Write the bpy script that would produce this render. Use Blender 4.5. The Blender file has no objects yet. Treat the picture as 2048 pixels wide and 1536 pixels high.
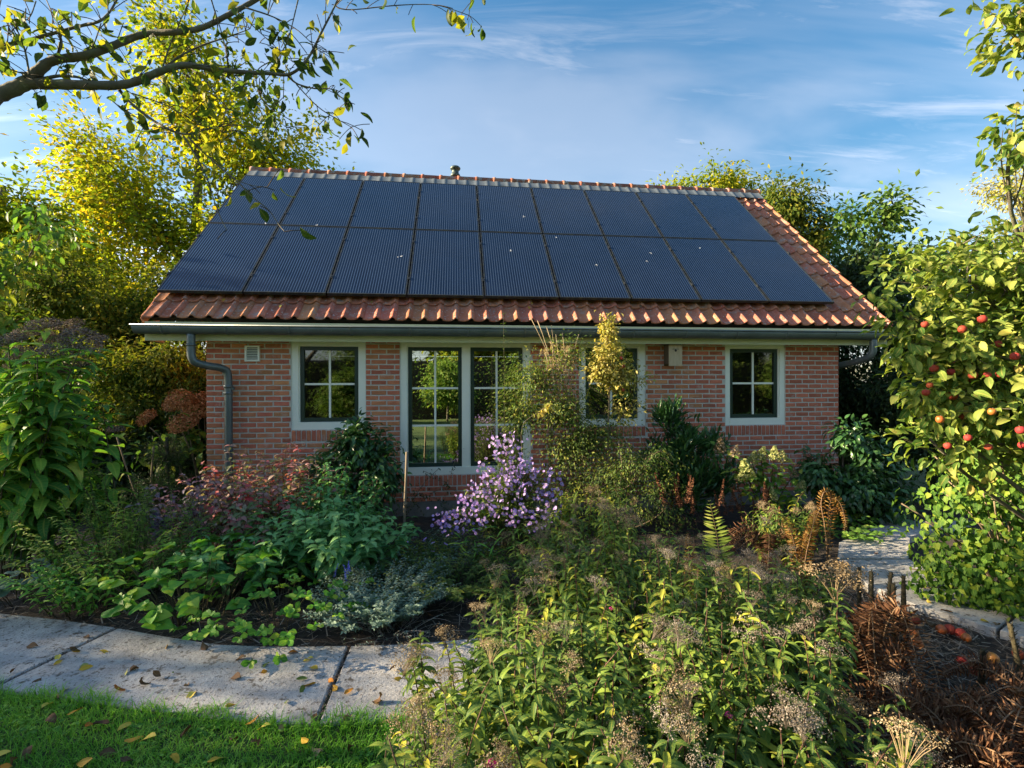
import bpy, math, random
import numpy as np
from mathutils import Matrix, Vector, Quaternion

rng = np.random.default_rng(11)
random.seed(11)
S = bpy.context.scene
COL = S.collection

# ------------------------------------------------------------------ camera
CAMP = np.array([0.0, 0.0, 1.75])
FPX, PXC, PYC = 966.65, 1024.0, 768.0           # 17 mm lens: focal length in photo pixels
cd = bpy.data.cameras.new('camera')
cd.sensor_width = 36.0
cd.lens = 36.0 * FPX / 2048.0
cd.clip_start = 0.05
cd.clip_end = 1500.0
cam = bpy.data.objects.new('camera', cd)
COL.objects.link(cam)
cam.location = CAMP
cam.rotation_euler = (math.radians(90.0 - 0.10), math.radians(0.147), 0.0)
S.camera = cam

# ------------------------------------------------------------------ light
SUN_AZ = math.radians(-90.0)      # measured from +Y (view direction), negative = to the left
SUN_EL = math.radians(20.0)
sun_dir = Vector((math.sin(SUN_AZ) * math.cos(SUN_EL), math.cos(SUN_AZ) * math.cos(SUN_EL), math.sin(SUN_EL)))
ld = bpy.data.lights.new('sun', 'SUN')
ld.energy = 3.8
ld.angle = math.radians(0.5)
ld.color = (1.0, 0.80, 0.52)
sun = bpy.data.objects.new('sun', ld)
COL.objects.link(sun)
sun.rotation_euler = sun_dir.to_track_quat('Z', 'Y').to_euler()
sun.location = (-20, 5, 15)

SKY_STRENGTH = 0.15
EXPOSURE = 2.5
S.view_settings.view_transform = 'Standard'
S.view_settings.look = 'None'
S.view_settings.exposure = EXPOSURE
S.view_settings.gamma = 1.0
S.view_settings.use_curve_mapping = False

world = bpy.data.worlds.new('World')
S.world = world
world.use_nodes = True


def N(nt, kind, **kw):
    n = nt.nodes.new(kind)
    for k, v in kw.items():
        if k.startswith('i_'):
            key = k[2:]
            key = int(key) if key.isdigit() else key.replace('_', ' ')
            n.inputs[key].default_value = v
        else:
            setattr(n, k, v)
    return n


def ramp(nt, stops, interp='LINEAR'):
    r = nt.nodes.new('ShaderNodeValToRGB')
    cr = r.color_ramp
    cr.interpolation = interp
    while len(cr.elements) > len(stops):
        cr.elements.remove(cr.elements[-1])
    while len(cr.elements) < len(stops):
        cr.elements.new(0.5)
    for e, (p, c) in zip(cr.elements, stops):
        e.position = p
        e.color = (c[0], c[1], c[2], 1.0) if not isinstance(c, (int, float)) else (c, c, c, 1.0)
    return r


def build_sky():
    nt = world.node_tree
    nt.nodes.clear()
    L = nt.links.new
    out = N(nt, 'ShaderNodeOutputWorld')
    bg = N(nt, 'ShaderNodeBackground')
    bg.inputs['Strength'].default_value = SKY_STRENGTH
    sky = N(nt, 'ShaderNodeTexSky', sky_type='NISHITA')
    sky.sun_disc = False
    sky.sun_elevation = SUN_EL
    sky.sun_rotation = SUN_AZ
    sky.altitude = 0
    sky.air_density = 1.25
    sky.dust_density = 1.2
    sky.ozone_density = 2.5
    tc = N(nt, 'ShaderNodeTexCoord')
    sep = N(nt, 'ShaderNodeSeparateXYZ')
    L(tc.outputs['Generated'], sep.inputs[0])
    zz = N(nt, 'ShaderNodeMath', operation='MAXIMUM', i_1=0.0)
    L(sep.outputs['Z'], zz.inputs[0])
    za = N(nt, 'ShaderNodeMath', operation='ADD', i_1=0.22)
    L(zz.outputs[0], za.inputs[0])
    dx = N(nt, 'ShaderNodeMath', operation='DIVIDE')
    L(sep.outputs['X'], dx.inputs[0]); L(za.outputs[0], dx.inputs[1])
    dy = N(nt, 'ShaderNodeMath', operation='DIVIDE')
    L(sep.outputs['Y'], dy.inputs[0]); L(za.outputs[0], dy.inputs[1])
    cmb = N(nt, 'ShaderNodeCombineXYZ')
    L(dx.outputs[0], cmb.inputs[0]); L(dy.outputs[0], cmb.inputs[1])
    mp = N(nt, 'ShaderNodeMapping')
    mp.inputs['Rotation'].default_value = (0, 0, math.radians(-36))
    mp.inputs['Scale'].default_value = (0.42, 1.15, 1)
    mp.inputs['Location'].default_value = (0.3, 0.7, 0)
    L(cmb.outputs[0], mp.inputs[0])
    n1 = N(nt, 'ShaderNodeTexNoise', i_Scale=1.15, i_Detail=6.0, i_Roughness=0.5, i_Distortion=0.7)
    L(mp.outputs[0], n1.inputs['Vector'])
    r1 = ramp(nt, [(0.42, 0.0), (0.58, 0.5), (0.72, 1.0)], 'EASE')
    L(n1.outputs[0], r1.inputs[0])
    mp2 = N(nt, 'ShaderNodeMapping')
    mp2.inputs['Rotation'].default_value = (0, 0, math.radians(-27))
    mp2.inputs['Scale'].default_value = (1.0, 4.6, 1)
    L(cmb.outputs[0], mp2.inputs[0])
    n2 = N(nt, 'ShaderNodeTexNoise', i_Scale=1.7, i_Detail=10.0, i_Roughness=0.62, i_Distortion=0.9)
    L(mp2.outputs[0], n2.inputs['Vector'])
    r2 = ramp(nt, [(0.42, 0.0), (0.80, 0.9)], 'EASE')
    L(n2.outputs[0], r2.inputs[0])
    mx = N(nt, 'ShaderNodeMath', operation='MAXIMUM')
    L(r1.outputs[0], mx.inputs[0]); L(r2.outputs[0], mx.inputs[1])
    fac = N(nt, 'ShaderNodeMath', operation='MULTIPLY', i_1=0.85)
    L(mx.outputs[0], fac.inputs[0])
    # clouds take the light of the sky behind them, greyer and a little brighter
    hsv = N(nt, 'ShaderNodeHueSaturation')
    hsv.inputs['Saturation'].default_value = 1.5
    hsv.inputs['Value'].default_value = 0.35
    gm = N(nt, 'ShaderNodeGamma', i_Gamma=0.78)
    L(sky.outputs[0], gm.inputs[0])
    L(gm.outputs[0], hsv.inputs['Color'])
    bw = N(nt, 'ShaderNodeRGBToBW')
    L(gm.outputs[0], bw.inputs[0])
    cb = N(nt, 'ShaderNodeMath', operation='MULTIPLY_ADD', i_1=1.3, i_2=0.6)
    L(bw.outputs[0], cb.inputs[0])
    ccol = N(nt, 'ShaderNodeVectorMath', operation='SCALE')
    ccol.inputs[0].default_value = (0.34, 0.385, 0.475)
    L(cb.outputs[0], ccol.inputs['Scale'])
    mix = N(nt, 'ShaderNodeMix', data_type='RGBA')
    L(fac.outputs[0], mix.inputs['Factor'])
    L(hsv.outputs[0], mix.inputs['A'])
    L(ccol.outputs[0], mix.inputs['B'])
    L(mix.outputs['Result'], bg.inputs['Color'])
    L(bg.outputs[0], out.inputs[0])


build_sky()
cy_ = S.cycles
cy_.max_bounces = 10
cy_.diffuse_bounces = 6
cy_.glossy_bounces = 3
cy_.transmission_bounces = 4
cy_.transparent_max_bounces = 8
cy_.use_denoising = True
cy_.sample_clamp_indirect = 6.0

# ------------------------------------------------------------------ helpers


def nrm(a):
    return a / np.maximum(np.linalg.norm(a, axis=-1, keepdims=True), 1e-9)


def prop(o, label=None, cat=None, group=None, kind=None):
    if label: o['label'] = label
    if cat: o['category'] = cat
    if group: o['group'] = group
    if kind: o['kind'] = kind
    return o


def empty(name, loc, rot=(0, 0, 0), label=None, cat=None, group=None, kind=None, parent=None):
    o = bpy.data.objects.new(name, None)
    o.empty_display_size = 0.1
    COL.objects.link(o)
    o.location = loc
    o.rotation_euler = rot
    if parent: o.parent = parent
    return prop(o, label, cat, group, kind)


def link(name, me, parent=None, loc=None, quat=None, scale=None, kind=None, label=None):
    o = bpy.data.objects.new(name, me)
    COL.objects.link(o)
    if parent: o.parent = parent
    if loc is not None: o.location = loc
    if quat is not None:
        o.rotation_mode = 'QUATERNION'
        o.rotation_quaternion = quat
    if scale is not None: o.scale = (scale,) * 3 if np.isscalar(scale) else scale
    if kind: o['kind'] = kind
    if label: o['label'] = label
    return o


class MB:
    """collects faces; mesh() makes one mesh of them"""

    def __init__(self):
        self.V, self.F, self.C, self.n = [], [], [], 0

    def add(self, V, F, col=None):
        V = np.asarray(V, float).reshape(-1, 3)
        if isinstance(F, np.ndarray): F = [F]
        for f in F:
            f = np.asarray(f, np.int64)
            if f.ndim == 1: f = f[None]
            self.F.append(f + self.n)
        self.V.append(V)
        if col is None: col = np.tile((0.5, 0.5, 0.5), (len(V), 1))
        col = np.asarray(col, float)
        if col.ndim == 1: col = np.tile(col, (len(V), 1))
        self.C.append(col)
        self.n += len(V)
        return self

    def box(self, c, s, R=None, col=None, jit=0.0):
        v = np.array([[-1, -1, -1], [1, -1, -1], [1, 1, -1], [-1, 1, -1], [-1, -1, 1], [1, -1, 1], [1, 1, 1], [-1, 1, 1]], float) * 0.5
        v = v * np.asarray(s, float)
        if jit: v = v + rng.uniform(-jit, jit, v.shape)
        if R is not None: v = v @ np.asarray(R).T
        f = np.array([[0, 3, 2, 1], [4, 5, 6, 7], [0, 1, 5, 4], [1, 2, 6, 5], [2, 3, 7, 6], [3, 0, 4, 7]])
        return self.add(v + np.asarray(c, float), f, col)

    def bx(self, x0, x1, y0, y1, z0, z1, col=None):
        return self.box(((x0 + x1) / 2, (y0 + y1) / 2, (z0 + z1) / 2), (x1 - x0, y1 - y0, z1 - z0), None, col)

    def tubes(self, P, R, k=5, cap=True, col=None):
        P = np.asarray(P, float)
        if P.ndim == 2: P = P[None]
        T, n, _ = P.shape
        R = np.broadcast_to(np.asarray(R, float), (T, n)) if np.asarray(R).ndim <= 1 else np.asarray(R, float)
        t = nrm(np.gradient(P, axis=1))
        mean = nrm(t.mean(1))
        ref = np.where(np.abs(mean[:, 2:3]) < 0.85, np.array([0, 0, 1.0]), np.array([0.6, 0.8, 0.0]))
        s = nrm(np.cross(t, ref[:, None, :]))
        u = np.cross(s, t)
        a = np.arange(k) * 2 * np.pi / k
        V = P[:, :, None, :] + R[:, :, None, None] * (np.cos(a)[None, None, :, None] * s[:, :, None, :] + np.sin(a)[None, None, :, None] * u[:, :, None, :])
        idx = np.arange(T * n * k).reshape(T, n, k)
        nx = np.roll(idx, -1, axis=2)
        F = [np.stack([idx[:, :-1], nx[:, :-1], nx[:, 1:], idx[:, 1:]], -1).reshape(-1, 4)]
        if cap:
            F.append(idx[:, -1, :].reshape(T, k))
            F.append(idx[:, 0, ::-1].reshape(T, k))
        return self.add(V.reshape(-1, 3), F, col)

    def prism(self, poly, z0, z1):
        p = np.asarray(poly, float)
        n = len(p)
        V = np.concatenate([np.c_[p, np.full(n, z0)], np.c_[p, np.full(n, z1)]])
        i = np.arange(n); j = (i + 1) % n
        return self.add(V, [np.arange(n, 2 * n)[None], np.stack([i, j, j + n, i + n], 1)])

    def lathe(self, prof, c=(0, 0, 0), k=16, axis=None):
        prof = np.asarray(prof, float)
        a = np.arange(k) * 2 * np.pi / k
        V = np.stack([prof[:, None, 0] * np.cos(a), prof[:, None, 0] * np.sin(a), np.repeat(prof[:, 1:2], k, 1)], -1)
        idx = np.arange(len(prof) * k).reshape(len(prof), k)
        nx = np.roll(idx, -1, axis=1)
        F = np.stack([idx[:-1], nx[:-1], nx[1:], idx[1:]], -1).reshape(-1, 4)
        V = V.reshape(-1, 3)
        if axis is not None: V = V @ np.asarray(axis).T
        return self.add(V + np.asarray(c, float), F)

    def mesh(self, name, mat, smooth=False, off=None):
        V = np.concatenate(self.V)
        if off is not None: V = V - np.asarray(off, float)
        Cc = np.concatenate(self.C)
        sizes = np.concatenate([np.full(len(f), f.shape[1]) for f in self.F])
        loops = np.concatenate([f.ravel() for f in self.F])
        me = bpy.data.meshes.new(name)
        me.vertices.add(len(V))
        me.vertices.foreach_set('co', V.astype(np.float32).ravel())
        me.loops.add(len(loops))
        me.loops.foreach_set('vertex_index', loops.astype(np.int32))
        me.polygons.add(len(sizes))
        st = np.zeros(len(sizes), np.int32)
        st[1:] = np.cumsum(sizes)[:-1]
        me.polygons.foreach_set('loop_start', st)
        me.polygons.foreach_set('use_smooth', np.full(len(sizes), bool(smooth)))
        at = me.color_attributes.new('Col', 'FLOAT_COLOR', 'POINT')
        at.data.foreach_set('color', np.c_[Cc, np.ones(len(Cc))].astype(np.float32).ravel())
        me.update(calc_edges=True)
        if mat: me.materials.append(mat)
        return me

    def obj(self, name, mat, parent=None, smooth=False, off=None, kind=None, label=None):
        return link(name, self.mesh(name, mat, smooth, off), parent, kind=kind, label=label)


# ------------------------------------------------------------------ materials
def base_mat(name):
    m = bpy.data.materials.new(name)
    m.use_nodes = True
    nt = m.node_tree
    nt.nodes.clear()
    out = N(nt, 'ShaderNodeOutputMaterial')
    return m, nt, nt.links.new, out


def solid(name, c1, c2=None, rough=0.6, metal=0.0, scale=8.0, detail=5.0, bump=0.0, bscale=40.0, rnd=0.0, spec=0.5, stain=None, stain_scale=3.0, stain_lo=0.55, stain_hi=0.7, coords='Object', stretch=None):
    """a surface of two mottled colours, with fine relief, per-piece variation and shaped stains"""
    m, nt, L, out = base_mat(name)
    b = N(nt, 'ShaderNodeBsdfPrincipled', i_Roughness=rough, i_Metallic=metal)
    b.inputs['Specular IOR Level'].default_value = spec
    tc = N(nt, 'ShaderNodeTexCoord')
    oi = N(nt, 'ShaderNodeObjectInfo')
    vec = tc.outputs[coords]
    if stretch:
        mp = N(nt, 'ShaderNodeMapping')
        mp.inputs['Scale'].default_value = stretch
        L(vec, mp.inputs[0]); vec = mp.outputs[0]
    if rnd:
        sc = N(nt, 'ShaderNodeVectorMath', operation='SCALE')
        sc.inputs[0].default_value = (37.0, 51.0, 23.0)
        L(oi.outputs['Random'], sc.inputs['Scale'])
        ad = N(nt, 'ShaderNodeVectorMath', operation='ADD')
        L(vec, ad.inputs[0]); L(sc.outputs[0], ad.inputs[1])
        vec = ad.outputs[0]
    c2 = c2 or c1
    n1 = N(nt, 'ShaderNodeTexNoise', i_Scale=scale, i_Detail=detail, i_Roughness=0.6)
    L(vec, n1.inputs['Vector'])
    r = ramp(nt, [(0.32, c1), (0.68, c2)])
    L(n1.outputs[0], r.inputs[0])
    colr = r.outputs[0]
    if rnd:
        at = N(nt, 'ShaderNodeAttribute', attribute_name='Col')
        sp = N(nt, 'ShaderNodeSeparateColor')
        L(at.outputs['Color'], sp.inputs[0])
        su = N(nt, 'ShaderNodeMath', operation='ADD')
        L(sp.outputs[0], su.inputs[0]); L(oi.outputs['Random'], su.inputs[1])
        fr = N(nt, 'ShaderNodeMath', operation='FRACT')
        L(su.outputs[0], fr.inputs[0])
        ma = N(nt, 'ShaderNodeMath', operation='MULTIPLY_ADD', i_1=2 * rnd, i_2=1.0 - rnd)
        L(fr.outputs[0], ma.inputs[0])
        hv = N(nt, 'ShaderNodeHueSaturation')
        L(colr, hv.inputs['Color']); L(ma.outputs[0], hv.inputs['Value'])
        hu = N(nt, 'ShaderNodeMath', operation='MULTIPLY_ADD', i_1=0.03, i_2=0.485)
        L(oi.outputs['Random'], hu.inputs[0]); L(hu.outputs[0], hv.inputs['Hue'])
        colr = hv.outputs[0]
    if stain:
        for i, (sc_, ss, lo, hi) in enumerate(stain):
            n2 = N(nt, 'ShaderNodeTexNoise', i_Scale=ss, i_Detail=6.0, i_Roughness=0.65)
            L(vec, n2.inputs['Vector'])
            r2 = ramp(nt, [(lo, 0.0), (hi, 1.0)])
            L(n2.outputs[0], r2.inputs[0])
            mx = N(nt, 'ShaderNodeMix', data_type='RGBA')
            L(r2.outputs[0], mx.inputs['Factor']); L(colr, mx.inputs['A'])
            mx.inputs['B'].default_value = (*sc_, 1)
            colr = mx.outputs['Result']
    L(colr, b.inputs['Base Color'])
    if bump:
        n3 = N(nt, 'ShaderNodeTexNoise', i_Scale=bscale, i_Detail=6.0, i_Roughness=0.65)
        L(vec, n3.inputs['Vector'])
        bp = N(nt, 'ShaderNodeBump', i_Strength=min(1.0, bump), i_Distance=0.01)
        L(n3.outputs[0], bp.inputs['Height'])
        L(bp.outputs[0], b.inputs['Normal'])
    L(b.outputs[0], out.inputs[0])
    return m


def leafmat(name, stops, trans=0.35, rough=0.45, spec=0.2, rib=0.35, blotch=None, var=0.3, tcol=(1.15, 1.25, 0.55), gain=1.35, spots=0.0):
    """leaf: colour by the tint of the single leaf, paler midrib, light shining through"""
    m, nt, L, out = base_mat(name)
    at = N(nt, 'ShaderNodeAttribute', attribute_name='Col')
    sp = N(nt, 'ShaderNodeSeparateColor')
    L(at.outputs['Color'], sp.inputs[0])
    oi = N(nt, 'ShaderNodeObjectInfo')
    a1 = N(nt, 'ShaderNodeMath', operation='MULTIPLY_ADD', i_1=var, i_2=-var / 2)
    L(oi.outputs['Random'], a1.inputs[0])
    tc = N(nt, 'ShaderNodeTexCoord')
    nz = N(nt, 'ShaderNodeTexNoise', i_Scale=3.0 if blotch is None else blotch, i_Detail=3.0)
    L(tc.outputs['Object'], nz.inputs['Vector'])
    a2 = N(nt, 'ShaderNodeMath', operation='MULTIPLY_ADD', i_1=0.45, i_2=-0.225)
    L(nz.outputs[0], a2.inputs[0])
    s1 = N(nt, 'ShaderNodeMath', operation='ADD')
    L(sp.outputs[0], s1.inputs[0]); L(a1.outputs[0], s1.inputs[1])
    s2 = N(nt, 'ShaderNodeMath', operation='ADD')
    L(s1.outputs[0], s2.inputs[0]); L(a2.outputs[0], s2.inputs[1])
    stops = [(p_, tuple(min(0.8, c_ * gain) for c_ in c)) for p_, c in stops]
    rp = ramp(nt, stops)
    L(s2.outputs[0], rp.inputs[0])
    colr = rp.outputs[0]
    if spots:
        ns = N(nt, 'ShaderNodeTexNoise', i_Scale=28.0, i_Detail=3.0)
        L(tc.outputs['Object'], ns.inputs['Vector'])
        rs_ = ramp(nt, [(0.60, 0.0), (0.68, spots)])
        L(ns.outputs[0], rs_.inputs[0])
        ms = N(nt, 'ShaderNodeMix', data_type='RGBA')
        ms.inputs['B'].default_value = (0.16, 0.085, 0.03, 1)
        L(rs_.outputs[0], ms.inputs['Factor']); L(colr, ms.inputs['A'])
        colr = ms.outputs['Result']
    if rib:
        d = N(nt, 'ShaderNodeMath', operation='SUBTRACT', i_1=0.5)
        L(sp.outputs[1], d.inputs[0])
        ab = N(nt, 'ShaderNodeMath', operation='ABSOLUTE')
        L(d.outputs[0], ab.inputs[0])
        rr = ramp(nt, [(0.02, 1.0), (0.11, 0.0)])
        L(ab.outputs[0], rr.inputs[0])
        # side veins
        wv = N(nt, 'ShaderNodeMath', operation='MULTIPLY_ADD', i_1=-9.0, i_2=0.0)
        L(ab.outputs[0], wv.inputs[0])
        w2 = N(nt, 'ShaderNodeMath', operation='MULTIPLY_ADD', i_1=52.0)
        L(sp.outputs[2], w2.inputs[0]); L(wv.outputs[0], w2.inputs[2])
        sn = N(nt, 'ShaderNodeMath', operation='SINE')
        L(w2.outputs[0], sn.inputs[0])
        r3 = ramp(nt, [(0.72, 0.0), (1.0, 0.45)])
        L(sn.outputs[0], r3.inputs[0])
        mxx = N(nt, 'ShaderNodeMath', operation='MAXIMUM')
        L(rr.outputs[0], mxx.inputs[0]); L(r3.outputs[0], mxx.inputs[1])
        rf = N(nt, 'ShaderNodeMath', operation='MULTIPLY', i_1=rib)
        L(mxx.outputs[0], rf.inputs[0])
        lt = N(nt, 'ShaderNodeMix', data_type='RGBA')
        L(rf.outputs[0], lt.inputs['Factor']); L(colr, lt.inputs['A'])
        c = stops[-1][1]
        lt.inputs['B'].default_value = (min(1, c[0] * 1.3 + 0.05), min(1, c[1] * 1.3 + 0.07), min(1, c[2] * 1.2 + 0.03), 1)
        colr = lt.outputs['Result']
    b = N(nt, 'ShaderNodeBsdfPrincipled', i_Roughness=min(0.9, rough + 0.08))
    b.inputs['Specular IOR Level'].default_value = spec
    L(colr, b.inputs['Base Color'])
    tr = N(nt, 'ShaderNodeBsdfTranslucent')
    ml = N(nt, 'ShaderNodeVectorMath', operation='MULTIPLY')
    ml.inputs[1].default_value = tcol
    L(colr, ml.inputs[0]); L(ml.outputs[0], tr.inputs['Color'])
    mx = N(nt, 'ShaderNodeMixShader', i_Fac=trans)
    L(b.outputs[0], mx.inputs[1]); L(tr.outputs[0], mx.inputs[2])
    L(mx.outputs[0], out.inputs[0])
    return m


# ------------------------------------------------------------------ leaves
def prof_lance(t): return np.sin(np.pi * np.clip(t, 0, 1) ** 0.75) ** 0.9
def prof_ovate(t): return np.sin(np.pi * np.clip(t, 0, 1) ** 0.62) ** 0.75
def prof_round(t): return np.sqrt(np.clip(1 - (2 * t - 1.0) ** 2, 0, 1)) ** 0.9
def prof_heart(t): return np.clip(1.05 - t ** 1.6, 0, 1) * np.clip(0.72 + 1.6 * t, 0, 1)
def prof_obl(t): return np.sin(np.pi * np.clip(t, 0, 1) ** 1.25) ** 0.8


class Leaf:
    def __init__(self, name, mat, width=0.3, prof=prof_ovate, rows=4, bend=(0.2, 1.0), fold=0.25, wave=0.03, petiole=0.08, nvar=8, cols=3):
        self.name, self.mat = name, mat
        self.var, self.meshes = [], []
        for q in range(nvar):
            bd = rng.uniform(*bend); fo = fold * rng.uniform(0.4, 1.4); tw = rng.uniform(-0.35, 0.35); sb = rng.uniform(-0.18, 0.18)
            t = np.linspace(0, 1, rows + 1)
            ang = -bd * t ** 1.3
            dy, dz = np.cos(ang), np.sin(ang)
            yy = np.r_[0, np.cumsum((dy[1:] + dy[:-1]) / 2)] / rows
            zz = np.r_[0, np.cumsum((dz[1:] + dz[:-1]) / 2)] / rows
            tt = np.clip((t - petiole) / (1 - petiole), 0, 1)
            w = width * prof(tt) * 0.5
            w[-1] = max(w[-1], 0.004); w[0] = max(w[0] * (0 if petiole else 1), 0.008)
            us = np.linspace(-1, 1, cols)
            V = np.zeros((rows + 1, cols, 3))
            for j, u in enumerate(us):
                wl = w * u
                zl = fo * np.abs(wl) + wave * np.sin(6.0 * t + 2 * u + q) * (abs(u) > 0.5)
                V[:, j, 0] = wl * np.cos(tw * t) + sb * t ** 2
                V[:, j, 1] = yy - np.sin(ang) * zl
                V[:, j, 2] = zz + np.cos(ang) * zl + wl * np.sin(tw * t)
            idx = np.arange((rows + 1) * cols).reshape(rows + 1, cols)
            F = np.stack([idx[:-1, :-1], idx[:-1, 1:], idx[1:, 1:], idx[1:, :-1]], -1).reshape(-1, 4)
            uv = np.stack([np.broadcast_to(us * 0.5 + 0.5, (rows + 1, cols)), np.broadcast_to(t[:, None], (rows + 1, cols))], -1).reshape(-1, 2)
            self.var.append((V.reshape(-1, 3), F, uv))

    def mesh(self, q):
        if not self.meshes:
            n = len(self.var)
            for i, (V, F, uv) in enumerate(self.var):
                mb = MB(); mb.add(V, F, np.c_[np.full(len(V), (i + 0.5) / n), uv])
                self.meshes.append(mb.mesh(self.name, self.mat, True))
        return self.meshes[q % len(self.meshes)]


def project(P):
    d = P - CAMP
    y = np.maximum(d[:, 1], 0.01)
    return PXC + FPX * d[:, 0] / y, PYC - FPX * d[:, 2] / y, d[:, 1]


def put_leaves(parent, base, kind, P, D, U, Sz, n_ind=0, name='leaf', rest='leaves', tint=None, hide=None):
    """leaves at world points P, pointing along D, upper side towards U, of length Sz"""
    base = np.asarray(base, float)
    n = len(P)
    if n == 0: return
    D = nrm(D)
    X = nrm(np.cross(D, U) + 1e-6)
    Z = np.cross(X, D)
    R = np.stack([X, D, Z], -1)
    nv = len(kind.var)
    var = rng.integers(0, nv, n)
    sel = np.zeros(n, bool)
    if n_ind:
        px, py, dep = project(P)
        ok = (dep > 0.2) & (px > -20) & (px < 2068) & (py > -20) & (py < 1556)
        # largest in the photograph and in front
        score = np.where(ok, Sz / np.maximum(dep, 0.3) ** 2.2, -1)
        if hide is not None: score = np.where(hide(P), -1, score)
        o = np.argsort(-score)[:n_ind]
        o = o[score[o] > 0]
        sel[o] = True
        for i in o:
            q = Matrix(R[i].tolist()).to_quaternion()
            link(name, kind.mesh(int(var[i])), parent, P[i] - base, q, float(Sz[i]))
    rest_i = np.where(~sel)[0]
    if len(rest_i):
        mb = MB()
        tn = rng.random(n) if tint is None else tint
        for q in range(nv):
            ii = rest_i[var[rest_i] == q]
            if len(ii) == 0: continue
            V, F, uv = kind.var[q]
            W = P[ii][:, None, :] + Sz[ii][:, None, None] * np.einsum('nij,vj->nvi', R[ii], V)
            m = len(V)
            FF = (F[None] + (np.arange(len(ii)) * m)[:, None, None]).reshape(-1, F.shape[1])
            C = np.concatenate([np.broadcast_to(tn[ii][:, None, None], (len(ii), m, 1)), np.broadcast_to(uv[None], (len(ii), m, 2))], -1)
            mb.add(W.reshape(-1, 3), FF, C.reshape(-1, 3))
        mb.obj(rest, kind.mat, parent, True, base, kind='stuff')


def bez(a, b, c, n):
    t = np.linspace(0, 1, n)[None, :, None]
    return (1 - t) ** 2 * a[:, None] + 2 * t * (1 - t) * b[:, None] + t ** 2 * c[:, None]


def rand_dir(n):
    return nrm(rng.normal(size=(n, 3)))

# ------------------------------------------------------------------ ground, lawn, beds, paths
M_GROUND = solid('meadow', (0.05, 0.10, 0.018), (0.085, 0.13, 0.025), 0.9, scale=1.5)
M_SOIL = solid('soil', (0.018, 0.013, 0.010), (0.055, 0.042, 0.032), 0.95, scale=14, detail=8, bump=1.0, bscale=60, stain=[((0.11, 0.085, 0.06), 55.0, 0.60, 0.72)])
M_CONC = solid('concrete', (0.335, 0.328, 0.325), (0.49, 0.48, 0.468), 0.85, scale=7, detail=9, bump=0.85, bscale=55,
               stain=[((0.21, 0.21, 0.215), 2.6, 0.50, 0.72), ((0.10, 0.085, 0.07), 17.0, 0.57, 0.66), ((0.10, 0.085, 0.07), 60.0, 0.57, 0.66)])
M_LAWNBASE = solid('turf', (0.02, 0.045, 0.008), (0.035, 0.075, 0.012), 0.95, scale=20, bump=0.6)

g = MB().add([[-400, -400, -0.03], [400, -400, -0.03], [400, 900, -0.03], [-400, 900, -0.03]], np.array([[0, 1, 2, 3]]))
prop(g.obj('ground', M_GROUND), kind='structure')


def sheet(name, x0, x1, y0, y1, step, z, amp, mat, keep=None, seed=0):
    r = np.random.default_rng(seed)
    nx, ny = int((x1 - x0) / step) + 1, int((y1 - y0) / step) + 1
    X, Y = np.meshgrid(np.linspace(x0, x1, nx), np.linspace(y0, y1, ny))
    Z = z + amp * (r.random(X.shape) - 0.5) + amp * 0.9 * np.sin(X * 3.1 + 1.3 * np.sin(Y * 2.7)) * np.sin(Y * 3.7 + X)
    idx = np.arange(nx * ny).reshape(ny, nx)
    F = np.stack([idx[:-1, :-1], idx[:-1, 1:], idx[1:, 1:], idx[1:, :-1]], -1).reshape(-1, 4)
    V = np.stack([X, Y, Z], -1).reshape(-1, 3)
    if keep is not None:
        c = V[F].mean(1)
        F = F[keep(c[:, 0], c[:, 1])]
    o = MB().add(V, F).obj(name, mat, None, True)
    return prop(o, kind='structure')


sheet('flower_bed', -8.0, 7.0, 2.3, 7.2, 0.07, -0.005, 0.02, M_SOIL, seed=3)
sheet('flower_bed', -0.35, 3.2, 0.8, 2.4, 0.07, -0.002, 0.02, M_SOIL, seed=4)
sheet('lawn', -9.0, -0.2, 0.2, 2.75, 0.12, 0.012, 0.012, M_LAWNBASE, seed=5)
sheet('lawn', -16.0, 16.0, -26.0, 0.2, 1.0, 0.005, 0.02, M_GROUND, seed=6)


def slab(parent, poly, z0, z1, mat):
    # top sheet with softly worn rim, sides down into the soil
    p = np.asarray(poly, float)
    c = p.mean(0)
    inn = c + (p - c) * 0.988
    n = len(p)
    V = np.concatenate([np.c_[inn, np.full(n, z1)], np.c_[p, np.full(n, z1 - 0.006)], np.c_[p, np.full(n, z0)]])
    i = np.arange(n); j = (i + 1) % n
    mb = MB().add(V, [np.arange(n)[None], np.stack([i + n, j + n, j, i], 1), np.stack([i + 2 * n, j + 2 * n, j + n, i + n], 1)])
    return mb.obj('slab', mat, parent)


path = empty('path', (0, 0, 0), kind='structure')
far = [(-6.6, 3.95), (-5.2, 3.80), (-3.85, 3.63), (-3.3, 3.53), (-2.82, 3.42), (-2.4, 3.30), (-1.96, 3.19), (-1.65, 3.165), (-1.39, 3.16), (-1.08, 3.17), (-0.75, 3.19), (-0.45, 3.23), (-0.1, 3.29), (0.12, 3.22)]
near = [(-6.6, 3.25), (-5.2, 3.05), (-3.85, 2.90), (-3.3, 2.80), (-2.95, 2.74), (-2.4, 2.64), (-1.93, 2.555), (-1.5, 2.49), (-1.2, 2.45), (-0.995, 2.45), (-0.75, 2.47), (-0.43, 2.51), (-0.1, 2.58), (0.15, 2.68)]
slab(path, near[0:2] + [(-4.42, 2.97), (-4.32, 3.69)] + [far[1], far[0]], -0.05, 0.028, M_CONC)
slab(path, [(-4.40, 2.965), near[2], near[3], (-2.965, 2.745), (-2.81, 3.415), far[3], far[2], (-4.30, 3.685)], -0.05, 0.030, M_CONC)
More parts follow.
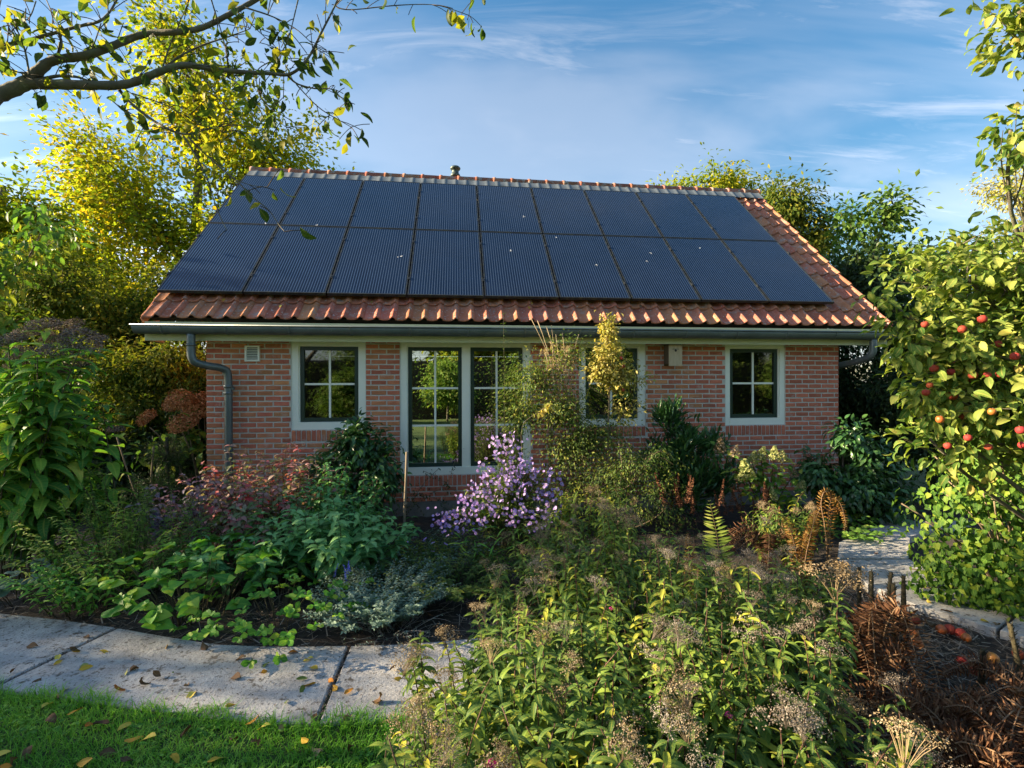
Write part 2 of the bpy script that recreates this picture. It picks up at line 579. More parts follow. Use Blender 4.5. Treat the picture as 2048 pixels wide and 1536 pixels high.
slab(path, [(-2.945, 2.74)] + near[5:9] + [(-1.008, 2.45), (-1.083, 3.17)] + far[8:4:-1] + [(-2.79, 3.408)], -0.05, 0.030, M_CONC)
slab(path, [(-0.985, 2.452)] + near[10:] + far[:9:-1] + [(-1.062, 3.172)], -0.05, 0.027, M_CONC)
rpath = empty('path', (3.4, 4.0, 0), kind='structure')
rp = [[(3.70, 2.75), (4.35, 3.05), (3.86, 3.62), (3.33, 3.30)], [(3.315, 3.315), (3.845, 3.635), (3.72, 4.15), (2.98, 4.02), (3.06, 3.67)],
      [(2.975, 4.04), (3.715, 4.17), (3.80, 4.62), (3.12, 4.62)], [(3.12, 4.64), (3.80, 4.64), (4.35, 5.28), (3.45, 5.10)], [(3.46, 5.12), (4.36, 5.30), (5.6, 5.9), (4.6, 5.9)]]
for q_, poly in enumerate(rp):
    slab(rpath, [(x - 3.4, y - 4.0) for x, y in poly], -0.05, 0.055 + 0.005 * (q_ % 2), M_CONC)

# ------------------------------------------------------------------ the house
YAW = 0.112387
PITCH = 0.780014
ROT = np.array([[math.cos(YAW), -math.sin(YAW), 0], [math.sin(YAW), math.cos(YAW), 0], [0, 0, 1]])
HO = np.array([1.2, 6.5, 0.0])                   # the house's own origin in its own axes


def W(x, y, z): return ROT @ np.array([x, y, z], float)


M_BRICK = solid('brick', (0.48, 0.155, 0.075), (0.59, 0.225, 0.118), 0.85, scale=9, bump=0.55, bscale=70, rnd=0.22,
                stain=[((0.60, 0.47, 0.42), 6.0, 0.58, 0.80), ((0.34, 0.13, 0.08), 2.3, 0.62, 0.80)])
M_MORTAR = solid('mortar', (0.52, 0.49, 0.44), (0.64, 0.61, 0.56), 0.95, scale=12, bump=0.5, bscale=90)
M_PLINTH = solid('plinth', (0.13, 0.13, 0.125), (0.21, 0.21, 0.20), 0.9, scale=6, bump=0.4)
M_TILE = solid('clay_tile', (0.34, 0.135, 0.08), (0.45, 0.195, 0.125), 1.0, spec=0.04, scale=5, bump=0.5, bscale=60, rnd=0.16,
               stain=[((0.30, 0.27, 0.25), 6.5, 0.56, 0.70), ((0.42, 0.40, 0.38), 34.0, 0.58, 0.65), ((0.12, 0.065, 0.045), 3.2, 0.60, 0.75)])
M_RIDGE = solid('ridge_clay', (0.24, 0.10, 0.065), (0.36, 0.155, 0.10), 0.95, spec=0.1, scale=5, bump=0.5, bscale=60, rnd=0.2,
                stain=[((0.30, 0.28, 0.25), 12.0, 0.50, 0.62), ((0.46, 0.26, 0.03), 4.0, 0.69, 0.73)])
M_WHITE = solid('white_paint', (0.84, 0.86, 0.77), (0.89, 0.90, 0.81), 0.45, scale=5, stain=[((0.66, 0.68, 0.58), 9.0, 0.66, 0.88)])
M_CREAM = solid('soffit_paint', (0.50, 0.52, 0.32), (0.56, 0.58, 0.37), 0.5, scale=3)
M_GREEN = solid('dark_green_paint', (0.010, 0.030, 0.024), (0.016, 0.042, 0.033), 0.35, scale=4)
M_ZINC = solid('zinc', (0.10, 0.13, 0.135), (0.16, 0.19, 0.20), 0.42, metal=0.35, scale=5, stain=[((0.12, 0.14, 0.14), 3.0, 0.5, 0.8), ((0.24, 0.27, 0.28), 14.0, 0.62, 0.75)], bump=0.1)
M_FLASH = solid('flashing', (0.10, 0.125, 0.15), (0.15, 0.18, 0.21), 0.65, metal=0.0, spec=0.25, scale=5, stain=[((0.25, 0.28, 0.30), 7.0, 0.58, 0.75)])
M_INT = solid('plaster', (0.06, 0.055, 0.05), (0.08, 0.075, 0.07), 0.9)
M_DARKW = solid('dark_wood', (0.10, 0.075, 0.05), (0.15, 0.11, 0.075), 0.8)
M_DECK = solid('roof_felt', (0.03, 0.028, 0.027), (0.045, 0.04, 0.038), 0.9)
M_BARGE = solid('bargeboard', (0.42, 0.30, 0.16), (0.50, 0.37, 0.21), 0.6, scale=4)
M_FLUE = solid('flue_metal', (0.05, 0.075, 0.07), (0.08, 0.11, 0.10), 0.5, metal=0.4)


def glass_mat(name, ior, tint, rough=0.0):
    m, nt, L, out = base_mat(name)
    fr = N(nt, 'ShaderNodeFresnel', i_IOR=ior)
    tr = N(nt, 'ShaderNodeBsdfTransparent'); tr.inputs[0].default_value = (*tint, 1)
    gl = N(nt, 'ShaderNodeBsdfGlossy', i_Roughness=rough); gl.inputs[0].default_value = (0.95, 0.97, 0.95, 1)
    mx = N(nt, 'ShaderNodeMixShader')
    L(fr.outputs[0], mx.inputs[0]); L(tr.outputs[0], mx.inputs[1]); L(gl.outputs[0], mx.inputs[2])
    L(mx.outputs[0], out.inputs[0])
    return m


M_GLASS = glass_mat('window_glass', 4.2, (0.75, 0.8, 0.77))
M_GLASS2 = glass_mat('screened_glass', 2.1, (0.35, 0.38, 0.38), 0.03)

house = empty('brick_house', W(*HO), (0, 0, YAW), 'low red brick house with orange pan-tile roof under solar panels', 'house')

# openings: x0, x1, z0, z1 in the front wall
OPEN = [(-2.130, -1.195, 1.155, 2.305), (-0.752, 0.985, 0.535, 2.305), (1.665, 2.612, 1.155, 2.305), (3.795, 4.712, 1.145, 2.305)]
WL, WR, WB, WT = -3.155, 5.552, 0.185, 2.43
YF = 6.5
mort = MB()
xs = sorted([WL + 0.004, WR - 0.004] + [v for o in OPEN for v in o[:2]])
for a, b in zip(xs[:-1], xs[1:]):
    op = [o for o in OPEN if o[0] <= a + 1e-6 and o[1] >= b - 1e-6]
    if op:
        mort.bx(a, b, YF + 0.007, YF + 0.21, WB, op[0][2])
        mort.bx(a, b, YF + 0.007, YF + 0.21, op[0][3], WT)
    else:
        mort.bx(a, b, YF + 0.007, YF + 0.21, WB, WT)
wall = mort.obj('front_wall', M_MORTAR, house, off=HO)

# bricks
CH, BL, J = 0.0675, 0.2035, 0.0165
bricks = []
nc = int((2.31 - WB) / CH) + 1
for r in range(nc):
    z0 = WB + r * CH
    z1 = z0 + CH - J
    if z1 > 2.425: break
    segs = [(WL, WR)]
    for o in OPEN:
        zlo = o[2] - 0.15
        if z0 < o[3] and z1 > zlo + 0.012 if True else False:
            new = []
            for a, b in segs:
                if o[1] + 0.012 > a and o[0] - 0.012 < b:
                    if o[0] - a > 0.03: new.append((a, o[0] - 0.006))
                    if b - o[1] > 0.03: new.append((o[1] + 0.006, b))
                else: new.append((a, b))
            segs = new
    offs = 0.0 if r % 2 else BL / 2
    x = WL - offs
    while x < WR:
        for a, b in segs:
            p, q = max(x, a), min(x + BL - J, b)
            if q - p > 0.03: bricks.append((p, q, z0, z1))
        x += BL
soldiers = []
for o in OPEN:
    n = int(round((o[1] - o[0]) / 0.0615))
    st = (o[1] - o[0]) / n
    for k in range(n):
        soldiers.append((o[0] + k * st + 0.006, o[0] + (k + 1) * st - 0.006, o[2] - 0.147, o[2] - 0.012))


def brick_mesh(k, sx, sz):
    mb = MB()
    w = np.array([-0.5, -0.46, 0, 0.46, 0.5]); h = np.array([-0.5, -0.42, 0.42, 0.5])
    X, Z = np.meshgrid(w, h)
    edge = (np.abs(X) > 0.49) | (np.abs(Z) > 0.49)
    Y = np.where(edge, 0.0045, 0.0) + rng.uniform(-0.0014, 0.0014, X.shape)
    X = X + rng.uniform(-0.010, 0.010, X.shape) * (np.abs(X) > 0.4); Z = Z + rng.uniform(-0.045, 0.045, Z.shape) * (np.abs(Z) > 0.4)
    idx = np.arange(20).reshape(4, 5)
    F = np.stack([idx[:-1, :-1], idx[:-1, 1:], idx[1:, 1:], idx[1:, :-1]], -1).reshape(-1, 4)
    V = np.stack([X * sx, Y, Z * sz], -1).reshape(-1, 3)
    rim = np.r_[idx[0], idx[1:, 4], idx[3, 3::-1], idx[2:0:-1, 0]]
    back = V[rim] + np.array([0, 0.02, 0])
    nr = len(rim); i = np.arange(nr); j = (i + 1) % nr
    VV = np.concatenate([V, back])
    return VV, [F, np.stack([rim[i], i + 20, j + 20, rim[j]], 1)]


BV = [brick_mesh(k, 0.191, CH - J) for k in range(10)]
SV = [brick_mesh(k, 0.0495, 0.135) for k in range(5)]
BM = [MB().add(v, f, (k / 10.0, 0.5, 0.5)).mesh('brick', M_BRICK) for k, (v, f) in enumerate(BV)]
SM = [MB().add(v, f, (k / 5.0, 0.5, 0.5)).mesh('brick', M_BRICK) for k, (v, f) in enumerate(SV)]


def brick_rank(b):
    x, z = (b[0] + b[1]) / 2, (b[2] + b[3]) / 2
    hidden = 0
    if z < 0.62: hidden += 3
    if -1.05 > x > -1.55 and z < 0.95: hidden += 3
    if 0.95 < x < 1.7: hidden += 2.5
    if 2.0 < x < 3.3 and z < 1.2: hidden += 2.0
    if x > 4.4 and z < 0.95: hidden += 3
    if b[1] - b[0] < 0.09: hidden += 0.6
    return (7.0 + 0.11 * x) + hidden


allb = [(brick_rank(b), b, 0) for b in bricks] + [(brick_rank(b) - 0.3, b, 1) for b in soldiers if b[2] > 0.9]
allb.sort(key=lambda t: t[0])
low = [(9, b, 1) for b in soldiers if b[2] <= 0.9]
ind, rest_b = allb[:298], allb[298:] + low
for _, b, so in ind:
    c = ((b[0] + b[1]) / 2 - HO[0], 0.0, (b[2] + b[3]) / 2)
    if so:
        link('brick', random.choice(SM), wall, c, None, ((b[1] - b[0]) / 0.0495, 1, 1))
    else:
        link('brick', random.choice(BM), wall, c, None, ((b[1] - b[0]) / 0.191, 1, 1))
mb = MB()
for _, b, so in rest_b:
    v, f = random.choice(SV if so else BV)
    sc = np.array([(b[1] - b[0]) / (0.0495 if so else 0.191), 1, 1])
    mb.add(v * sc + np.array([(b[0] + b[1]) / 2 - HO[0], 0, (b[2] + b[3]) / 2]), f, (rng.random(), 0.5, 0.5))
mb.obj('brickwork', M_BRICK, wall, kind='stuff')

# plinth, inner shell, gables
MB().bx(WL - 0.02, WR + 0.02, YF - 0.006, YF + 0.2, -0.1, WB - 0.002).obj('plinth', M_PLINTH, house, off=HO)
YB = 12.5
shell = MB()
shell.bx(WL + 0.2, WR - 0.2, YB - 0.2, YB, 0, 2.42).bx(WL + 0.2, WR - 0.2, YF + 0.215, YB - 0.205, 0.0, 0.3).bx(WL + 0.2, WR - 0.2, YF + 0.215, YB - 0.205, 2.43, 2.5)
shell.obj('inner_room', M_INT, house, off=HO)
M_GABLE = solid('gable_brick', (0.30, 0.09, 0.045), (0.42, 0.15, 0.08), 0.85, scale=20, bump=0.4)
YR, ZR = 9.33, 5.60                # ridge line
for x0, x1 in ((WL, WL + 0.195), (WR - 0.195, WR)):
    gm = MB()
    prof = np.array([[YF + 0.215, 0.0], [YB, 0.0], [YB, 2.36], [YR, ZR - 0.16], [YF + 0.215, 2.74]])
    n = len(prof)
    V = np.concatenate([np.c_[np.full(n, x0), prof], np.c_[np.full(n, x1), prof]])
    i = np.arange(n); j = (i + 1) % n
    gm.add(V, [np.arange(n)[None], np.arange(n, 2 * n)[None][:, ::-1], np.stack([i, i + n, j + n, j], 1)])
    gm.obj('gable_wall', M_GABLE, house, off=HO)


# windows -------------------------------------------------------------------
def window(x0, x1, z0, z1, lights, glass, rows, fw=0.085, sash=0.048, bottom=0.095):
    """frame with one or more glazed lights; every light is a dark green sash with white glazing bars"""
    yf = YF + 0.022
    fr = MB()
    fr.bx(x0, x0 + fw, yf, yf + 0.09, z0, z1).bx(x1 - fw, x1, yf, yf + 0.09, z0, z1)
    fr.bx(x0 + fw, x1 - fw, yf + 0.002, yf + 0.09, z1 - 0.055, z1).bx(x0 + fw, x1 - fw, yf - 0.012, yf + 0.09, z0, z0 + bottom)
    n = lights
    mull = 0.088
    inner = (x1 - x0 - 2 * fw - (n - 1) * mull) / n
    spans = []
    for k in range(n):
        a = x0 + fw + k * (inner + mull)
        spans.append((a, a + inner))
        if k: fr.bx(a - mull, a, yf + 0.001, yf + 0.09, z0 + bottom, z1 - 0.055)
    # thin inner bead
    for a, b in spans:
        lo, hi = z0 + bottom, z1 - 0.055
        fr.bx(a, a + 0.014, yf + 0.018, yf + 0.088, lo, hi).bx(b - 0.014, b, yf + 0.018, yf + 0.088, lo, hi)
        fr.bx(a + 0.014, b - 0.014, yf + 0.018, yf + 0.088, hi - 0.014, hi)
    win = fr.obj('window', M_WHITE, house, off=HO)
    for a, b in spans:
        a += 0.016; b -= 0.016
        lo, hi = z0 + bottom + 0.002, z1 - 0.071
        sm = MB()
        ys = yf + 0.034
        sm.bx(a, a + sash, ys, ys + 0.05, lo, hi).bx(b - sash, b, ys, ys + 0.05, lo, hi)
        sm.bx(a + sash, b - sash, ys + 0.001, ys + 0.05, lo, lo + sash * 1.05).bx(a + sash, b - sash, ys + 0.001, ys + 0.05, hi - sash, hi)
        sm.obj('sash', M_GREEN, win, off=HO)
        ga, gb, gl, gh = a + sash, b - sash, lo + sash * 1.05, hi - sash
        MB().bx(ga, gb, ys + 0.024, ys + 0.030, gl, gh).obj('pane', glass, win, off=HO)
        xm = (ga + gb) / 2
        MB().bx(xm - 0.013, xm + 0.013, ys + 0.010, ys + 0.022, gl, gh).obj('glazing_bar', M_WHITE, win, off=HO)
        for k in range(1, rows):
            zz = gl + (gh - gl) * k / rows
            MB().bx(ga, gb, ys + 0.0115, ys + 0.0205, zz - 0.013, zz + 0.013).obj('glazing_bar', M_WHITE, win, off=HO)
    return win


window(OPEN[0][0], OPEN[0][1], OPEN[0][2], OPEN[0][3], 1, M_GLASS2, 2)
window(OPEN[1][0], OPEN[1][1], OPEN[1][2], OPEN[1][3], 2, M_GLASS, 3)
window(OPEN[2][0], OPEN[2][1], OPEN[2][2], OPEN[2][3], 1, M_GLASS, 2)
window(OPEN[3][0], OPEN[3][1], OPEN[3][2], OPEN[3][3], 1, M_GLASS2, 2, fw=0.075)

# wall vent
v = MB()
vx0, vx1, vz0, vz1 = -2.682, -2.503, 2.035, 2.236
yv = YF - 0.03
v.bx(vx0, vx0 + 0.022, yv, YF, vz0, vz1).bx(vx1 - 0.022, vx1, yv, YF, vz0, vz1).bx(vx0 + 0.022, vx1 - 0.022, yv, YF, vz0, vz0 + 0.022).bx(vx0 + 0.022, vx1 - 0.022, yv, YF, vz1 - 0.022, vz1)
vent = v.obj('wall_vent', M_WHITE, house, off=HO)
MB().bx(vx0 + 0.022, vx1 - 0.022, YF - 0.006, YF - 0.002, vz0 + 0.022, vz1 - 0.022).obj('vent_back', M_DECK, vent, off=HO)
for k in range(7):
    z = vz0 + 0.034 + k * 0.0215
    R = np.array([[1, 0, 0], [0, math.cos(0.6), -math.sin(0.6)], [0, math.sin(0.6), math.cos(0.6)]])
    MB().box(((vx0 + vx1) / 2, YF - 0.016, z), (vx1 - vx0 - 0.046, 0.02, 0.003), R).obj('slat', M_WHITE, vent, off=HO)

# roof -----------------------------------------------------------------------
XL, XR = -3.745, 6.145
ux = np.array([1, 0, 0.0]); us = np.array([0, math.cos(PITCH), math.sin(PITCH)]); un = np.array([0, -math.sin(PITCH), math.cos(PITCH)])
P0 = np.array([0.8627, 6.3975, 2.9063])          # middle of the panels' lower edge
E0 = P0 - un * 0.115                              # on the tile surface


def RP(x, s, h=0.0): return np.array([x, 0, 0]) + np.array([0, E0[1], E0[2]]) + us * s + un * h


S_EAVE = -0.37
S_RIDGE = (ZR - E0[2]) / math.sin(PITCH)
rd = MB()
q = [RP(XL + 0.05, S_EAVE + 0.06, -0.065), RP(XR - 0.05, S_EAVE + 0.06, -0.065), RP(XR - 0.05, S_RIDGE, -0.065), RP(XL + 0.05, S_RIDGE, -0.065)]
back = np.array([0, 2 * YR, 0])
rd.add(np.array(q + [p - un * 0.05 for p in q]), np.array([[0, 1, 2, 3], [7, 6, 5, 4], [0, 4, 5, 1], [1, 5, 6, 2], [2, 6, 7, 3], [3, 7, 4, 0]]))
qb = [np.array([p[0], 2 * YR - p[1], p[2]]) for p in q]
rd.add(np.array(qb + [p - np.array([0, math.sin(PITCH), math.cos(PITCH)]) * 0.05 for p in qb]), np.array([[3, 2, 1, 0], [4, 5, 6, 7], [1, 5, 4, 0], [2, 6, 5, 1], [3, 7, 6, 2], [0, 4, 7, 3]]))
roof = rd.obj('roof', M_DECK, house, off=HO)

GA = (S_RIDGE - S_EAVE - 0.03) / 13.0
NT = 50
TW = (XR - XL) / NT


def tile_mesh(left=False, right=False):
    ns = 13
    s_ = np.linspace(0, 1, ns)
    z = np.where(s_ < 0.62, -0.011 * np.sin(np.pi * np.clip(s_ / 0.62, 0, 1)), 0.0) + 0.040 * np.exp(-((s_ - 0.80) / 0.135) ** 2)
    x = s_ * (TW + 0.012)
    LEN = GA + 0.06
    ys = np.array([0.0, 0.03, 0.5, 1.0]) * LEN
    lift = 0.030 * (1 - ys / GA)
    top = np.stack([np.broadcast_to(x, (4, ns)), np.broadcast_to(ys[:, None], (4, ns)), z[None] + lift[:, None] + rng.uniform(-.0006, .0006, (4, ns))], -1)
    top[0, :, 2] -= 0.003
    bot = top.copy(); bot[:, :, 2] -= 0.016
    V = np.concatenate([top.reshape(-1, 3), bot.reshape(-1, 3)])
    i = np.arange(4 * ns).reshape(4, ns); o = 4 * ns
    F = [np.stack([i[:-1, :-1], i[:-1, 1:], i[1:, 1:], i[1:, :-1]], -1).reshape(-1, 4),
         np.stack([i[0, 1:], i[0, :-1], i[0, :-1] + o, i[0, 1:] + o], -1),
         np.stack([i[:-1, -1], i[:-1, -1] + o, i[1:, -1] + o, i[1:, -1]], -1),
         np.stack([i[:-1, 0] + o, i[:-1, 0], i[1:, 0], i[1:, 0] + o], -1)]
    mb = MB().add(V, F, (rng.random(), 0.5, 0.5))
    if left:   # folded-down verge edge
        mb.box((-0.006, GA / 2, -0.045), (0.014, GA + 0.02, 0.10))
    if right:
        mb.box((TW + 0.006, GA / 2, -0.045), (0.014, GA + 0.02, 0.10))
    return mb


TM = [tile_mesh().mesh('roof_tile', M_TILE, True) for _ in range(6)]
TML = [tile_mesh(left=True).mesh('roof_tile', M_TILE, True) for _ in range(2)]
TMR = [tile_mesh(right=True).mesh('roof_tile', M_TILE, True) for _ in range(2)]
qt = Matrix(np.stack([ux, us, un], -1).tolist()).to_quaternion()
PANX0, PANX1 = P0[0] - 4.5 * 1.01, P0[0] + 4.5 * 1.01
tiles = MB()
for r in range(13):
    s = S_EAVE + r * GA
    for c in range(NT):
        x = XL + c * TW
        covered = PANX0 + 0.28 < x < PANX1 - 0.42 and s > 0.12
        if covered: continue
        p = RP(x, s, -0.03) - HO + np.array([0, 0, rng.uniform(-0.002, 0.002)])
        me = random.choice(TML if c == 0 else TMR if c == NT - 1 else TM)
        qq = Quaternion((0, 0, 1), rng.uniform(-0.012, 0.012))
        link('roof_tile', me, roof, p, qt @ qq)
# back slope, one sheet
bk = MB()
nb = 240
xx = np.linspace(XL, XR, nb); zz = 0.02 * np.cos((xx - XL) / TW * 2 * np.pi)
a = np.array([0, E0[1], E0[2]]) + us * S_EAVE; b_ = np.array([0, E0[1], E0[2]]) + us * S_RIDGE
row = lambda p: np.stack([xx, np.full(nb, 2 * YR - p[1]), p[2] + zz], -1)
i = np.arange(nb - 1)
bk.add(np.concatenate([row(a), row(b_)]), np.stack([i + 1, i, i + nb, i + nb + 1], 1))
bk.obj('back_slope', M_TILE, roof, True, HO)

# ridge tiles
RN = 29
RLn = (XR - XL - 0.02) / RN
rprof = []
rt = MB()
k = 9
ang = np.linspace(-0.12 * np.pi, 1.12 * np.pi, k)
stat = [(0.0, 0.109), (0.055, 0.109), (0.062, 0.100), (RLn + 0.03, 0.096)]
rows_ = []
for sx, rr in stat:
    rows_.append(np.stack([np.full(k, sx), np.cos(ang) * rr, np.sin(ang) * rr * 0.92], -1))
V = np.concatenate([np.concatenate(rows_), np.concatenate([r_ * np.array([1, 0.86, 0.86]) for r_ in rows_])])
ii = np.arange(len(stat) * k).reshape(len(stat), k); o = len(stat) * k
F = [np.stack([ii[:-1, 1:], ii[:-1, :-1], ii[1:, :-1], ii[1:, 1:]], -1).reshape(-1, 4), np.stack([ii[0, :-1], ii[0, 1:], ii[0, 1:] + o, ii[0, :-1] + o], -1),
     np.stack([ii[-1, 1:], ii[-1, :-1], ii[-1, :-1] + o, ii[-1, 1:] + o], -1), np.stack([ii[:-1, 0], ii[:-1, 0] + o, ii[1:, 0] + o, ii[1:, 0]], -1)]
RM = [MB().add(V + rng.uniform(-.0015, .0015, V.shape), F, (q_ / 4.0, .5, .5)).mesh('ridge_tile', M_RIDGE, True) for q_ in range(4)]
for c in range(RN):
    link('ridge_tile', RM[c % 4], roof, np.array([XL + 0.01 + c * RLn, YR, ZR + 0.020]) - HO, Quaternion((0, 0, 1), rng.uniform(-.02, .02)))
# right end disc of the ridge
MB().lathe([(0.0, 0.012), (0.112, 0.012), (0.115, 0.0)], (XR - 0.012, YR, ZR + 0.02), 14, np.array([[0, 0, 1], [1, 0, 0], [0, 1, 0]])).obj('ridge_end', M_RIDGE, roof, off=HO)

# zinc strip dressed over the top tiles
fl = MB()
nb = 500
xx = np.linspace(XL + 0.02, XR - 0.05, nb)
sv = (xx - XL) / TW % 1.0
zz = np.where(sv < 0.62, -0.011 * np.sin(np.pi * np.clip(sv / 0.62, 0, 1)), 0.0) + 0.040 * np.exp(-((sv - 0.80) / 0.135) ** 2)
S_FL = S_RIDGE - 0.27
ro = []
for s, h in ((S_FL, 0.024), (S_FL + 0.02, 0.030), (S_RIDGE - 0.05, 0.034)):
    ed = 0.010 * np.sin(xx * 9) * (s == S_FL)
    ro.append(np.array([0, E0[1], E0[2]]) + us * (s + ed)[:, None] + un * (h + 0.018 + zz * 0.2)[:, None] + ux * xx[:, None])
V = np.concatenate(ro); ii = np.arange(3 * nb).reshape(3, nb)
fl.add(V, np.stack([ii[:-1, :-1], ii[:-1, 1:], ii[1:, 1:], ii[1:, :-1]], -1).reshape(-1, 4))
fl.obj('ridge_flashing', M_FLASH, roof, True, HO)

# bargeboards
for xb in (XL + 0.035, XR - 0.045):
    bb = MB()
    q = [RP(xb - 0.011, S_EAVE + 0.12, -0.05), RP(xb - 0.011, S_RIDGE, -0.05), RP(xb - 0.011, S_RIDGE, -0.22), RP(xb - 0.011, S_EAVE + 0.12, -0.22)]
    bb.add(np.array(q + [p + ux * 0.022 for p in q]), np.array([[0, 1, 2, 3], [7, 6, 5, 4], [0, 4, 5, 1], [1, 5, 6, 2], [2, 6, 7, 3], [3, 7, 4, 0]]))
    bb.obj('bargeboard', M_BARGE, roof, off=HO)
# verge soffit (the underside of the overhang), fascia and eaves soffit
for x0, x1 in ((XL + 0.06, WL - 0.004), (WR + 0.004, XR - 0.06)):
    q = [RP(x0, S_EAVE + 0.1, -0.13), RP(x1, S_EAVE + 0.1, -0.13), RP(x1, S_RIDGE - 0.05, -0.13), RP(x0, S_RIDGE - 0.05, -0.13)]
    MB().add(np.array(q + [p - un * 0.015 for p in q]), np.array([[0, 1, 2, 3], [7, 6, 5, 4], [0, 4, 5, 1], [1, 5, 6, 2], [2, 6, 7, 3], [3, 7, 4, 0]])).obj('verge_soffit', M_BARGE, roof, off=HO)
MB().bx(XL + 0.03, XR - 0.07, 6.235, 6.257, 2.272, 2.50).obj('fascia', M_CREAM, roof, off=HO)
MB().bx(XL + 0.03, XR - 0.07, 6.259, YF - 0.004, 2.306, 2.322).obj('soffit', M_CREAM, roof, off=HO)
MB().bx(XL + 0.03, XL + 0.045, 6.258, 6.60, 2.274, 2.46).obj('soffit_end', M_BARGE, roof, off=HO)

# flue
MB().lathe([(0.06, -0.4), (0.06, 0.22), (0.085, 0.22), (0.097, 0.25), (0.085, 0.275), (0.067, 0.28), (0.067, 0.36), (0.092, 0.365), (0.104, 0.39), (0.08, 0.42), (0.0, 0.425)], (-0.03, YR + 0.28, ZR - 0.0), 18).obj('flue', M_FLUE, roof, True, HO)

# gutter ---------------------------------------------------------------------
GY, GZ, GR = 6.135, 2.437, 0.088
GX0, GX1 = XL - 0.005, XR - 0.045
gt = MB()
an = np.linspace(np.pi, 2 * np.pi, 11)
prof = np.stack([np.cos(an) * GR, np.sin(an) * GR * 1.12], -1)
inn = np.stack([np.cos(an[::-1]) * (GR - .005), np.sin(an[::-1]) * (GR * 1.12 - .005)], -1)
pp = np.concatenate([prof, inn]); n = len(pp)
V = np.concatenate([np.c_[np.full(n, x), GY + pp[:, 0], GZ + pp[:, 1]] for x in (GX0, GX1)])
i = np.arange(n); j = (i + 1) % n
gt.add(V, np.stack([i, j, j + n, i + n], 1))
for x in (GX0, GX1):
    m_ = np.concatenate([prof]); nn = len(m_)
    gt.add(np.c_[np.full(nn, x), GY + m_[:, 0], GZ + m_[:, 1]], np.arange(nn)[None])
gutter = gt.obj('gutter', M_ZINC, house, True, HO)
MB().tubes(np.array([[GX0 - .01, GY - GR - .006, GZ + .004], [0, GY - GR - .006, GZ + .004], [GX1 + .01, GY - GR - .006, GZ + .004]]), 0.011, 8).obj('rim', M_ZINC, gutter, True, HO)
for k in range(14):
    x = GX0 + 0.30 + k * 0.715
    if x > GX1: break
    a2 = np.linspace(np.pi * 1.0, 1.98 * np.pi, 12)
    bm = MB()
    b0 = np.stack([np.full(12, x), GY + np.cos(a2) * (GR + .004), GZ + np.sin(a2) * (GR * 1.12 + .004)], -1)
    b1 = b0 + np.array([0.026, 0, 0])
    b2 = b1.copy(); b3 = b0.copy()
    cen = np.array([0, GY, GZ])
    for bb in (b2, b3): bb[:, 1:] = cen[1:] + (bb[:, 1:] - cen[1:]) * 0.965
    V = np.concatenate([b0, b1, b2, b3]); ii = np.arange(48).reshape(4, 12)
    F = np.concatenate([np.stack([ii[q_, :-1], ii[q_, 1:], ii[(q_ + 1) % 4, 1:], ii[(q_ + 1) % 4, :-1]], -1) for q_ in range(4)])
    bm.add(V, F)
    bm.obj('gutter_bracket', M_ZINC, gutter, True, HO)


def smooth_path(pts, n=40):
    p = np.asarray(pts, float)
    t = np.linspace(0, 1, len(p)); tt = np.linspace(0, 1, n)
    out = np.stack([np.interp(tt, t, p[:, c]) for c in range(3)], -1)
    for _ in range(3):
        out[1:-1] = (out[:-2] + 2 * out[1:-1] + out[2:]) / 4
    return out


pl = smooth_path([(-3.145, 6.135, 2.345), (-3.145, 6.135, 2.22), (-3.145, 6.135, 2.09), (-3.12, 6.15, 2.01), (-3.02, 6.24, 1.97), (-2.93, 6.35, 1.955), (-2.865, 6.415, 1.92), (-2.855, 6.425, 1.80), (-2.855, 6.425, 1.55), (-2.855, 6.425, 1.1), (-2.855, 6.425, 0.6), (-2.855, 6.425, 0.15)], 60)
dp = MB().tubes(pl, 0.046, 12).obj('downpipe', M_ZINC, house, True, HO)
for z, rr, h in ((2.20, 0.052, 0.03), (1.70, 0.054, 0.035), (1.62, 0.054, 0.03), (0.9, 0.052, 0.03)):
    y, x = (6.135, -3.145) if z > 2 else (6.425, -2.855)
    MB().lathe([(0.0, 0), (rr, 0), (rr + .002, h / 2), (rr, h), (0.0, h)], (x, y, z), 14).obj('pipe_collar', M_ZINC, dp, True, HO)
MB().box((-2.80, 6.43, 1.69), (0.03, 0.05, 0.03)).obj('pipe_clip', M_ZINC, dp, False, HO)
pr = smooth_path([(5.765, 6.135, 2.345), (5.765, 6.135, 2.25), (5.765, 6.14, 2.16), (5.745, 6.20, 2.09), (5.70, 6.40, 2.04), (5.66, 6.62, 2.00), (5.63, 6.80, 1.95), (5.625, 6.84, 1.8), (5.625, 6.84, 1.2), (5.625, 6.84, 0.1)], 50)
MB().tubes(pr, 0.046, 12).obj('downpipe', M_ZINC, house, True, HO)


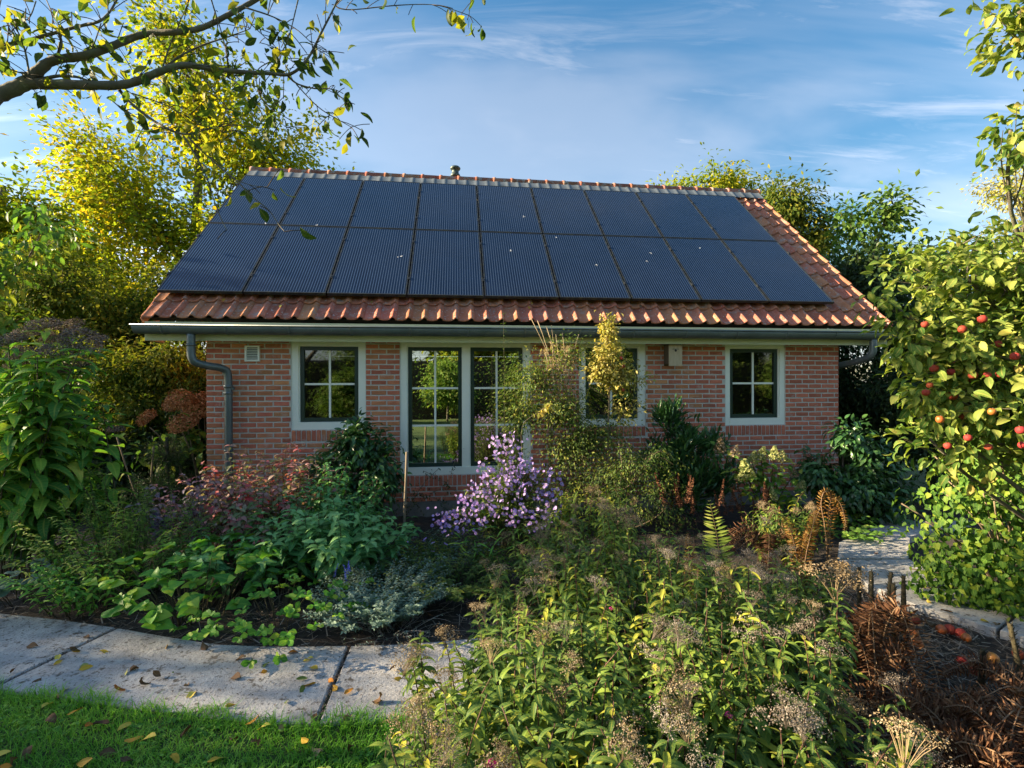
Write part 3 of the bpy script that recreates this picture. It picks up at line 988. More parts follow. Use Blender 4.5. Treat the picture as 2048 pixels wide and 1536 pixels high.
# solar panels -----------------------------------------------------------------
def panel_mat():
    m, nt, L, out = base_mat('solar_cells')
    tc = N(nt, 'ShaderNodeTexCoord')
    sp = N(nt, 'ShaderNodeSeparateXYZ')
    L(tc.outputs['Object'], sp.inputs[0])
    b = N(nt, 'ShaderNodeBsdfPrincipled', i_Roughness=0.07)
    b.inputs['IOR'].default_value = 1.36
    # 28 pale wires across the width
    m1 = N(nt, 'ShaderNodeMath', operation='MULTIPLY', i_1=28.0 / 0.955)
    L(sp.outputs['X'], m1.inputs[0])
    f1 = N(nt, 'ShaderNodeMath', operation='FRACT')
    L(m1.outputs[0], f1.inputs[0])
    d = N(nt, 'ShaderNodeMath', operation='SUBTRACT', i_1=0.5)
    L(f1.outputs[0], d.inputs[0])
    ab = N(nt, 'ShaderNodeMath', operation='ABSOLUTE')
    L(d.outputs[0], ab.inputs[0])
    r = ramp(nt, [(0.085, 1.0), (0.135, 0.0)])
    L(ab.outputs[0], r.inputs[0])
    m2 = N(nt, 'ShaderNodeMath', operation='MULTIPLY', i_1=10.0 / 1.72)
    L(sp.outputs['Y'], m2.inputs[0])
    f2 = N(nt, 'ShaderNodeMath', operation='FRACT')
    L(m2.outputs[0], f2.inputs[0])
    r2 = ramp(nt, [(0.0, 1.0), (0.02, 0.0)])
    L(f2.outputs[0], r2.inputs[0])
    nz = N(nt, 'ShaderNodeTexNoise', i_Scale=2.0, i_Detail=4.0)
    L(tc.outputs['Object'], nz.inputs['Vector'])
    rc = ramp(nt, [(0.3, (0.003, 0.009, 0.028)), (0.7, (0.006, 0.016, 0.045))])
    L(nz.outputs[0], rc.inputs[0])
    x1 = N(nt, 'ShaderNodeMix', data_type='RGBA'); x1.inputs['B'].default_value = (0.06, 0.09, 0.15, 1)
    L(r.outputs[0], x1.inputs['Factor']); L(rc.outputs[0], x1.inputs['A'])
    x2 = N(nt, 'ShaderNodeMix', data_type='RGBA'); x2.inputs['B'].default_value = (0.012, 0.02, 0.03, 1)
    q_ = N(nt, 'ShaderNodeMath', operation='MULTIPLY', i_1=0.15)
    L(r2.outputs[0], q_.inputs[0])
    L(q_.outputs[0], x2.inputs['Factor']); L(x1.outputs['Result'], x2.inputs['A'])
    L(x2.outputs['Result'], b.inputs['Base Color'])
    L(b.outputs[0], out.inputs[0])
    return m


M_CELL = panel_mat()
M_PFRAME = solid('panel_frame', (0.018, 0.022, 0.026), (0.03, 0.035, 0.04), 0.45, metal=0.3, scale=6, stain=[((0.06, 0.07, 0.04), 12.0, 0.5, 0.7)])
M_CLAMP = solid('clamp_metal', (0.02, 0.025, 0.03), (0.04, 0.045, 0.05), 0.5, metal=0.4)
M_DROP = solid('bird_lime', (0.65, 0.68, 0.68), (0.8, 0.82, 0.82), 0.9)
PW, PH = 0.992, 1.762
pf = MB()
e = 0.016
pf.bx(-PW / 2, -PW / 2 + e, 0, PH, -0.04, 0).bx(PW / 2 - e, PW / 2, 0, PH, -0.04, 0).bx(-PW / 2 + e, PW / 2 - e, 0, e, -0.04, 0).bx(-PW / 2 + e, PW / 2 - e, PH - e, PH, -0.04, 0)
pfm = pf.mesh('frame', M_PFRAME)
pcm = MB().bx(-PW / 2 + e, PW / 2 - e, e, PH - e, -0.030, -0.003).mesh('cell_sheet', M_CELL)
clm = MB().bx(-0.016, 0.016, -0.028, 0.028, -0.03, 0.006).bx(-0.006, 0.006, -0.006, 0.006, 0.006, 0.012).mesh('clamp', M_CLAMP)
ORD = ['leftmost', 'second from the left', 'third from the left', 'fourth from the left', 'middle', 'fourth from the right', 'third from the right', 'second from the right', 'rightmost']
drops = {(0, 2): [(.35, .95)], (0, 4): [(-.05, 1.2)], (1, 4): [(.25, .55)], (0, 5): [(.18, .85), (-.3, 1.65)], (0, 6): [(.0, 1.0), (.12, 1.25)], (0, 7): [(.0, 1.45)], (1, 0): [(.3, .03)], (1, 1): [(.05, .02)]}
pobj = None
for r in range(2):
    for c in range(9):
        pc = P0 + ux * ((c - 4) * 1.01) + us * (r * 1.7815)
        lab = ('darkest solar panel at' if False else 'solar panel') + ', %s of the %s row, on the tiled roof' % (ORD[c], 'lower' if r == 0 else 'upper')
        p = empty('solar_panel', ROT @ pc, (PITCH, 0, YAW), 'dark blue ' + lab, 'solar panel', 'solar panels on the tiled roof')
        link('frame', pfm, p); link('cell_sheet', pcm, p)
        for yy in (0.38, 1.38):
            link('clamp', clm, p, (PW / 2 + 0.009, yy, 0))
            if c == 0: link('clamp', clm, p, (-PW / 2 - 0.009, yy, 0))
        for dx, dy in drops.get((r, c), []):
            dm = MB()
            for _ in range(5):
                a = rng.random(7).cumsum(); a = a / a[-1] * 2 * np.pi
                rr = rng.uniform(.5, 1.1, 7) * rng.uniform(0.004, 0.010)
                ctr = np.array([dx, dy]) + rng.normal(0, 0.012, 2)
                dm.add(np.c_[ctr[0] + rr * np.cos(a), ctr[1] + rr * np.sin(a) * 1.4, np.full(7, 0.0005 + rng.random() * .001)], np.arange(7)[None])
            dm.obj('bird_dropping', M_DROP, p, kind='stuff')
# mounting rails seen from the side
for r in range(2):
    for yy in (0.38, 1.38):
        a = RP(PANX0 - 0.02, 0, 0); s = r * 1.7815 + yy
        MB().box(RP((PANX0 + PANX1) / 2, s, 0.045), (PANX1 - PANX0 + 0.06, 0.04, 0.04), np.stack([ux, us, un], -1)).obj('mounting_rail', M_CLAMP, roof, off=HO)

# nest box ---------------------------------------------------------------------
M_BOXW = solid('pale_board', (0.46, 0.36, 0.23), (0.56, 0.45, 0.30), 0.8, scale=6, stretch=(6, 6, 1), stain=[((0.30, 0.22, 0.13), 10.0, 0.6, 0.75)])
M_BOXD = solid('dark_board', (0.09, 0.07, 0.045), (0.14, 0.11, 0.07), 0.85, scale=8)  # darker brown than the front, for back, sides, lid and floor
nbx = empty('nest_box', W(2.965, YF, 1.985), (0, 0, YAW), 'pale wooden nest box on the brick wall between the two right windows', 'nest box')
MB().bx(-0.085, 0.085, -0.02, 0.0, 0.0, 0.31).obj('back_board', M_BOXD, nbx)
for s in (-1, 1):
    MB().bx(s * 0.085 - 0.008, s * 0.085 + 0.008, -0.165, -0.021, 0.02, 0.295).obj('side_board', M_BOXD, nbx)
MB().bx(-0.094, 0.094, -0.186, -0.167, -0.005, 0.285).obj('front_board', M_BOXW, nbx)
MB().bx(-0.115, 0.115, -0.215, 0.0, 0.297, 0.312).obj('lid', M_BOXD, nbx)
MB().bx(-0.076, 0.076, -0.166, -0.021, 0.02, 0.034).obj('floor_board', M_BOXD, nbx)
MB().lathe([(0.0, 0.002), (0.017, 0.002), (0.017, 0.0)], (0.0, -0.187, 0.205), 14, np.array([[1, 0, 0], [0, 0, -1], [0, 1, 0]])).obj('entrance_hole', M_DECK, nbx)
MB().bx(-0.05, 0.05, -0.190, -0.187, 0.222, 0.227).obj('wire', M_CLAMP, nbx)

# ------------------------------------------------------------------ plants: builders
M_BARK = solid('bark', (0.085, 0.072, 0.052), (0.15, 0.135, 0.10), 0.9, scale=14, bump=0.8, bscale=30, stain=[((0.13, 0.15, 0.07), 9.0, 0.55, 0.7), ((0.20, 0.20, 0.175), 16.0, 0.62, 0.7)])
M_BARKD = solid('dark_bark', (0.035, 0.027, 0.02), (0.07, 0.055, 0.04), 0.9, scale=12, bump=0.6)
M_TWIG = solid('twig', (0.15, 0.115, 0.07), (0.25, 0.19, 0.12), 0.8, scale=10)
M_STEMG = solid('green_stem', (0.045, 0.055, 0.02), (0.085, 0.065, 0.03), 0.7, scale=10)
M_STEMR = solid('reddish_stem', (0.07, 0.03, 0.02), (0.11, 0.05, 0.03), 0.7, scale=10)


def sample_lobes(lobes):
    T, own = [], []
    for k, (c, r, n) in enumerate(lobes):
        d = rand_dir(n) * (rng.random((n, 1)) ** 0.38)
        T.append(np.asarray(c) + d * np.asarray(r)); own += [k] * n
    return np.concatenate(T), np.array(own)


def woody(name, label, cat, base, trunk, lobes, kind, per=30, size=(0.08, 0.12), spread=0.12, n_ind=0, group=None, bark=M_BARK, rtrunk=0.12,
          rlimb=0.04, rtwig=0.008, droop=0.5, tl=(0.35, 1.0), ka=5, leafname='leaf', rest='crown', trunkname='trunk', out=0.7, limbs=True, arch=0.15, hide=None, sphere=True):
    """trunk polyline (relative to base), limbs to the lobes, branches to tips in the lobes, leaves round the branches"""
    base = np.asarray(base, float)
    e = empty(name, base, label=label, cat=cat, group=group)
    lob = [(np.asarray(c, float), r, n) for c, r, n in lobes]
    tips, own = sample_lobes(lob)
    cen = np.array([c for c, _, _ in lob])
    tr = np.asarray(trunk, float)
    mb = MB()
    mb.tubes(smooth_path(tr, 14), np.linspace(rtrunk, rtrunk * 0.45, 14), 9)
    # limbs leave the trunk below their lobe
    tz = np.linspace(0, 1, 40)
    tp = smooth_path(tr, 40)
    starts = np.zeros_like(tips)
    if limbs:
        la, lbz = [], []
        for k, c in enumerate(cen):
            d = np.linalg.norm(tp[:, :2] - c[:2], axis=1)
            zt = np.clip(c[2] - 0.55 * d.min() - 0.35 * abs(c[2] - tp[0, 2]) * 0.4, tp[2, 2], tp[-1, 2])
            i = int(np.argmin(np.abs(tp[:, 2] - zt)))
            la.append(tp[i]); lbz.append(c)
        la, lbz = np.array(la), np.array(lbz)
        mid = la * 0.45 + lbz * 0.55 + np.c_[rng.normal(0, 0.12, (len(la), 2)) * np.linalg.norm(lbz - la, axis=1)[:, None], -0.12 * np.linalg.norm(lbz - la, axis=1)]
        LP = bez(la, mid, lbz, 9)
        LR = np.linspace(1, 0.45, 9)[None] * np.full((len(la), 1), rlimb)
        mb.tubes(LP, LR, 6)
        u = rng.integers(3, 9, len(tips))
        starts = LP[own, u]
    else:
        i = rng.integers(4, 40, len(tips))
        starts = tp[i]
    L = np.linalg.norm(tips - starts, axis=1, keepdims=True)
    midp = (starts + tips) / 2 + rng.normal(0, 0.10, tips.shape) * L + np.array([0, 0, 1.0]) * arch * L
    BP = bez(starts, midp, tips, 6)
    mb.tubes(BP, np.linspace(1.0, 0.3, 6)[None] * np.full((len(tips), 1), rtwig), 4, cap=False)
    mb.obj(trunkname, bark, e, True)
    T = len(tips)
    t = rng.uniform(tl[0], tl[1], (T, per))
    a, m, b = starts[:, None], midp[:, None], tips[:, None]
    tt = t[..., None]
    P = (1 - tt) ** 2 * a + 2 * tt * (1 - tt) * m + tt ** 2 * b
    tang = nrm(2 * (1 - tt) * (m - a) + 2 * tt * (b - m))
    off = rng.normal(0, spread, P.shape)
    P = (P + off).reshape(-1, 3)
    D = nrm(off) * out + tang * 0.5
    D = D.reshape(-1, 3) + rng.normal(0, 0.35, P.shape) - np.array([0, 0, droop])
    U = np.array([0, 0, 1.0]) + rng.normal(0, 0.45, P.shape) + nrm(P - np.repeat(cen[own], per, 0)) * 0.6
    Sz = rng.uniform(*size, len(P))
    tint = np.clip(np.repeat(rng.normal(0.5, 0.18, T), per) + rng.normal(0, 0.16, len(P)), 0, 1)
    put_leaves(e, base, kind, P + base, D, U, Sz, n_ind, leafname, rest, tint, hide)
    return e


def head_mesh(name, mat, n, style, q=0.12, flat=0.45, ped=True, pmat=None, squash=1.0, up=0.6):
    """a flower or seed head of unit radius at its top"""
    mb = MB()
    if style == 'corymb':      # domed plate of tiny florets on forked stalks
        k = 16
        a = rng.random(k) * 2 * np.pi; r = np.sqrt(rng.random(k)) * 0.9
        C = np.stack([r * np.cos(a), r * np.sin(a), flat * (1 - r ** 2) + rng.normal(0, 0.08, k)], -1)
        i = rng.integers(0, k, n)
        P = C[i] + rng.normal(0, 0.17, (n, 3)) * np.array([1, 1, 0.55])
        if ped:
            mb.tubes(bez(np.tile([[0, 0, -0.95]], (k, 1)), np.c_[C[:, :2] * 0.25, np.full(k, -0.35)], C, 4), 0.009, 3, cap=False)
    elif style == 'dome':
        d = rand_dir(n); d[:, 2] = np.abs(d[:, 2]) * 1.0 - 0.25
        P = nrm(d) * (0.9 + 0.12 * rng.normal(size=(n, 1))) * np.array([1, 1, 0.8 * squash])
        lump = rand_dir(14); lump[:, 2] = np.abs(lump[:, 2])
        w = np.max(nrm(P) @ lump.T, axis=1)
        P = P * (0.72 + 0.32 * np.clip((w - 0.7) / 0.3, 0, 1))[:, None]
    elif style == 'cone':
        z = rng.random(n) ** 1.2
        a = rng.random(n) * 2 * np.pi
        r = (0.62 * (1 - z) ** 0.7 + 0.06) * rng.uniform(0.75, 1.05, n)
        P = np.stack([r * np.cos(a), r * np.sin(a), z * 1.6 - 0.5], -1)
    elif style == 'spike':
        z = rng.random(n); a = rng.random(n) * 2 * np.pi
        r = 0.10 * (1.05 - z) * rng.uniform(0.5, 1.2, n)
        P = np.stack([r * np.cos(a), r * np.sin(a), z], -1)
    m = n
    nrmv = nrm(rand_dir(m) + nrm(P) * 0.9 + np.array([0, 0, up]))
    x = nrm(np.cross(nrmv, rand_dir(m))); y = np.cross(nrmv, x)
    s = q * rng.uniform(0.5, 1.2, (m, 1))
    V = np.stack([P - x * s, P - y * s * 0.8 + nrmv * s * .3, P + x * s, P + y * s * 0.8 + nrmv * s * .3], 1)
    tn = rng.random(m)
    mb.add(V.reshape(-1, 3), np.arange(4 * m).reshape(m, 4), np.repeat(np.c_[tn, np.full(m, 0.3), np.full(m, 0.5)], 4, 0))
    return mb.mesh(name, mat, False)


def herb(name, label, cat, base, stems, kind, size, pitch=0.05, start=0.25, heads=None, headname='flower_head', hsize=(0.05, 0.07), n_ind=0, group=None, stem_mat=M_STEMG,
         rs=0.004, whorl=2, droop=0.55, side=0.85, hprob=1.0, rest='leaves', taper=0.6, hide=None, bow=0.12, fade=1.0):
    """stems: array of (x, y, top x, top y, top z) relative to base; leaves in whorls, heads on the tips"""
    base = np.asarray(base, float)
    e = empty(name, base, label=label, cat=cat, group=group)
    st = np.asarray(stems, float)
    n = len(st)
    a = np.c_[st[:, :2], np.zeros(n)]; c = st[:, 2:5]
    H = np.linalg.norm(c - a, axis=1, keepdims=True)
    b = a * 0.6 + c * 0.4 + np.c_[rng.normal(0, bow, (n, 2)) * H, 0.25 * H]
    B = bez(a, b, c, 9)
    mb = MB().tubes(B, np.linspace(1.0, 0.45, 9)[None] * np.full((n, 1), rs), 5)
    mb.obj('stems', stem_mat, e, True, kind='stuff')
    P, D, U, Sz, Tn = [], [], [], [], []
    for i in range(n):
        k = max(2, int(H[i, 0] * (1 - start) / pitch))
        t = np.linspace(start, 0.98, k) + rng.normal(0, 0.01, k)
        tt = t[:, None]
        p = (1 - tt) ** 2 * a[i] + 2 * tt * (1 - tt) * b[i] + tt ** 2 * c[i]
        tg = nrm(2 * (1 - tt) * (b[i] - a[i]) + 2 * tt * (c[i] - b[i]))
        ph = rng.random() * 6.28
        stint = rng.normal(0.5, 0.16)
        for w in range(whorl):
            an = ph + np.arange(k) * (np.pi / 2 if whorl == 2 else 2.4) + w * 2 * np.pi / whorl + rng.normal(0, 0.25, k)
            o = np.stack([np.cos(an), np.sin(an), np.zeros(k)], -1)
            up = 0.55 - droop * (1.0 - 0.6 * t) * 1.3
            d = o * side + tg * up[:, None] + rng.normal(0, 0.12, (k, 3))
            P.append(p); D.append(d); U.append(tg + o * 0.25 + np.array([0, 0, .5]))
            Sz.append(rng.uniform(size[0], size[1], k) * (1 - (1 - taper) * np.clip((t - 0.55) / 0.45, 0, 1)) * np.clip(0.55 + t, 0, 1))
            Tn.append(np.clip(stint + rng.normal(0, 0.14, k) + 0.25 * (t - 0.6), 0, 1))
    P, D, U, Sz, Tn = map(np.concatenate, (P, D, U, Sz, Tn))
    keepp = P[:, 2] > -0.02
    put_leaves(e, base, kind, P[keepp] + base, D[keepp], U[keepp], Sz[keepp], n_ind, 'leaf', rest, Tn[keepp], hide)
    if heads:
        for i in range(n):
            if rng.random() > hprob: continue
            s = rng.uniform(*hsize)
            q = Quaternion((rng.normal(0, .2), rng.normal(0, .2), 1, 0)).normalized() if False else Vector((0, 0, 1)).rotation_difference(Vector((rng.normal(0, .3), rng.normal(0, .3), 1))) @ Quaternion((0, 0, 1), rng.random() * 6.28)
            link(headname, heads[int(rng.integers(0, len(heads)))], e, c[i] + np.array([0, 0, s * 0.5]), q, s * rng.uniform(0.85, 1.15))
    return e


def clump(n, r, h, hj=0.12, lean=0.35, cx=0.0, cy=0.0):
    a = rng.random(n) * 2 * np.pi; rr = np.sqrt(rng.random(n)) * r
    x, y = cx + rr * np.cos(a) * 0.6, cy + rr * np.sin(a) * 0.6
    hh = h * (1 - 0.28 * (rr / r) ** 2) * (1 + rng.normal(0, hj, n))
    return np.stack([x, y, cx + rr * np.cos(a) * (1 + lean) + rng.normal(0, .03, n), cy + rr * np.sin(a) * (1 + lean) + rng.normal(0, .03, n), hh], -1)


# ------------------------------------------------------------------ leaf kinds
G = lambda *s: list(s)
LM_YEL = leafmat('maple_leaf', [(0.05, (0.07, 0.115, 0.012)), (0.35, (0.15, 0.19, 0.016)), (0.75, (0.27, 0.26, 0.018)), (0.97, (0.40, 0.26, 0.02))], 0.5, 0.7, spec=0.05, rib=0, var=0.15, gain=1.45)
LM_OLIVE = leafmat('olive_leaf', [(0.1, (0.022, 0.042, 0.008)), (0.5, (0.06, 0.085, 0.014)), (0.9, (0.15, 0.14, 0.02))], 0.4, 0.7, spec=0.08, rib=0, var=0.2, gain=1.7)
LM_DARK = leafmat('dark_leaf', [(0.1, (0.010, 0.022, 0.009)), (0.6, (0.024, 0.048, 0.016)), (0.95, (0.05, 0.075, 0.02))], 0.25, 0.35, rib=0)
LM_EUP = leafmat('broad_leaf', [(0.1, (0.022, 0.07, 0.014)), (0.55, (0.05, 0.125, 0.02)), (0.86, (0.13, 0.19, 0.025)), (0.98, (0.26, 0.22, 0.04))], 0.35, 0.45, rib=0.22, var=0.25, gain=2.6, spots=0.5)
LM_APPLE = leafmat(gain=1.9, spots=0.5, *('apple_leaf', [(0.05, (0.038, 0.085, 0.016)), (0.5, (0.115, 0.155, 0.03)), (0.85, (0.21, 0.225, 0.055)), (0.99, (0.28, 0.22, 0.06))], 0.4, 0.5), rib=0.3, var=0.4)
LM_PLUM = leafmat('plum_leaf', [(0.1, (0.028, 0.058, 0.014)), (0.6, (0.06, 0.10, 0.018)), (0.92, (0.22, 0.20, 0.02))], 0.5, 0.5, rib=0.2, var=0.45)
LM_FORE = leafmat('aster_leaf', [(0.05, (0.030, 0.070, 0.019)), (0.5, (0.062, 0.115, 0.028)), (0.82, (0.125, 0.19, 0.032)), (0.98, (0.30, 0.29, 0.04))], 0.35, 0.4, rib=0.30, var=0.15, gain=1.6, spots=0.6)
LM_PINK = leafmat('pink_leaf', [(0.05, (0.045, 0.085, 0.03)), (0.35, (0.09, 0.12, 0.06)), (0.55, (0.17, 0.115, 0.11)), (0.78, (0.24, 0.09, 0.095)), (0.97, (0.30, 0.035, 0.045))], 0.3, 0.5, rib=0.15, var=0.6, gain=2.0)
LM_PURP = leafmat('purple_leaf', [(0.1, (0.045, 0.04, 0.06)), (0.5, (0.105, 0.09, 0.125)), (0.9, (0.16, 0.11, 0.13))], 0.25, 0.45, rib=0.15, var=0.5, tcol=(1, .6, .8), gain=2.0)
LM_LUSH = leafmat('lush_leaf', [(0.1, (0.020, 0.07, 0.022)), (0.55, (0.045, 0.125, 0.042)), (0.9, (0.095, 0.18, 0.07))], 0.3, 0.45, rib=0.40, var=0.4, gain=2.3)
LM_HEART = leafmat('heart_leaf', [(0.1, (0.025, 0.085, 0.014)), (0.6, (0.065, 0.165, 0.025)), (0.92, (0.15, 0.21, 0.03))], 0.35, 0.4, rib=0.2, var=0.5, gain=2.3)
LM_GREY = leafmat('grey_leaf', [(0.1, (0.06, 0.10, 0.075)), (0.6, (0.11, 0.16, 0.125)), (0.95, (0.17, 0.22, 0.18))], 0.2, 0.7, rib=0.1, var=0.3, gain=1.7)
LM_GLOSS = leafmat('glossy_leaf', [(0.1, (0.012, 0.038, 0.012)), (0.6, (0.024, 0.068, 0.020)), (0.95, (0.06, 0.12, 0.026))], 0.2, 0.27, spec=0.6, rib=0.15, var=0.4, gain=1.9)
LM_LIGHT = leafmat('light_green_leaf', [(0.1, (0.05, 0.10, 0.02)), (0.6, (0.11, 0.18, 0.035)), (0.95, (0.20, 0.22, 0.05))], 0.4, 0.5, rib=0.1, var=0.3, gain=1.8)
LM_ASTER = leafmat('small_green_leaf', [(0.1, (0.022, 0.052, 0.012)), (0.6, (0.055, 0.105, 0.022)), (0.95, (0.12, 0.15, 0.03))], 0.35, 0.5, rib=0, var=0.3, gain=1.8)
LM_TANGLE = leafmat('tangle_leaf', [(0.1, (0.026, 0.05, 0.014)), (0.6, (0.068, 0.105, 0.026)), (0.95, (0.16, 0.16, 0.03))], 0.4, 0.5, rib=0, var=0.2, gain=1.9)
LM_GOLD = leafmat('golden_leaf', [(0.05, (0.16, 0.18, 0.03)), (0.5, (0.30, 0.29, 0.07)), (0.95, (0.42, 0.36, 0.14))], 0.45, 0.5, rib=0, var=0.2, tcol=(1.1, 1.0, .5))
LM_HYD = leafmat('hydrangea_leaf', [(0.1, (0.035, 0.09, 0.018)), (0.6, (0.08, 0.16, 0.028)), (0.95, (0.20, 0.22, 0.04))], 0.4, 0.45, rib=0.2, var=0.4, gain=1.7)
LM_IVY = leafmat('ivy_leaf', [(0.1, (0.020, 0.055, 0.010)), (0.6, (0.055, 0.115, 0.016)), (0.95, (0.14, 0.18, 0.02))], 0.35, 0.5, spec=0.2, rib=0.25, var=0.2, gain=1.9)
LM_FERN = leafmat('fern_green', [(0.1, (0.15, 0.22, 0.035)), (0.6, (0.25, 0.30, 0.06)), (0.95, (0.34, 0.33, 0.09))], 0.4, 0.6, rib=0, gain=1.7)
LM_FERNB = leafmat('fern_brown', [(0.1, (0.075, 0.036, 0.020)), (0.55, (0.15, 0.075, 0.040)), (0.95, (0.27, 0.165, 0.095))], 0.3, 0.8, rib=0, tcol=(1.3, .8, .3))
LM_FERNO = leafmat('fern_orange', [(0.1, (0.16, 0.075, 0.02)), (0.55, (0.29, 0.16, 0.045)), (0.95, (0.42, 0.28, 0.09))], 0.45, 0.8, rib=0, tcol=(1.3, .9, .4))
LM_FALL = leafmat('fallen_yellow', [(0.1, (0.26, 0.15, 0.02)), (0.5, (0.42, 0.26, 0.03)), (0.9, (0.52, 0.40, 0.08))], 0.15, 0.6, rib=0.15, var=0.8)
LM_FALLO = leafmat('fallen_orange', [(0.1, (0.22, 0.07, 0.015)), (0.6, (0.42, 0.15, 0.02)), (0.9, (0.5, 0.24, 0.04))], 0.15, 0.6, rib=0.15, var=0.8)
LM_FALLB = leafmat('fallen_brown', [(0.1, (0.06, 0.035, 0.02)), (0.6, (0.14, 0.08, 0.045)), (0.9, (0.24, 0.16, 0.10))], 0.1, 0.8, rib=0.15, var=0.8)
LM_FALLG = leafmat('fallen_green', [(0.1, (0.10, 0.14, 0.03)), (0.6, (0.20, 0.22, 0.05)), (0.9, (0.34, 0.32, 0.10))], 0.15, 0.6, rib=0.15, var=0.8)

K_TREE = Leaf('leaf', LM_YEL, 0.75, prof_ovate, 2, (0.2, 0.9), 0.25, 0.05, 0.1, 6)
K_OLIVE = Leaf('leaf', LM_OLIVE, 0.42, prof_ovate, 2, (0.3, 1.0), 0.3, 0.0, 0.05, 6)
K_DARK = Leaf('leaf', LM_DARK, 0.48, prof_ovate, 2, (0.3, 1.0), 0.3, 0.0, 0.05, 6)
K_EUP = Leaf('leaf', LM_EUP, 0.36, prof_ovate, 6, (0.5, 1.5), 0.35, 0.03, 0.04, 10)
K_APPLE = Leaf('leaf', LM_APPLE, 0.50, prof_ovate, 5, (0.2, 1.3), 0.45, 0.05, 0.12, 10)
K_PLUM = Leaf('leaf', LM_PLUM, 0.46, prof_ovate, 5, (0.1, 1.2), 0.4, 0.04, 0.15, 8)
K_FORE = Leaf('leaf', LM_FORE, 0.28, prof_lance, 6, (0.5, 1.7), 0.35, 0.03, 0.02, 12)
K_PINK = Leaf('leaf', LM_PINK, 0.48, prof_ovate, 5, (0.3, 1.5), 0.35, 0.03, 0.08, 10)
K_PURP = Leaf('leaf', LM_PURP, 0.50, prof_ovate, 5, (0.5, 1.5), 0.35, 0.03, 0.08, 8)
K_LUSH = Leaf('leaf', LM_LUSH, 0.36, prof_ovate, 6, (0.4, 1.3), 0.35, 0.03, 0.06, 10)
K_HEART = Leaf('leaf', LM_HEART, 0.95, prof_heart, 6, (0.2, 1.0), 0.25, 0.06, 0.0, 8, cols=5)
K_ROUND = Leaf('leaf', LM_GREY, 0.95, prof_round, 5, (0.1, 0.7), 0.25, 0.06, 0.0, 8, cols=5)
K_SILV = Leaf('leaf', LM_GREY, 0.40, prof_ovate, 2, (0.2, 0.8), 0.3, 0.0, 0.0, 5)
K_GEUM = Leaf('leaf', LM_HEART, 0.66, prof_obl, 4, (0.2, 0.8), 0.3, 0.04, 0.05, 8)
K_GLOSS = Leaf('leaf', LM_GLOSS, 0.42, prof_ovate, 4, (0.3, 1.2), 0.35, 0.02, 0.05, 8)
K_SPIKY = Leaf('leaf', LM_GLOSS, 0.22, prof_obl, 4, (0.0, 0.6), 0.35, 0.01, 0.05, 8)
K_ASTER = Leaf('leaf', LM_ASTER, 0.22, prof_lance, 2, (0.2, 1.0), 0.2, 0.0, 0.0, 5)
K_TANG = Leaf('leaf', LM_TANGLE, 0.42, prof_ovate, 2, (0.2, 1.0), 0.3, 0.0, 0.05, 6)
K_GOLD = Leaf('leaf', LM_GOLD, 0.46, prof_ovate, 3, (0.2, 1.2), 0.35, 0.0, 0.05, 6)
K_HYD = Leaf('leaf', LM_HYD, 0.58, prof_ovate, 5, (0.2, 1.0), 0.3, 0.03, 0.1, 8)
K_IVY = Leaf('leaf', LM_IVY, 0.85, prof_heart, 3, (0.2, 0.9), 0.2, 0.05, 0.0, 8)
K_NEEDLE = Leaf('needle', LM_DARK, 0.12, prof_lance, 2, (0.0, 0.4), 0.1, 0.0, 0.0, 4)
K_FERN = Leaf('pinna', LM_FERN, 0.20, prof_lance, 3, (0.1, 0.5), 0.2, 0.05, 0.0, 5)
K_FERNB = Leaf('pinna', LM_FERNB, 0.085, prof_lance, 4, (0.8, 3.8), 0.3, 0.1, 0.0, 6)
K_FERNO = Leaf('pinna', LM_FERNO, 0.13, prof_lance, 4, (0.6, 3.0), 0.3, 0.1, 0.0, 6)

HM_TAN = leafmat('tan_seed', [(0.1, (0.16, 0.115, 0.062)), (0.6, (0.27, 0.205, 0.125)), (0.95, (0.40, 0.33, 0.23))], 0.2, 0.9, rib=0, var=0.5, tcol=(1.1, 1, .7))
HM_GREYB = leafmat('grey_seed', [(0.1, (0.11, 0.085, 0.065)), (0.6, (0.19, 0.16, 0.13)), (0.95, (0.31, 0.275, 0.235))], 0.2, 0.9, rib=0, var=0.5, tcol=(1, 1, .8))
HM_DARKB = leafmat('dark_seed', [(0.1, (0.06, 0.045, 0.038)), (0.6, (0.12, 0.092, 0.078)), (0.95, (0.20, 0.16, 0.135))], 0.15, 0.9, rib=0, var=0.3, tcol=(1, 1, .8))
HM_RUST = leafmat(gain=1.9, *('rust_head', [(0.1, (0.14, 0.06, 0.025)), (0.6, (0.26, 0.12, 0.052)), (0.95, (0.36, 0.20, 0.10))], 0.2, 0.9), rib=0, var=0.3, tcol=(1.2, .9, .5))
HM_CREAM = leafmat('cream_head', [(0.1, (0.17, 0.20, 0.065)), (0.6, (0.33, 0.35, 0.14)), (0.95, (0.45, 0.40, 0.22))], 0.25, 0.8, rib=0, var=0.5)
HM_RED = leafmat('red_spike', [(0.1, (0.06, 0.024, 0.016)), (0.6, (0.11, 0.045, 0.026)), (0.95, (0.17, 0.085, 0.045))], 0.15, 0.9, rib=0)
HM_STRAW = leafmat('straw_head', [(0.1, (0.26, 0.19, 0.09)), (0.6, (0.42, 0.33, 0.18)), (0.95, (0.55, 0.45, 0.28))], 0.3, 0.9, rib=0, tcol=(1, 1, .7))
HM_UMB = leafmat('ivy_umbel', [(0.1, (0.15, 0.19, 0.02)), (0.6, (0.30, 0.32, 0.035)), (0.95, (0.42, 0.40, 0.06))], 0.25, 0.8, rib=0)
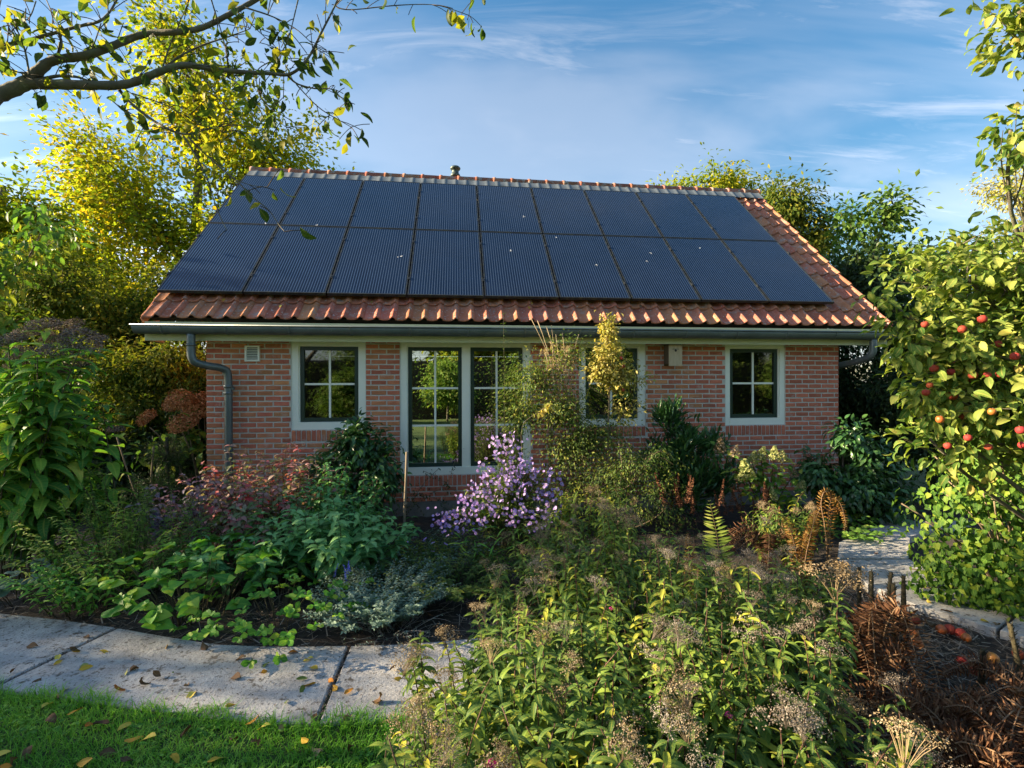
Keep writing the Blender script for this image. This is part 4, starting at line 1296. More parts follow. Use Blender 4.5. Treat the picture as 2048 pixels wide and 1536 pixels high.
HM_BLUE = leafmat('blue_flower', [(0.1, (0.06, 0.08, 0.35)), (0.9, (0.14, 0.16, 0.55))], 0.3, 0.8, rib=0, tcol=(1, 1, 1.2))
HM_MAG = leafmat('magenta_flower', [(0.1, (0.30, 0.02, 0.12)), (0.9, (0.5, 0.05, 0.22))], 0.3, 0.8, rib=0, tcol=(1, .8, 1))
H_TAN = [head_mesh('flower_head', HM_TAN, 480, 'corymb', 0.042) for _ in range(4)]
H_GREY = [head_mesh('flower_head', HM_GREYB, 480, 'corymb', 0.042) for _ in range(4)]
H_DARK = [head_mesh('flower_head', HM_DARKB, 1100, 'dome', 0.06) for _ in range(4)]
H_RUST = [head_mesh('flower_head', HM_RUST, 900, 'dome', 0.085, squash=1.1) for _ in range(4)]
H_CREAM = [head_mesh('flower_head', HM_CREAM, 360, 'cone', 0.11) for _ in range(3)]
H_CREAMB = [head_mesh('flower_head', HM_TAN, 300, 'cone', 0.11) for _ in range(2)]
H_SPIKE = [head_mesh('flower_spike', HM_RED, 220, 'spike', 0.035) for _ in range(3)]
H_SPIKET = [head_mesh('flower_spike', HM_RUST, 220, 'spike', 0.035) for _ in range(3)]
H_STRAW = [head_mesh('seed_head', HM_STRAW, 160, 'corymb', 0.075) for _ in range(3)]
H_UMB = [head_mesh('flower_umbel', HM_UMB, 70, 'dome', 0.20) for _ in range(3)]
H_BLUE = [head_mesh('flower_spike', HM_BLUE, 60, 'spike', 0.05) for _ in range(2)]
H_MAG = [head_mesh('flower', HM_MAG, 40, 'dome', 0.3) for _ in range(2)]


def at(px, py, Y):
    """the point of the garden Y metres in front of the camera that the photograph shows at px, py"""
    return np.array([(px - PXC) / FPX * Y, Y, 1.75 - (py - 765.5) / FPX * Y])


# ------------------------------------------------------------------ trees behind
woody('maple_tree', 'tall yellowing maple tree behind the left end of the roof', 'tree', (-9.6, 14.5, 0),
      [(0, 0, 0), (0.15, 0, 2.5), (-0.1, 0.1, 5), (0.3, 0, 8), (0.1, 0, 11)],
      [((0.2, 0, 10.0), (2.6, 2.2, 2.2), 46), ((-2.6, -0.3, 8.2), (2.0, 1.8, 2.0), 34), ((2.6, -0.4, 8.4), (2.1, 1.8, 1.9), 40), ((4.2, 0, 6.9), (1.7, 1.6, 1.5), 34),
       ((-0.6, -1.0, 6.4), (2.6, 1.8, 1.9), 46), ((2.2, -1.0, 5.6), (2.2, 1.8, 1.6), 44), ((-2.8, 0, 5.4), (2.0, 1.8, 1.7), 34), ((0.2, -0.6, 4.0), (2.6, 1.6, 1.2), 30), ((4.0, .5, 4.6), (1.4, 1.4, 1.3), 24), ((-0.6, 0, 12.1), (1.5, 1.5, 1.1), 18)],
      K_TREE, 105, (0.10, 0.175), 0.30, rtrunk=0.2, rlimb=0.07, rtwig=0.014, droop=0.45, arch=0.1)
woody('maple_tree', 'lower golden tree at the left edge, in front of the tall maple', 'tree', (-12.6, 11.8, 0),
      [(0, 0, 0), (0.1, 0, 2), (0.0, 0, 4), (0.2, 0, 6.6)],
      [((0.4, 0, 5.9), (1.6, 1.5, 1.3), 30), ((-1.2, 0, 4.6), (1.6, 1.4, 1.3), 26), ((1.6, 0, 4.5), (1.5, 1.3, 1.2), 28), ((0.2, -0.4, 3.2), (2.2, 1.4, 1.0), 26), ((2.2, 0.2, 3.2), (1.4, 1.2, 1.0), 20)],
      K_TREE, 90, (0.11, 0.18), 0.27, rtrunk=0.13, rlimb=0.05, rtwig=0.012)
woody('maple_tree', 'far green-yellow tree filling the gap behind the left edge', 'tree', (-16.5, 16.5, 0),
      [(0, 0, 0), (0.1, 0, 2.5), (0.0, 0, 5), (0.2, 0, 7.6)],
      [((0.4, 0, 6.4), (1.9, 1.5, 1.3), 34), ((-1.4, 0, 5.2), (1.8, 1.4, 1.5), 30), ((1.8, 0, 5.0), (1.8, 1.3, 1.5), 34), ((0.2, -0.4, 3.4), (2.6, 1.4, 1.3), 40), ((3.2, 0, 3.4), (1.6, 1.2, 1.3), 26)],
      K_TREE, 90, (0.11, 0.18), 0.28, rtrunk=0.13, rlimb=0.05, rtwig=0.012)
woody('walnut_tree', 'yellow tree showing above the right half of the ridge', 'tree', (6.7, 16.5, 0),
      [(0, 0, 0), (0.1, 0, 3), (0, 0, 6), (0.2, 0, 8.4)],
      [((-1.3, 0, 7.6), (1.3, 1.2, 1.0), 30), ((0.3, 0, 8.2), (1.5, 1.3, 1.15), 44), ((1.7, 0, 7.7), (1.0, 1.2, 1.1), 22), ((0, 0, 6.4), (2.2, 1.4, 1.0), 26), ((-2.2, 0, 7.0), (.7, .8, .6), 10)],
      Leaf('leaf', LM_GOLD2 if False else LM_YEL, 0.45, prof_ovate, 2, (0.3, 1.0), 0.3, 0, 0.1, 6), 120, (0.13, 0.20), 0.20, rtrunk=0.14, rlimb=0.05, rtwig=0.012, droop=0.7)
woody('walnut_tree', 'green and bronze tree beyond the right end of the ridge', 'tree', (8.4, 14.6, 0),
      [(0, 0, 0), (0.1, 0, 3), (0, 0, 5), (0.1, 0, 7.6)],
      [((0.0, 0, 7.1), (0.95, 0.9, 1.2), 30), ((-1.1, 0.1, 6.3), (0.9, 0.9, 1.0), 24), ((0.75, 0, 6.1), (0.85, 0.9, 1.1), 24), ((0.1, -0.2, 5.2), (1.3, 1.0, 0.9), 28), ((.9, 0, 4.6), (.7, .8, .6), 12)],
      K_OLIVE, 100, (0.12, 0.20), 0.22, rtrunk=0.12, rlimb=0.045, rtwig=0.011, droop=0.8)
woody('birch_tree', 'airy tree with yellow leaves at the right edge against the sky', 'tree', (14.6, 13.6, 0),
      [(0, 0, 0), (0.1, 0, 3), (-0.2, 0, 5.5), (-0.1, 0, 8)],
      [((-0.7, 0, 7.3), (0.9, 0.9, 0.9), 26), ((0.4, 0, 8.0), (1.0, 1, 1.0), 24), ((-0.3, 0, 6.0), (0.9, 1, 0.8), 22), ((0.8, 0, 6.2), (1.2, 1, 1.2), 24), ((0.2, 0, 4.7), (1.4, 1, 1.0), 22)],
      Leaf('leaf', LM_GOLD, 0.5, prof_ovate, 2, (0.3, 1.0), 0.3, 0, 0.1, 5), 40, (0.08, 0.13), 0.16, rtrunk=0.12, rlimb=0.04, rtwig=0.011)

# dark shrubs and young trees beyond the right gable
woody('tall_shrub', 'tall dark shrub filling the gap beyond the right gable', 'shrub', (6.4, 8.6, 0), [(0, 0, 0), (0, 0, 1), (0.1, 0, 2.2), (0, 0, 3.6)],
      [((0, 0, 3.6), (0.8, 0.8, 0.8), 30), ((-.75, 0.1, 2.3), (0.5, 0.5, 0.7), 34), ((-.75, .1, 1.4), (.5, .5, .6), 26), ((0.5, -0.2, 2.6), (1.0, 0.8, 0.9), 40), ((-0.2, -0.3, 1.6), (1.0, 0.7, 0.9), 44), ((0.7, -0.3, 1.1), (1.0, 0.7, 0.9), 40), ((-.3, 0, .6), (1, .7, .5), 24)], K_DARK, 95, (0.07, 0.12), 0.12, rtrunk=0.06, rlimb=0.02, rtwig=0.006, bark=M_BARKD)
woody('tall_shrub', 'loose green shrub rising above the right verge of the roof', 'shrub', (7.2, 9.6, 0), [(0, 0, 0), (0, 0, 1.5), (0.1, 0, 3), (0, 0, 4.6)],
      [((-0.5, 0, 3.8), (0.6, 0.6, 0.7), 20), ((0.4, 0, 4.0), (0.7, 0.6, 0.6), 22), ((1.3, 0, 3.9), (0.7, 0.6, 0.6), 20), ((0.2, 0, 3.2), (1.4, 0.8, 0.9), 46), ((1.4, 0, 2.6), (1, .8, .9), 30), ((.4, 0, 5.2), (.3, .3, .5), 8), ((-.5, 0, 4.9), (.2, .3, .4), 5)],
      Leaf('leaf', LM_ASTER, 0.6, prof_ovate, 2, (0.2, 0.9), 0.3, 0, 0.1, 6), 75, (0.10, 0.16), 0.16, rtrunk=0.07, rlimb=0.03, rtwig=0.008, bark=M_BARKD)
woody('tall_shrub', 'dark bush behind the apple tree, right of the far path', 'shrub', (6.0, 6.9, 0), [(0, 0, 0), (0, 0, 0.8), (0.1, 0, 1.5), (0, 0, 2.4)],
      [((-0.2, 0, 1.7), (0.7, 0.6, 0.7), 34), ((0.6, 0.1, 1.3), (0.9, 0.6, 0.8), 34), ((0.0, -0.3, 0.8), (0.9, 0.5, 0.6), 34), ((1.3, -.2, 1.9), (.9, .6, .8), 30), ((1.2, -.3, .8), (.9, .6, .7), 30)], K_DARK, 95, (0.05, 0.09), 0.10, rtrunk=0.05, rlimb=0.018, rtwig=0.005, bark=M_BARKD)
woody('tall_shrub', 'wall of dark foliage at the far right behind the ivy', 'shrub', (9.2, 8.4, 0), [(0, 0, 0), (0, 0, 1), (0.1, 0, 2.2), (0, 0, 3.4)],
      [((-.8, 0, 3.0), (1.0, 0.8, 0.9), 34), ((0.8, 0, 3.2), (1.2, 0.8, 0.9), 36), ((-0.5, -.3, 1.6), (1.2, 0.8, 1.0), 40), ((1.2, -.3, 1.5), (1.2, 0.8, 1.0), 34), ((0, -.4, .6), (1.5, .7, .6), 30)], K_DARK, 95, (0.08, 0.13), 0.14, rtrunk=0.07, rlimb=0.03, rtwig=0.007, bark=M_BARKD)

# shrubs left of the house
woody('tall_shrub', 'olive shrub rising left of the gutter end', 'shrub', (-6.3, 9.2, 0), [(0, 0, 0), (0, 0, 1), (0.1, 0, 2.2), (0, 0, 3.4)],
      [((0.2, 0, 3.4), (1.1, 0.9, 0.8), 36), ((-0.9, 0, 2.8), (0.9, 0.8, 0.9), 30), ((1.1, 0, 2.6), (0.9, 0.8, 0.9), 36), ((0.2, -0.3, 1.8), (1.3, 0.8, 0.9), 44), ((1.4, 0, 1.6), (.8, .7, .9), 30), ((0, -.3, .8), (1.4, .7, .7), 30)], K_OLIVE, 90, (0.08, 0.14), 0.14, rtrunk=0.06, rlimb=0.025, rtwig=0.007, bark=M_BARKD)
woody('tall_shrub', 'broad green shrub behind the dark seed heads at the left', 'shrub', (-8.6, 9.0, 0), [(0, 0, 0), (0, 0, 1), (0.1, 0, 2.2), (0, 0, 3.6)],
      [((0.2, 0, 3.6), (1.0, 0.9, 0.9), 36), ((-1.1, 0, 3.0), (1.0, 0.8, 0.9), 30), ((1.1, 0, 2.8), (0.9, 0.8, 0.9), 32), ((0.2, -0.3, 1.7), (1.5, 0.8, 1.0), 46), ((0, -.3, .8), (1.5, .7, .7), 30)], K_OLIVE, 90, (0.09, 0.15), 0.15, rtrunk=0.06, rlimb=0.025, rtwig=0.007, bark=M_BARKD)
woody('sumac', 'arching shrub with bare lower stems before the olive shrub', 'shrub', (-5.55, 7.3, 0), [(0, 0, 0), (-0.05, 0, 0.6), (0.1, 0, 1.2), (0.2, 0, 1.9)],
      [((0.3, 0, 2.1), (0.7, 0.6, 0.5), 34), ((-0.5, 0, 1.9), (0.6, 0.5, 0.5), 28), ((0.95, 0.1, 1.7), (0.55, 0.5, 0.5), 28), ((0.0, -0.1, 1.35), (0.7, 0.5, 0.35), 22)], K_OLIVE, 70, (0.07, 0.12), 0.11, rtrunk=0.035, rlimb=0.018, rtwig=0.005)
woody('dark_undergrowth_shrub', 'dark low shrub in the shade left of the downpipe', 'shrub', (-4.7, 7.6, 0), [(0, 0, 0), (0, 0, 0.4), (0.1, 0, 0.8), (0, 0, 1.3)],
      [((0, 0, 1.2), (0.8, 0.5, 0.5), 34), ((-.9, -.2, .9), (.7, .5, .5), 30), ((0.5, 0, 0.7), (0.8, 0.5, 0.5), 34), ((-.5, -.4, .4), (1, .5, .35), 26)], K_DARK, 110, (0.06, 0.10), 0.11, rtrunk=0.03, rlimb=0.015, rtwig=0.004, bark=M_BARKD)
woody('boxleaf_shrub', 'small bright green shrub between the brown flower heads', 'shrub', (-4.75, 6.9, 0), [(0, 0, 0), (0, 0, 0.4), (0.05, 0, 0.9), (0, 0, 1.5)],
      [((0.05, 0, 1.45), (0.2, 0.2, 0.35), 26), ((0.05, 0, 1.0), (0.3, 0.2, 0.35), 26)], K_TANG, 40, (0.035, 0.055), 0.05, rtrunk=0.02, rlimb=0.01, rtwig=0.003)
woody('yew_shrub', 'small dark needle-leaved shrub under the brown flower heads', 'shrub', (-4.22, 5.9, 0), [(0, 0, 0), (0, 0, 0.3), (0.02, 0, 0.7), (0, 0, 1.1)],
      [((0, 0, 0.85), (0.38, 0.3, 0.3), 60), ((-.1, -.05, .5), (.5, .35, .3), 60), ((.3, 0, .45), (.3, .3, .3), 36)], K_NEEDLE, 60, (0.03, 0.055), 0.03, rtrunk=0.03, rlimb=0.012, rtwig=0.004, droop=0.2, bark=M_BARKD, leafname='needle')
woody('young_cherry_tree', 'young tree with glossy green leaves at the left edge', 'tree', (-7.15, 6.6, 0), [(0, 0, 0), (0.02, 0, 1), (0.0, 0, 2.2), (0.05, 0, 3.4)],
      [((0.1, 0, 2.4), (.7, .4, .5), 20), ((.55, 0, 1.9), (.5, .4, .5), 14), ((0.75, 0, 3.9), (0.5, 0.4, 0.5), 9), ((0.2, 0, 3.3), (0.6, 0.4, 0.5), 12), ((-.6, 0, 3.4), (.6, .5, .6), 11)],
      Leaf('leaf', LM_HYD, 0.42, prof_ovate, 3, (0.3, 1.3), 0.35, 0.02, 0.12, 6), 18, (0.12, 0.18), 0.12, rtrunk=0.03, rlimb=0.014, rtwig=0.005, droop=0.8)
# unseen trees added beyond the left edge of the frame for broken shade
for k, (x, y, h, lab) in enumerate([(-20.5, 0.6, 9.2, 'unseen tree added for shade beyond the left edge, level with the camera'), (-19.5, 3.4, 9.4, 'unseen tree added for shade beyond the left edge, in line with the path'), (-20.5, 6.2, 9.3, 'unseen tree added for shade beyond the left edge, in line with the house front'), (-19.0, -2.4, 9.0, 'unseen tree added for shade beyond the left edge, behind the camera')]):
    woody('garden_tree', lab, 'tree', (x, y, 0), [(0, 0, 0), (0, 0, 2), (0.1, 0, 5), (0, 0, h)],
          [((0, 0, h - 1.4), (1.3, 1.5, 1.4), 40), ((0, -.7, h - 3.2), (1.3, 1.6, 1.6), 44), ((0, .8, h - 3.6), (1.3, 1.6, 1.6), 44), ((0, 0, h - 5.6), (1.3, 1.7, 1.4), 40), ((0, 0, 1.9), (1.3, 1.8, 1.3), 40)], K_OLIVE, 28, (0.16, 0.26), 0.28, rtrunk=0.14, rlimb=0.05, rtwig=0.01)
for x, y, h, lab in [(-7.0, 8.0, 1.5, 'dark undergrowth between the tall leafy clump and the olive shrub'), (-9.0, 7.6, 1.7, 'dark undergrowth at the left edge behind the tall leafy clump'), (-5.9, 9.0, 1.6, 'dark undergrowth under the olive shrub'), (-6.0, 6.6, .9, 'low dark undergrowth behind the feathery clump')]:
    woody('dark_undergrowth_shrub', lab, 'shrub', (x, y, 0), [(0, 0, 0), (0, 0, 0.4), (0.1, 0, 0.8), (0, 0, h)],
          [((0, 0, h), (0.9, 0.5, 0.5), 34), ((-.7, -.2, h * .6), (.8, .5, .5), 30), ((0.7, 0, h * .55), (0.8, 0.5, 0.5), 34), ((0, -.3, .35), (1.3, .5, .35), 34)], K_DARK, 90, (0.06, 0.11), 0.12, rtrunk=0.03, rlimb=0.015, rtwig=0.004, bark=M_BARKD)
# garden behind the camera, seen in the window panes
for k, (x, y, h, kk, lab) in enumerate([(-3.0, -14.5, 8.5, K_TANG, 'tree behind the garden hedge, reflected in the left window'), (2.5, -13.5, 7.5, K_TREE, 'yellow tree behind the garden hedge, reflected in the glass door'), (7.5, -14.0, 8.5, K_TANG, 'tall tree behind the garden hedge, right of the yellow one'), (13.0, -13.5, 7.5, K_TREE, 'yellow tree behind the garden hedge, reflected in the third window'), (19.0, -14.0, 8.0, K_TANG, 'tree behind the right part of the garden hedge'), (25.0, -13.5, 7.5, K_TREE, 'yellow tree behind the garden hedge, reflected in the rightmost window'), (31.0, -14.0, 8.0, K_TANG, 'tree at the right end of the garden hedge')]):
    woody('garden_tree', lab, 'tree', (x, y, 0), [(0, 0, 0), (0, 0, 1.5), (0.1, 0, 4), (0, 0, h)],
          [((0, 0, h - 1.2), (1.8, 1.6, 1.6), 40), ((-1.3, .2, h - 3.2), (1.6, 1.5, 1.5), 36), ((1.3, .2, h - 3.4), (1.6, 1.5, 1.5), 36), ((0, .3, 3.4), (2.6, 1.3, 1.4), 60)], kk, 60, (0.22, 0.36), 0.34, rtrunk=0.16, rlimb=0.05, rtwig=0.012)
hb = empty('garden_hedge', (12, -11.0, 0), label='clipped green hedge across the lawn, reflected in the door', cat='hedge')
n = 22000
P = np.stack([rng.uniform(-20, 20, n), rng.uniform(-0.5, 0.35, n), rng.uniform(0.05, 3.3, n)], -1)
P[:, 2] *= .92 + .08 * np.sin(P[:, 0] * .7)
put_leaves(hb, (12, -11.0, 0), Leaf('leaf', LM_LIGHT, .5, prof_ovate, 2, (.2, 1.0), .3, 0, .05, 6), P + np.array([12, -11.0, 0]), rand_dir(n) + np.array([0, .8, .2]), rand_dir(n) + np.array([0, .3, 1]), rng.uniform(.10, .17, n), rest='leaves')
MB().bx(-20, 20, -0.45, 0.1, 0.0, 2.85).obj('hedge_core', M_BARKD, hb)

K_LIT = Leaf('leaf', LM_LIGHT, .5, prof_ovate, 2, (.2, 1.0), .3, 0, .05, 6)
for k, (x, y, h, lab) in enumerate([(-3.6, -8.5, 2.6, 'round shrub on the lawn, reflected in the left window'), (.6, -9.5, 3.2, 'round shrub on the lawn, reflected in the left leaf of the glass door'), (4.2, -8.8, 2.7, 'round shrub on the lawn, reflected in the right leaf of the glass door'), (8.5, -9.5, 3.4, 'round shrub on the lawn between the two right reflections'), (13.0, -8.5, 3.0, 'round shrub on the lawn, reflected in the third window'), (18.5, -8.8, 3.6, 'round shrub on the lawn, reflected in the rightmost window'), (22.5, -7.5, 3.3, 'round shrub at the right end of the lawn')]):
    woody('garden_shrub', lab, 'shrub', (x, y, 0), [(0, 0, 0), (0, 0, 0.5), (0.1, 0, 1.0), (0, 0, h * .8)],
          [((0, 0, h - .8), (1.0, 1.0, .8), 40), ((-.5, 0, h * .45), (1.0, 1.0, .8), 44), ((.5, 0, h * .4), (.9, 1.0, .9), 36)], K_LIT, 44, (0.12, 0.2), 0.18, rtrunk=0.05, rlimb=0.02, rtwig=0.006)

# ------------------------------------------------------------------ plants against the house
hyd = empty('brown_hydrangea', (-4.2, 6.6, 0), label='hydrangea with big rusty brown heads by the left house corner', cat='hydrangea')
hp = [(362, 800, 6.35, .17), (396, 822, 6.5, .19), (299, 836, 6.3, .135), (366, 850, 6.2, .17), (408, 800, 6.6, .15), (345, 812, 6.5, .12)]
st = []
for x, y, Y, r in hp:
    p = at(x, y, Y); st.append((rng.normal(0, .08), rng.normal(0, .08), p[0] + 4.2, p[1] - 6.6, p[2] - .1))
    link('flower_head', H_RUST[rng.integers(0, 4)], hyd, p - np.array([-4.2, 6.6, 0]), Vector((0, 0, 1)).rotation_difference(Vector((rng.normal(0, .4), -0.5, 1))), r)
st = np.array(st)
MB().tubes(bez(np.c_[st[:, :2], np.zeros(len(st))], st[:, 2:5] * np.array([.5, .5, .75]), st[:, 2:5], 8), 0.008, 5).obj('stems', M_TWIG, hyd, True, kind='stuff')
n = 150
P = np.repeat(st[:, 2:5], 25, 0) * np.array([1, 1, .8]) + rng.normal(0, .14, (n, 3)) + np.array([0, -.05, -.1])
put_leaves(hyd, (-4.2, 6.6, 0), K_HYD, P + np.array([-4.2, 6.6, 0]), rand_dir(n) + np.array([0, -.5, -.3]), rand_dir(n) * .5 + np.array([0, 0, 1]), rng.uniform(.09, .15, n), 40)
sd = empty('dry_seed_stalk', (-4.62, 5.6, 0), label='single grey-brown seed head on a bare stalk by the tall leafy clump', cat='dry flower')
p = at(232, 858, 5.6) - np.array([-4.62, 5.6, 0])
link('flower_head', H_DARK[0], sd, p, None, 0.085)
MB().tubes(smooth_path([(0.25, 0.2, 0), (0.12, 0.1, 0.6), p - np.array([0, 0, .05])], 10), 0.009, 5).tubes(smooth_path([(0.3, 0.3, 0), (0.2, 0.3, 0.5), (0.32, .2, 1.0)], 10), 0.012, 5).obj('stems', M_TWIG, sd, True, kind='stuff')

woody('laurel_shrub', 'dark glossy shrub under the left window, topped by one long shoot', 'shrub', (-1.86, 5.75, 0), [(0, 0, 0), (0, 0, 0.3), (0.03, 0, 0.7), (0.02, 0, 1.36)],
      [((0.0, 0, 1.0), (0.28, 0.2, 0.26), 34), ((-0.26, -.05, .68), (.36, .25, .33), 40), ((.28, -.05, .66), (.36, .25, .36), 42), ((0.05, -.15, .38), (.56, .3, .34), 44), ((0.02, 0, 1.24), (.05, .05, .15), 8), ((.3, .05, 1.0), (.16, .12, .2), 12)],
      K_GLOSS, 20, (0.07, 0.115), 0.055, n_ind=170, rtrunk=0.018, rlimb=0.01, rtwig=0.004, droop=0.5, rest='leaves', bark=M_BARKD)
woody('cherry_laurel', 'upright dark laurel with narrow pointed leaves right of the tangle', 'shrub', (2.05, 5.95, 0), [(0, 0, 0), (0, 0, 0.3), (-.05, 0, 0.8), (-.12, 0, 1.4)],
      [((-0.12, 0, 1.32), (0.15, 0.1, 0.28), 18), ((0.08, 0, .95), (0.30, 0.15, 0.34), 34), ((.42, 0, 1.04), (.16, .1, .28), 16), ((-.25, 0, .8), (.22, .2, .4), 28), ((.1, -.1, .5), (.5, .25, .4), 56), ((.52, -.05, .6), (.22, .2, .3), 20)],
      K_SPIKY, 26, (0.09, 0.135), 0.04, n_ind=200, rtrunk=0.02, rlimb=0.012, rtwig=0.005, droop=-0.75, out=0.5, arch=-0.1, rest='leaves', bark=M_BARKD, tl=(0.3, 1.0))
hy2 = [(1470, 905), (1492, 945), (1505, 920), (1440, 893), (1565, 915), (1548, 910), (1585, 945), (1542, 990), (1600, 978), (1522, 912)]
hp2 = empty('panicle_hydrangea', (2.95, 5.6, 0), label='pale green hydrangea with cream cone heads under the rightmost window', cat='hydrangea')
st = []
for k, (x, y) in enumerate(hy2):
    Y = 5.55 + rng.uniform(-.15, .15)
    p = at(x, y, Y) - np.array([2.95, 5.6, 0]); st.append(p)
    link('flower_head', (H_CREAM if k not in (3, 6, 0) else H_CREAMB)[k % 2], hp2, p, Vector((0, 0, 1)).rotation_difference(Vector((rng.normal(0, .25), -.3, 1))), 0.15 if k == 1 else rng.uniform(.075, .11))
st = np.array(st)
MB().tubes(bez(np.c_[rng.normal(0, .05, (len(st), 2)), np.zeros(len(st))], st * np.array([.4, .4, .6]), st - np.array([0, 0, .05]), 8), 0.006, 5).obj('stems', M_STEMR, hp2, True, kind='stuff')
n = 210
i = rng.integers(0, len(st), n); t = rng.uniform(.4, .98, n)[:, None]
P = 2 * t * (1 - t) * st[i] * np.array([.4, .4, .6]) + t ** 2 * st[i] + rng.normal(0, .055, (n, 3))
put_leaves(hp2, (2.95, 5.6, 0), K_HYD, P + np.array([2.95, 5.6, 0]), rng.normal(0, 1, (n, 3)) * np.array([1, 1, .3]) + np.array([0, -.3, -.25]), rng.normal(0, .4, (n, 3)) + np.array([0, -.2, 1]), rng.uniform(.075, .12, n), 150)
woody('laurel_shrub', 'rounded dark glossy shrub at the right corner of the house', 'shrub', (4.15, 6.1, 0), [(0, 0, 0), (0, 0, 0.3), (0.03, 0, 0.7), (0.02, 0, 1.2)],
      [((0.15, 0, 1.05), (0.28, 0.2, 0.25), 26), ((-0.3, -.05, .65), (.32, .25, .3), 32), ((.4, -.05, .7), (.35, .25, .32), 34), ((0.05, -.2, .4), (.55, .3, .3), 44), ((.5, -.2, .3), (.45, .3, .28), 30)],
      K_GLOSS, 24, (0.075, 0.12), 0.055, n_ind=200, rtrunk=0.02, rlimb=0.01, rtwig=0.004, droop=0.6, rest='leaves', bark=M_BARKD)
herb('red_astilbe', 'row of dark red seed spikes before the grey plinth', 'astilbe', (2.6, 5.35, 0), np.c_[rng.uniform(-.28, .28, 15), rng.normal(0, .05, 15), rng.uniform(-.32, .32, 15), rng.normal(0, .06, 15), rng.uniform(.10, .26, 15)], K_FERN if False else K_TANG, (.05, .08), .05, .0, H_SPIKE, 'flower_spike', (.22, .32), stem_mat=M_STEMR, rs=.003)
herb('brown_astilbe', 'brown upright seed spikes in front of the upright laurel', 'astilbe', (1.9, 5.1, 0), np.c_[rng.uniform(-.25, .25, 9), rng.normal(0, .06, 9), rng.uniform(-.3, .3, 9), rng.normal(0, .08, 9), rng.uniform(.18, .35, 9)], K_TANG, (.05, .08), .05, .0, H_SPIKE, 'flower_spike', (.25, .36), stem_mat=M_STEMR, rs=.003)

# tangled climber over the wall between door and window
woody('tangled_climber', 'tangled straggly climber hiding the wall between glass door and window', 'climbing shrub', (0.42, 5.75, 0), [(0, 0, 0), (0, 0, 0.5), (0.05, 0, 1.1), (0.0, 0, 1.7)],
      [((-.1, 0, 1.85), (.38, .18, .28), 46), ((-.3, 0, 1.45), (.36, .2, .3), 56), ((.2, -.05, 1.45), (.42, .22, .35), 66), ((0.35, -.05, 1.0), (.55, .25, .35), 80), ((.75, -.05, 1.15), (.4, .2, .22), 40), ((.9, -.1, .75), (.5, .25, .35), 60), ((.3, -.1, .55), (.6, .25, .4), 60), ((.25, 0, 2.1), (.3, .12, .18), 20)],
      K_TANG, 32, (0.03, 0.055), 0.085, rtrunk=0.02, rlimb=0.008, rtwig=0.0028, droop=0.4, bark=M_TWIG, rest='leaves', arch=0.3)
woody('arching_sprays', 'arching sprays with small grey-green leaves falling right of the climber', 'shrub', (1.2, 5.45, 0), [(0, 0, 0), (0, 0, 0.5), (0.05, 0, .8), (0.0, 0, 1.1)],
      [((0.32, -.1, .80), (.5, .25, .3), 26), ((0.45, -.25, .40), (.35, .25, .35), 26), ((0, -.15, .55), (.5, .25, .4), 22)],
      K_TANG, 36, (0.03, 0.05), 0.045, rtrunk=0.015, rlimb=0.008, rtwig=0.0022, droop=0.5, bark=M_TWIG, rest='leaves', arch=0.7)
woody('golden_shrub', 'sunlit golden-leaved shrub rising past the gutter before the third window', 'shrub', (1.15, 5.62, 0), [(0, 0, 0), (-.05, 0, 0.8), (-.02, 0, 1.5), (0.0, 0, 2.52)],
      [((-.02, 0, 2.42), (.08, .06, .19), 24), ((0.0, 0, 2.16), (.19, .1, .16), 34), ((-.02, 0, 1.92), (.32, .14, .2), 56), ((.12, 0, 1.82), (.44, .14, .14), 44), ((.22, 0, 1.5), (.24, .12, .2), 14)],
      K_GOLD, 18, (0.035, 0.06), 0.04, n_ind=150, rtrunk=0.013, rlimb=0.006, rtwig=0.0025, droop=0.4, bark=M_TWIG, rest='leaves')
for x, y in ((1243, 716), (1247, 732), (1246, 780)):
    hip = MB().lathe([(0.0, -.024), (.016, -.016), (.021, 0), (.016, .016), (.005, .024), (0, .024)], k=12).obj('rose_hip', solid('hip_red', (0.25, 0.03, 0.012), (0.32, 0.05, 0.02), 0.35), None, True)
    hip.location = at(x, y, 5.55)
    prop(hip, 'round orange-red hip hanging in front of the third window', 'rose hip', 'hips hanging before the third window')
dry = empty('dry_blond_shrub', at(1110, 760, 5.75) * np.array([1, 1, 0]), label='bleached straw-coloured seed sprays sticking up left of the golden shrub', cat='dry plant')
o_ = np.array([at(1110, 760, 5.75)[0], 5.75, 0])
ends = [at(x, y, 5.72 + rng.uniform(-.1, .1)) - o_ for x, y in [(1090, 705), (1105, 690), (1120, 715), (1133, 700), (1145, 730), (1125, 735), (1110, 722), (1140, 745), (1150, 715), (1098, 730)]]
ends = np.array(ends)
tipd = np.array([at(x, y, 5.7) - o_ for x, y in [(1075, 640), (1093, 652), (1062, 635), (1103, 650), (1158, 668), (1125, 665), (1112, 668)]])
s0 = np.tile([[0.15, 0, 1.35]], (len(ends), 1)) + rng.normal(0, .04, (len(ends), 3))
mbx = MB().tubes(bez(s0, (s0 + ends) / 2 + rng.normal(0, .05, s0.shape), ends, 7), 0.0035, 4)
s1 = np.tile([[0.1, 0, 1.5]], (len(tipd), 1)) + rng.normal(0, .06, (len(tipd), 3))
mbx.tubes(bez(s1, (s1 + tipd) / 2 + rng.normal(0, .06, s1.shape), tipd, 7), 0.004, 4)
mbx.tubes(np.array([[0, 0, 0], [0.05, 0, .8], [.14, 0, 1.45]]), .008, 5)
mbx.obj('stems', solid('straw_twig', (.34, .26, .15), (.46, .36, .22), .8), dry, True, kind='stuff')
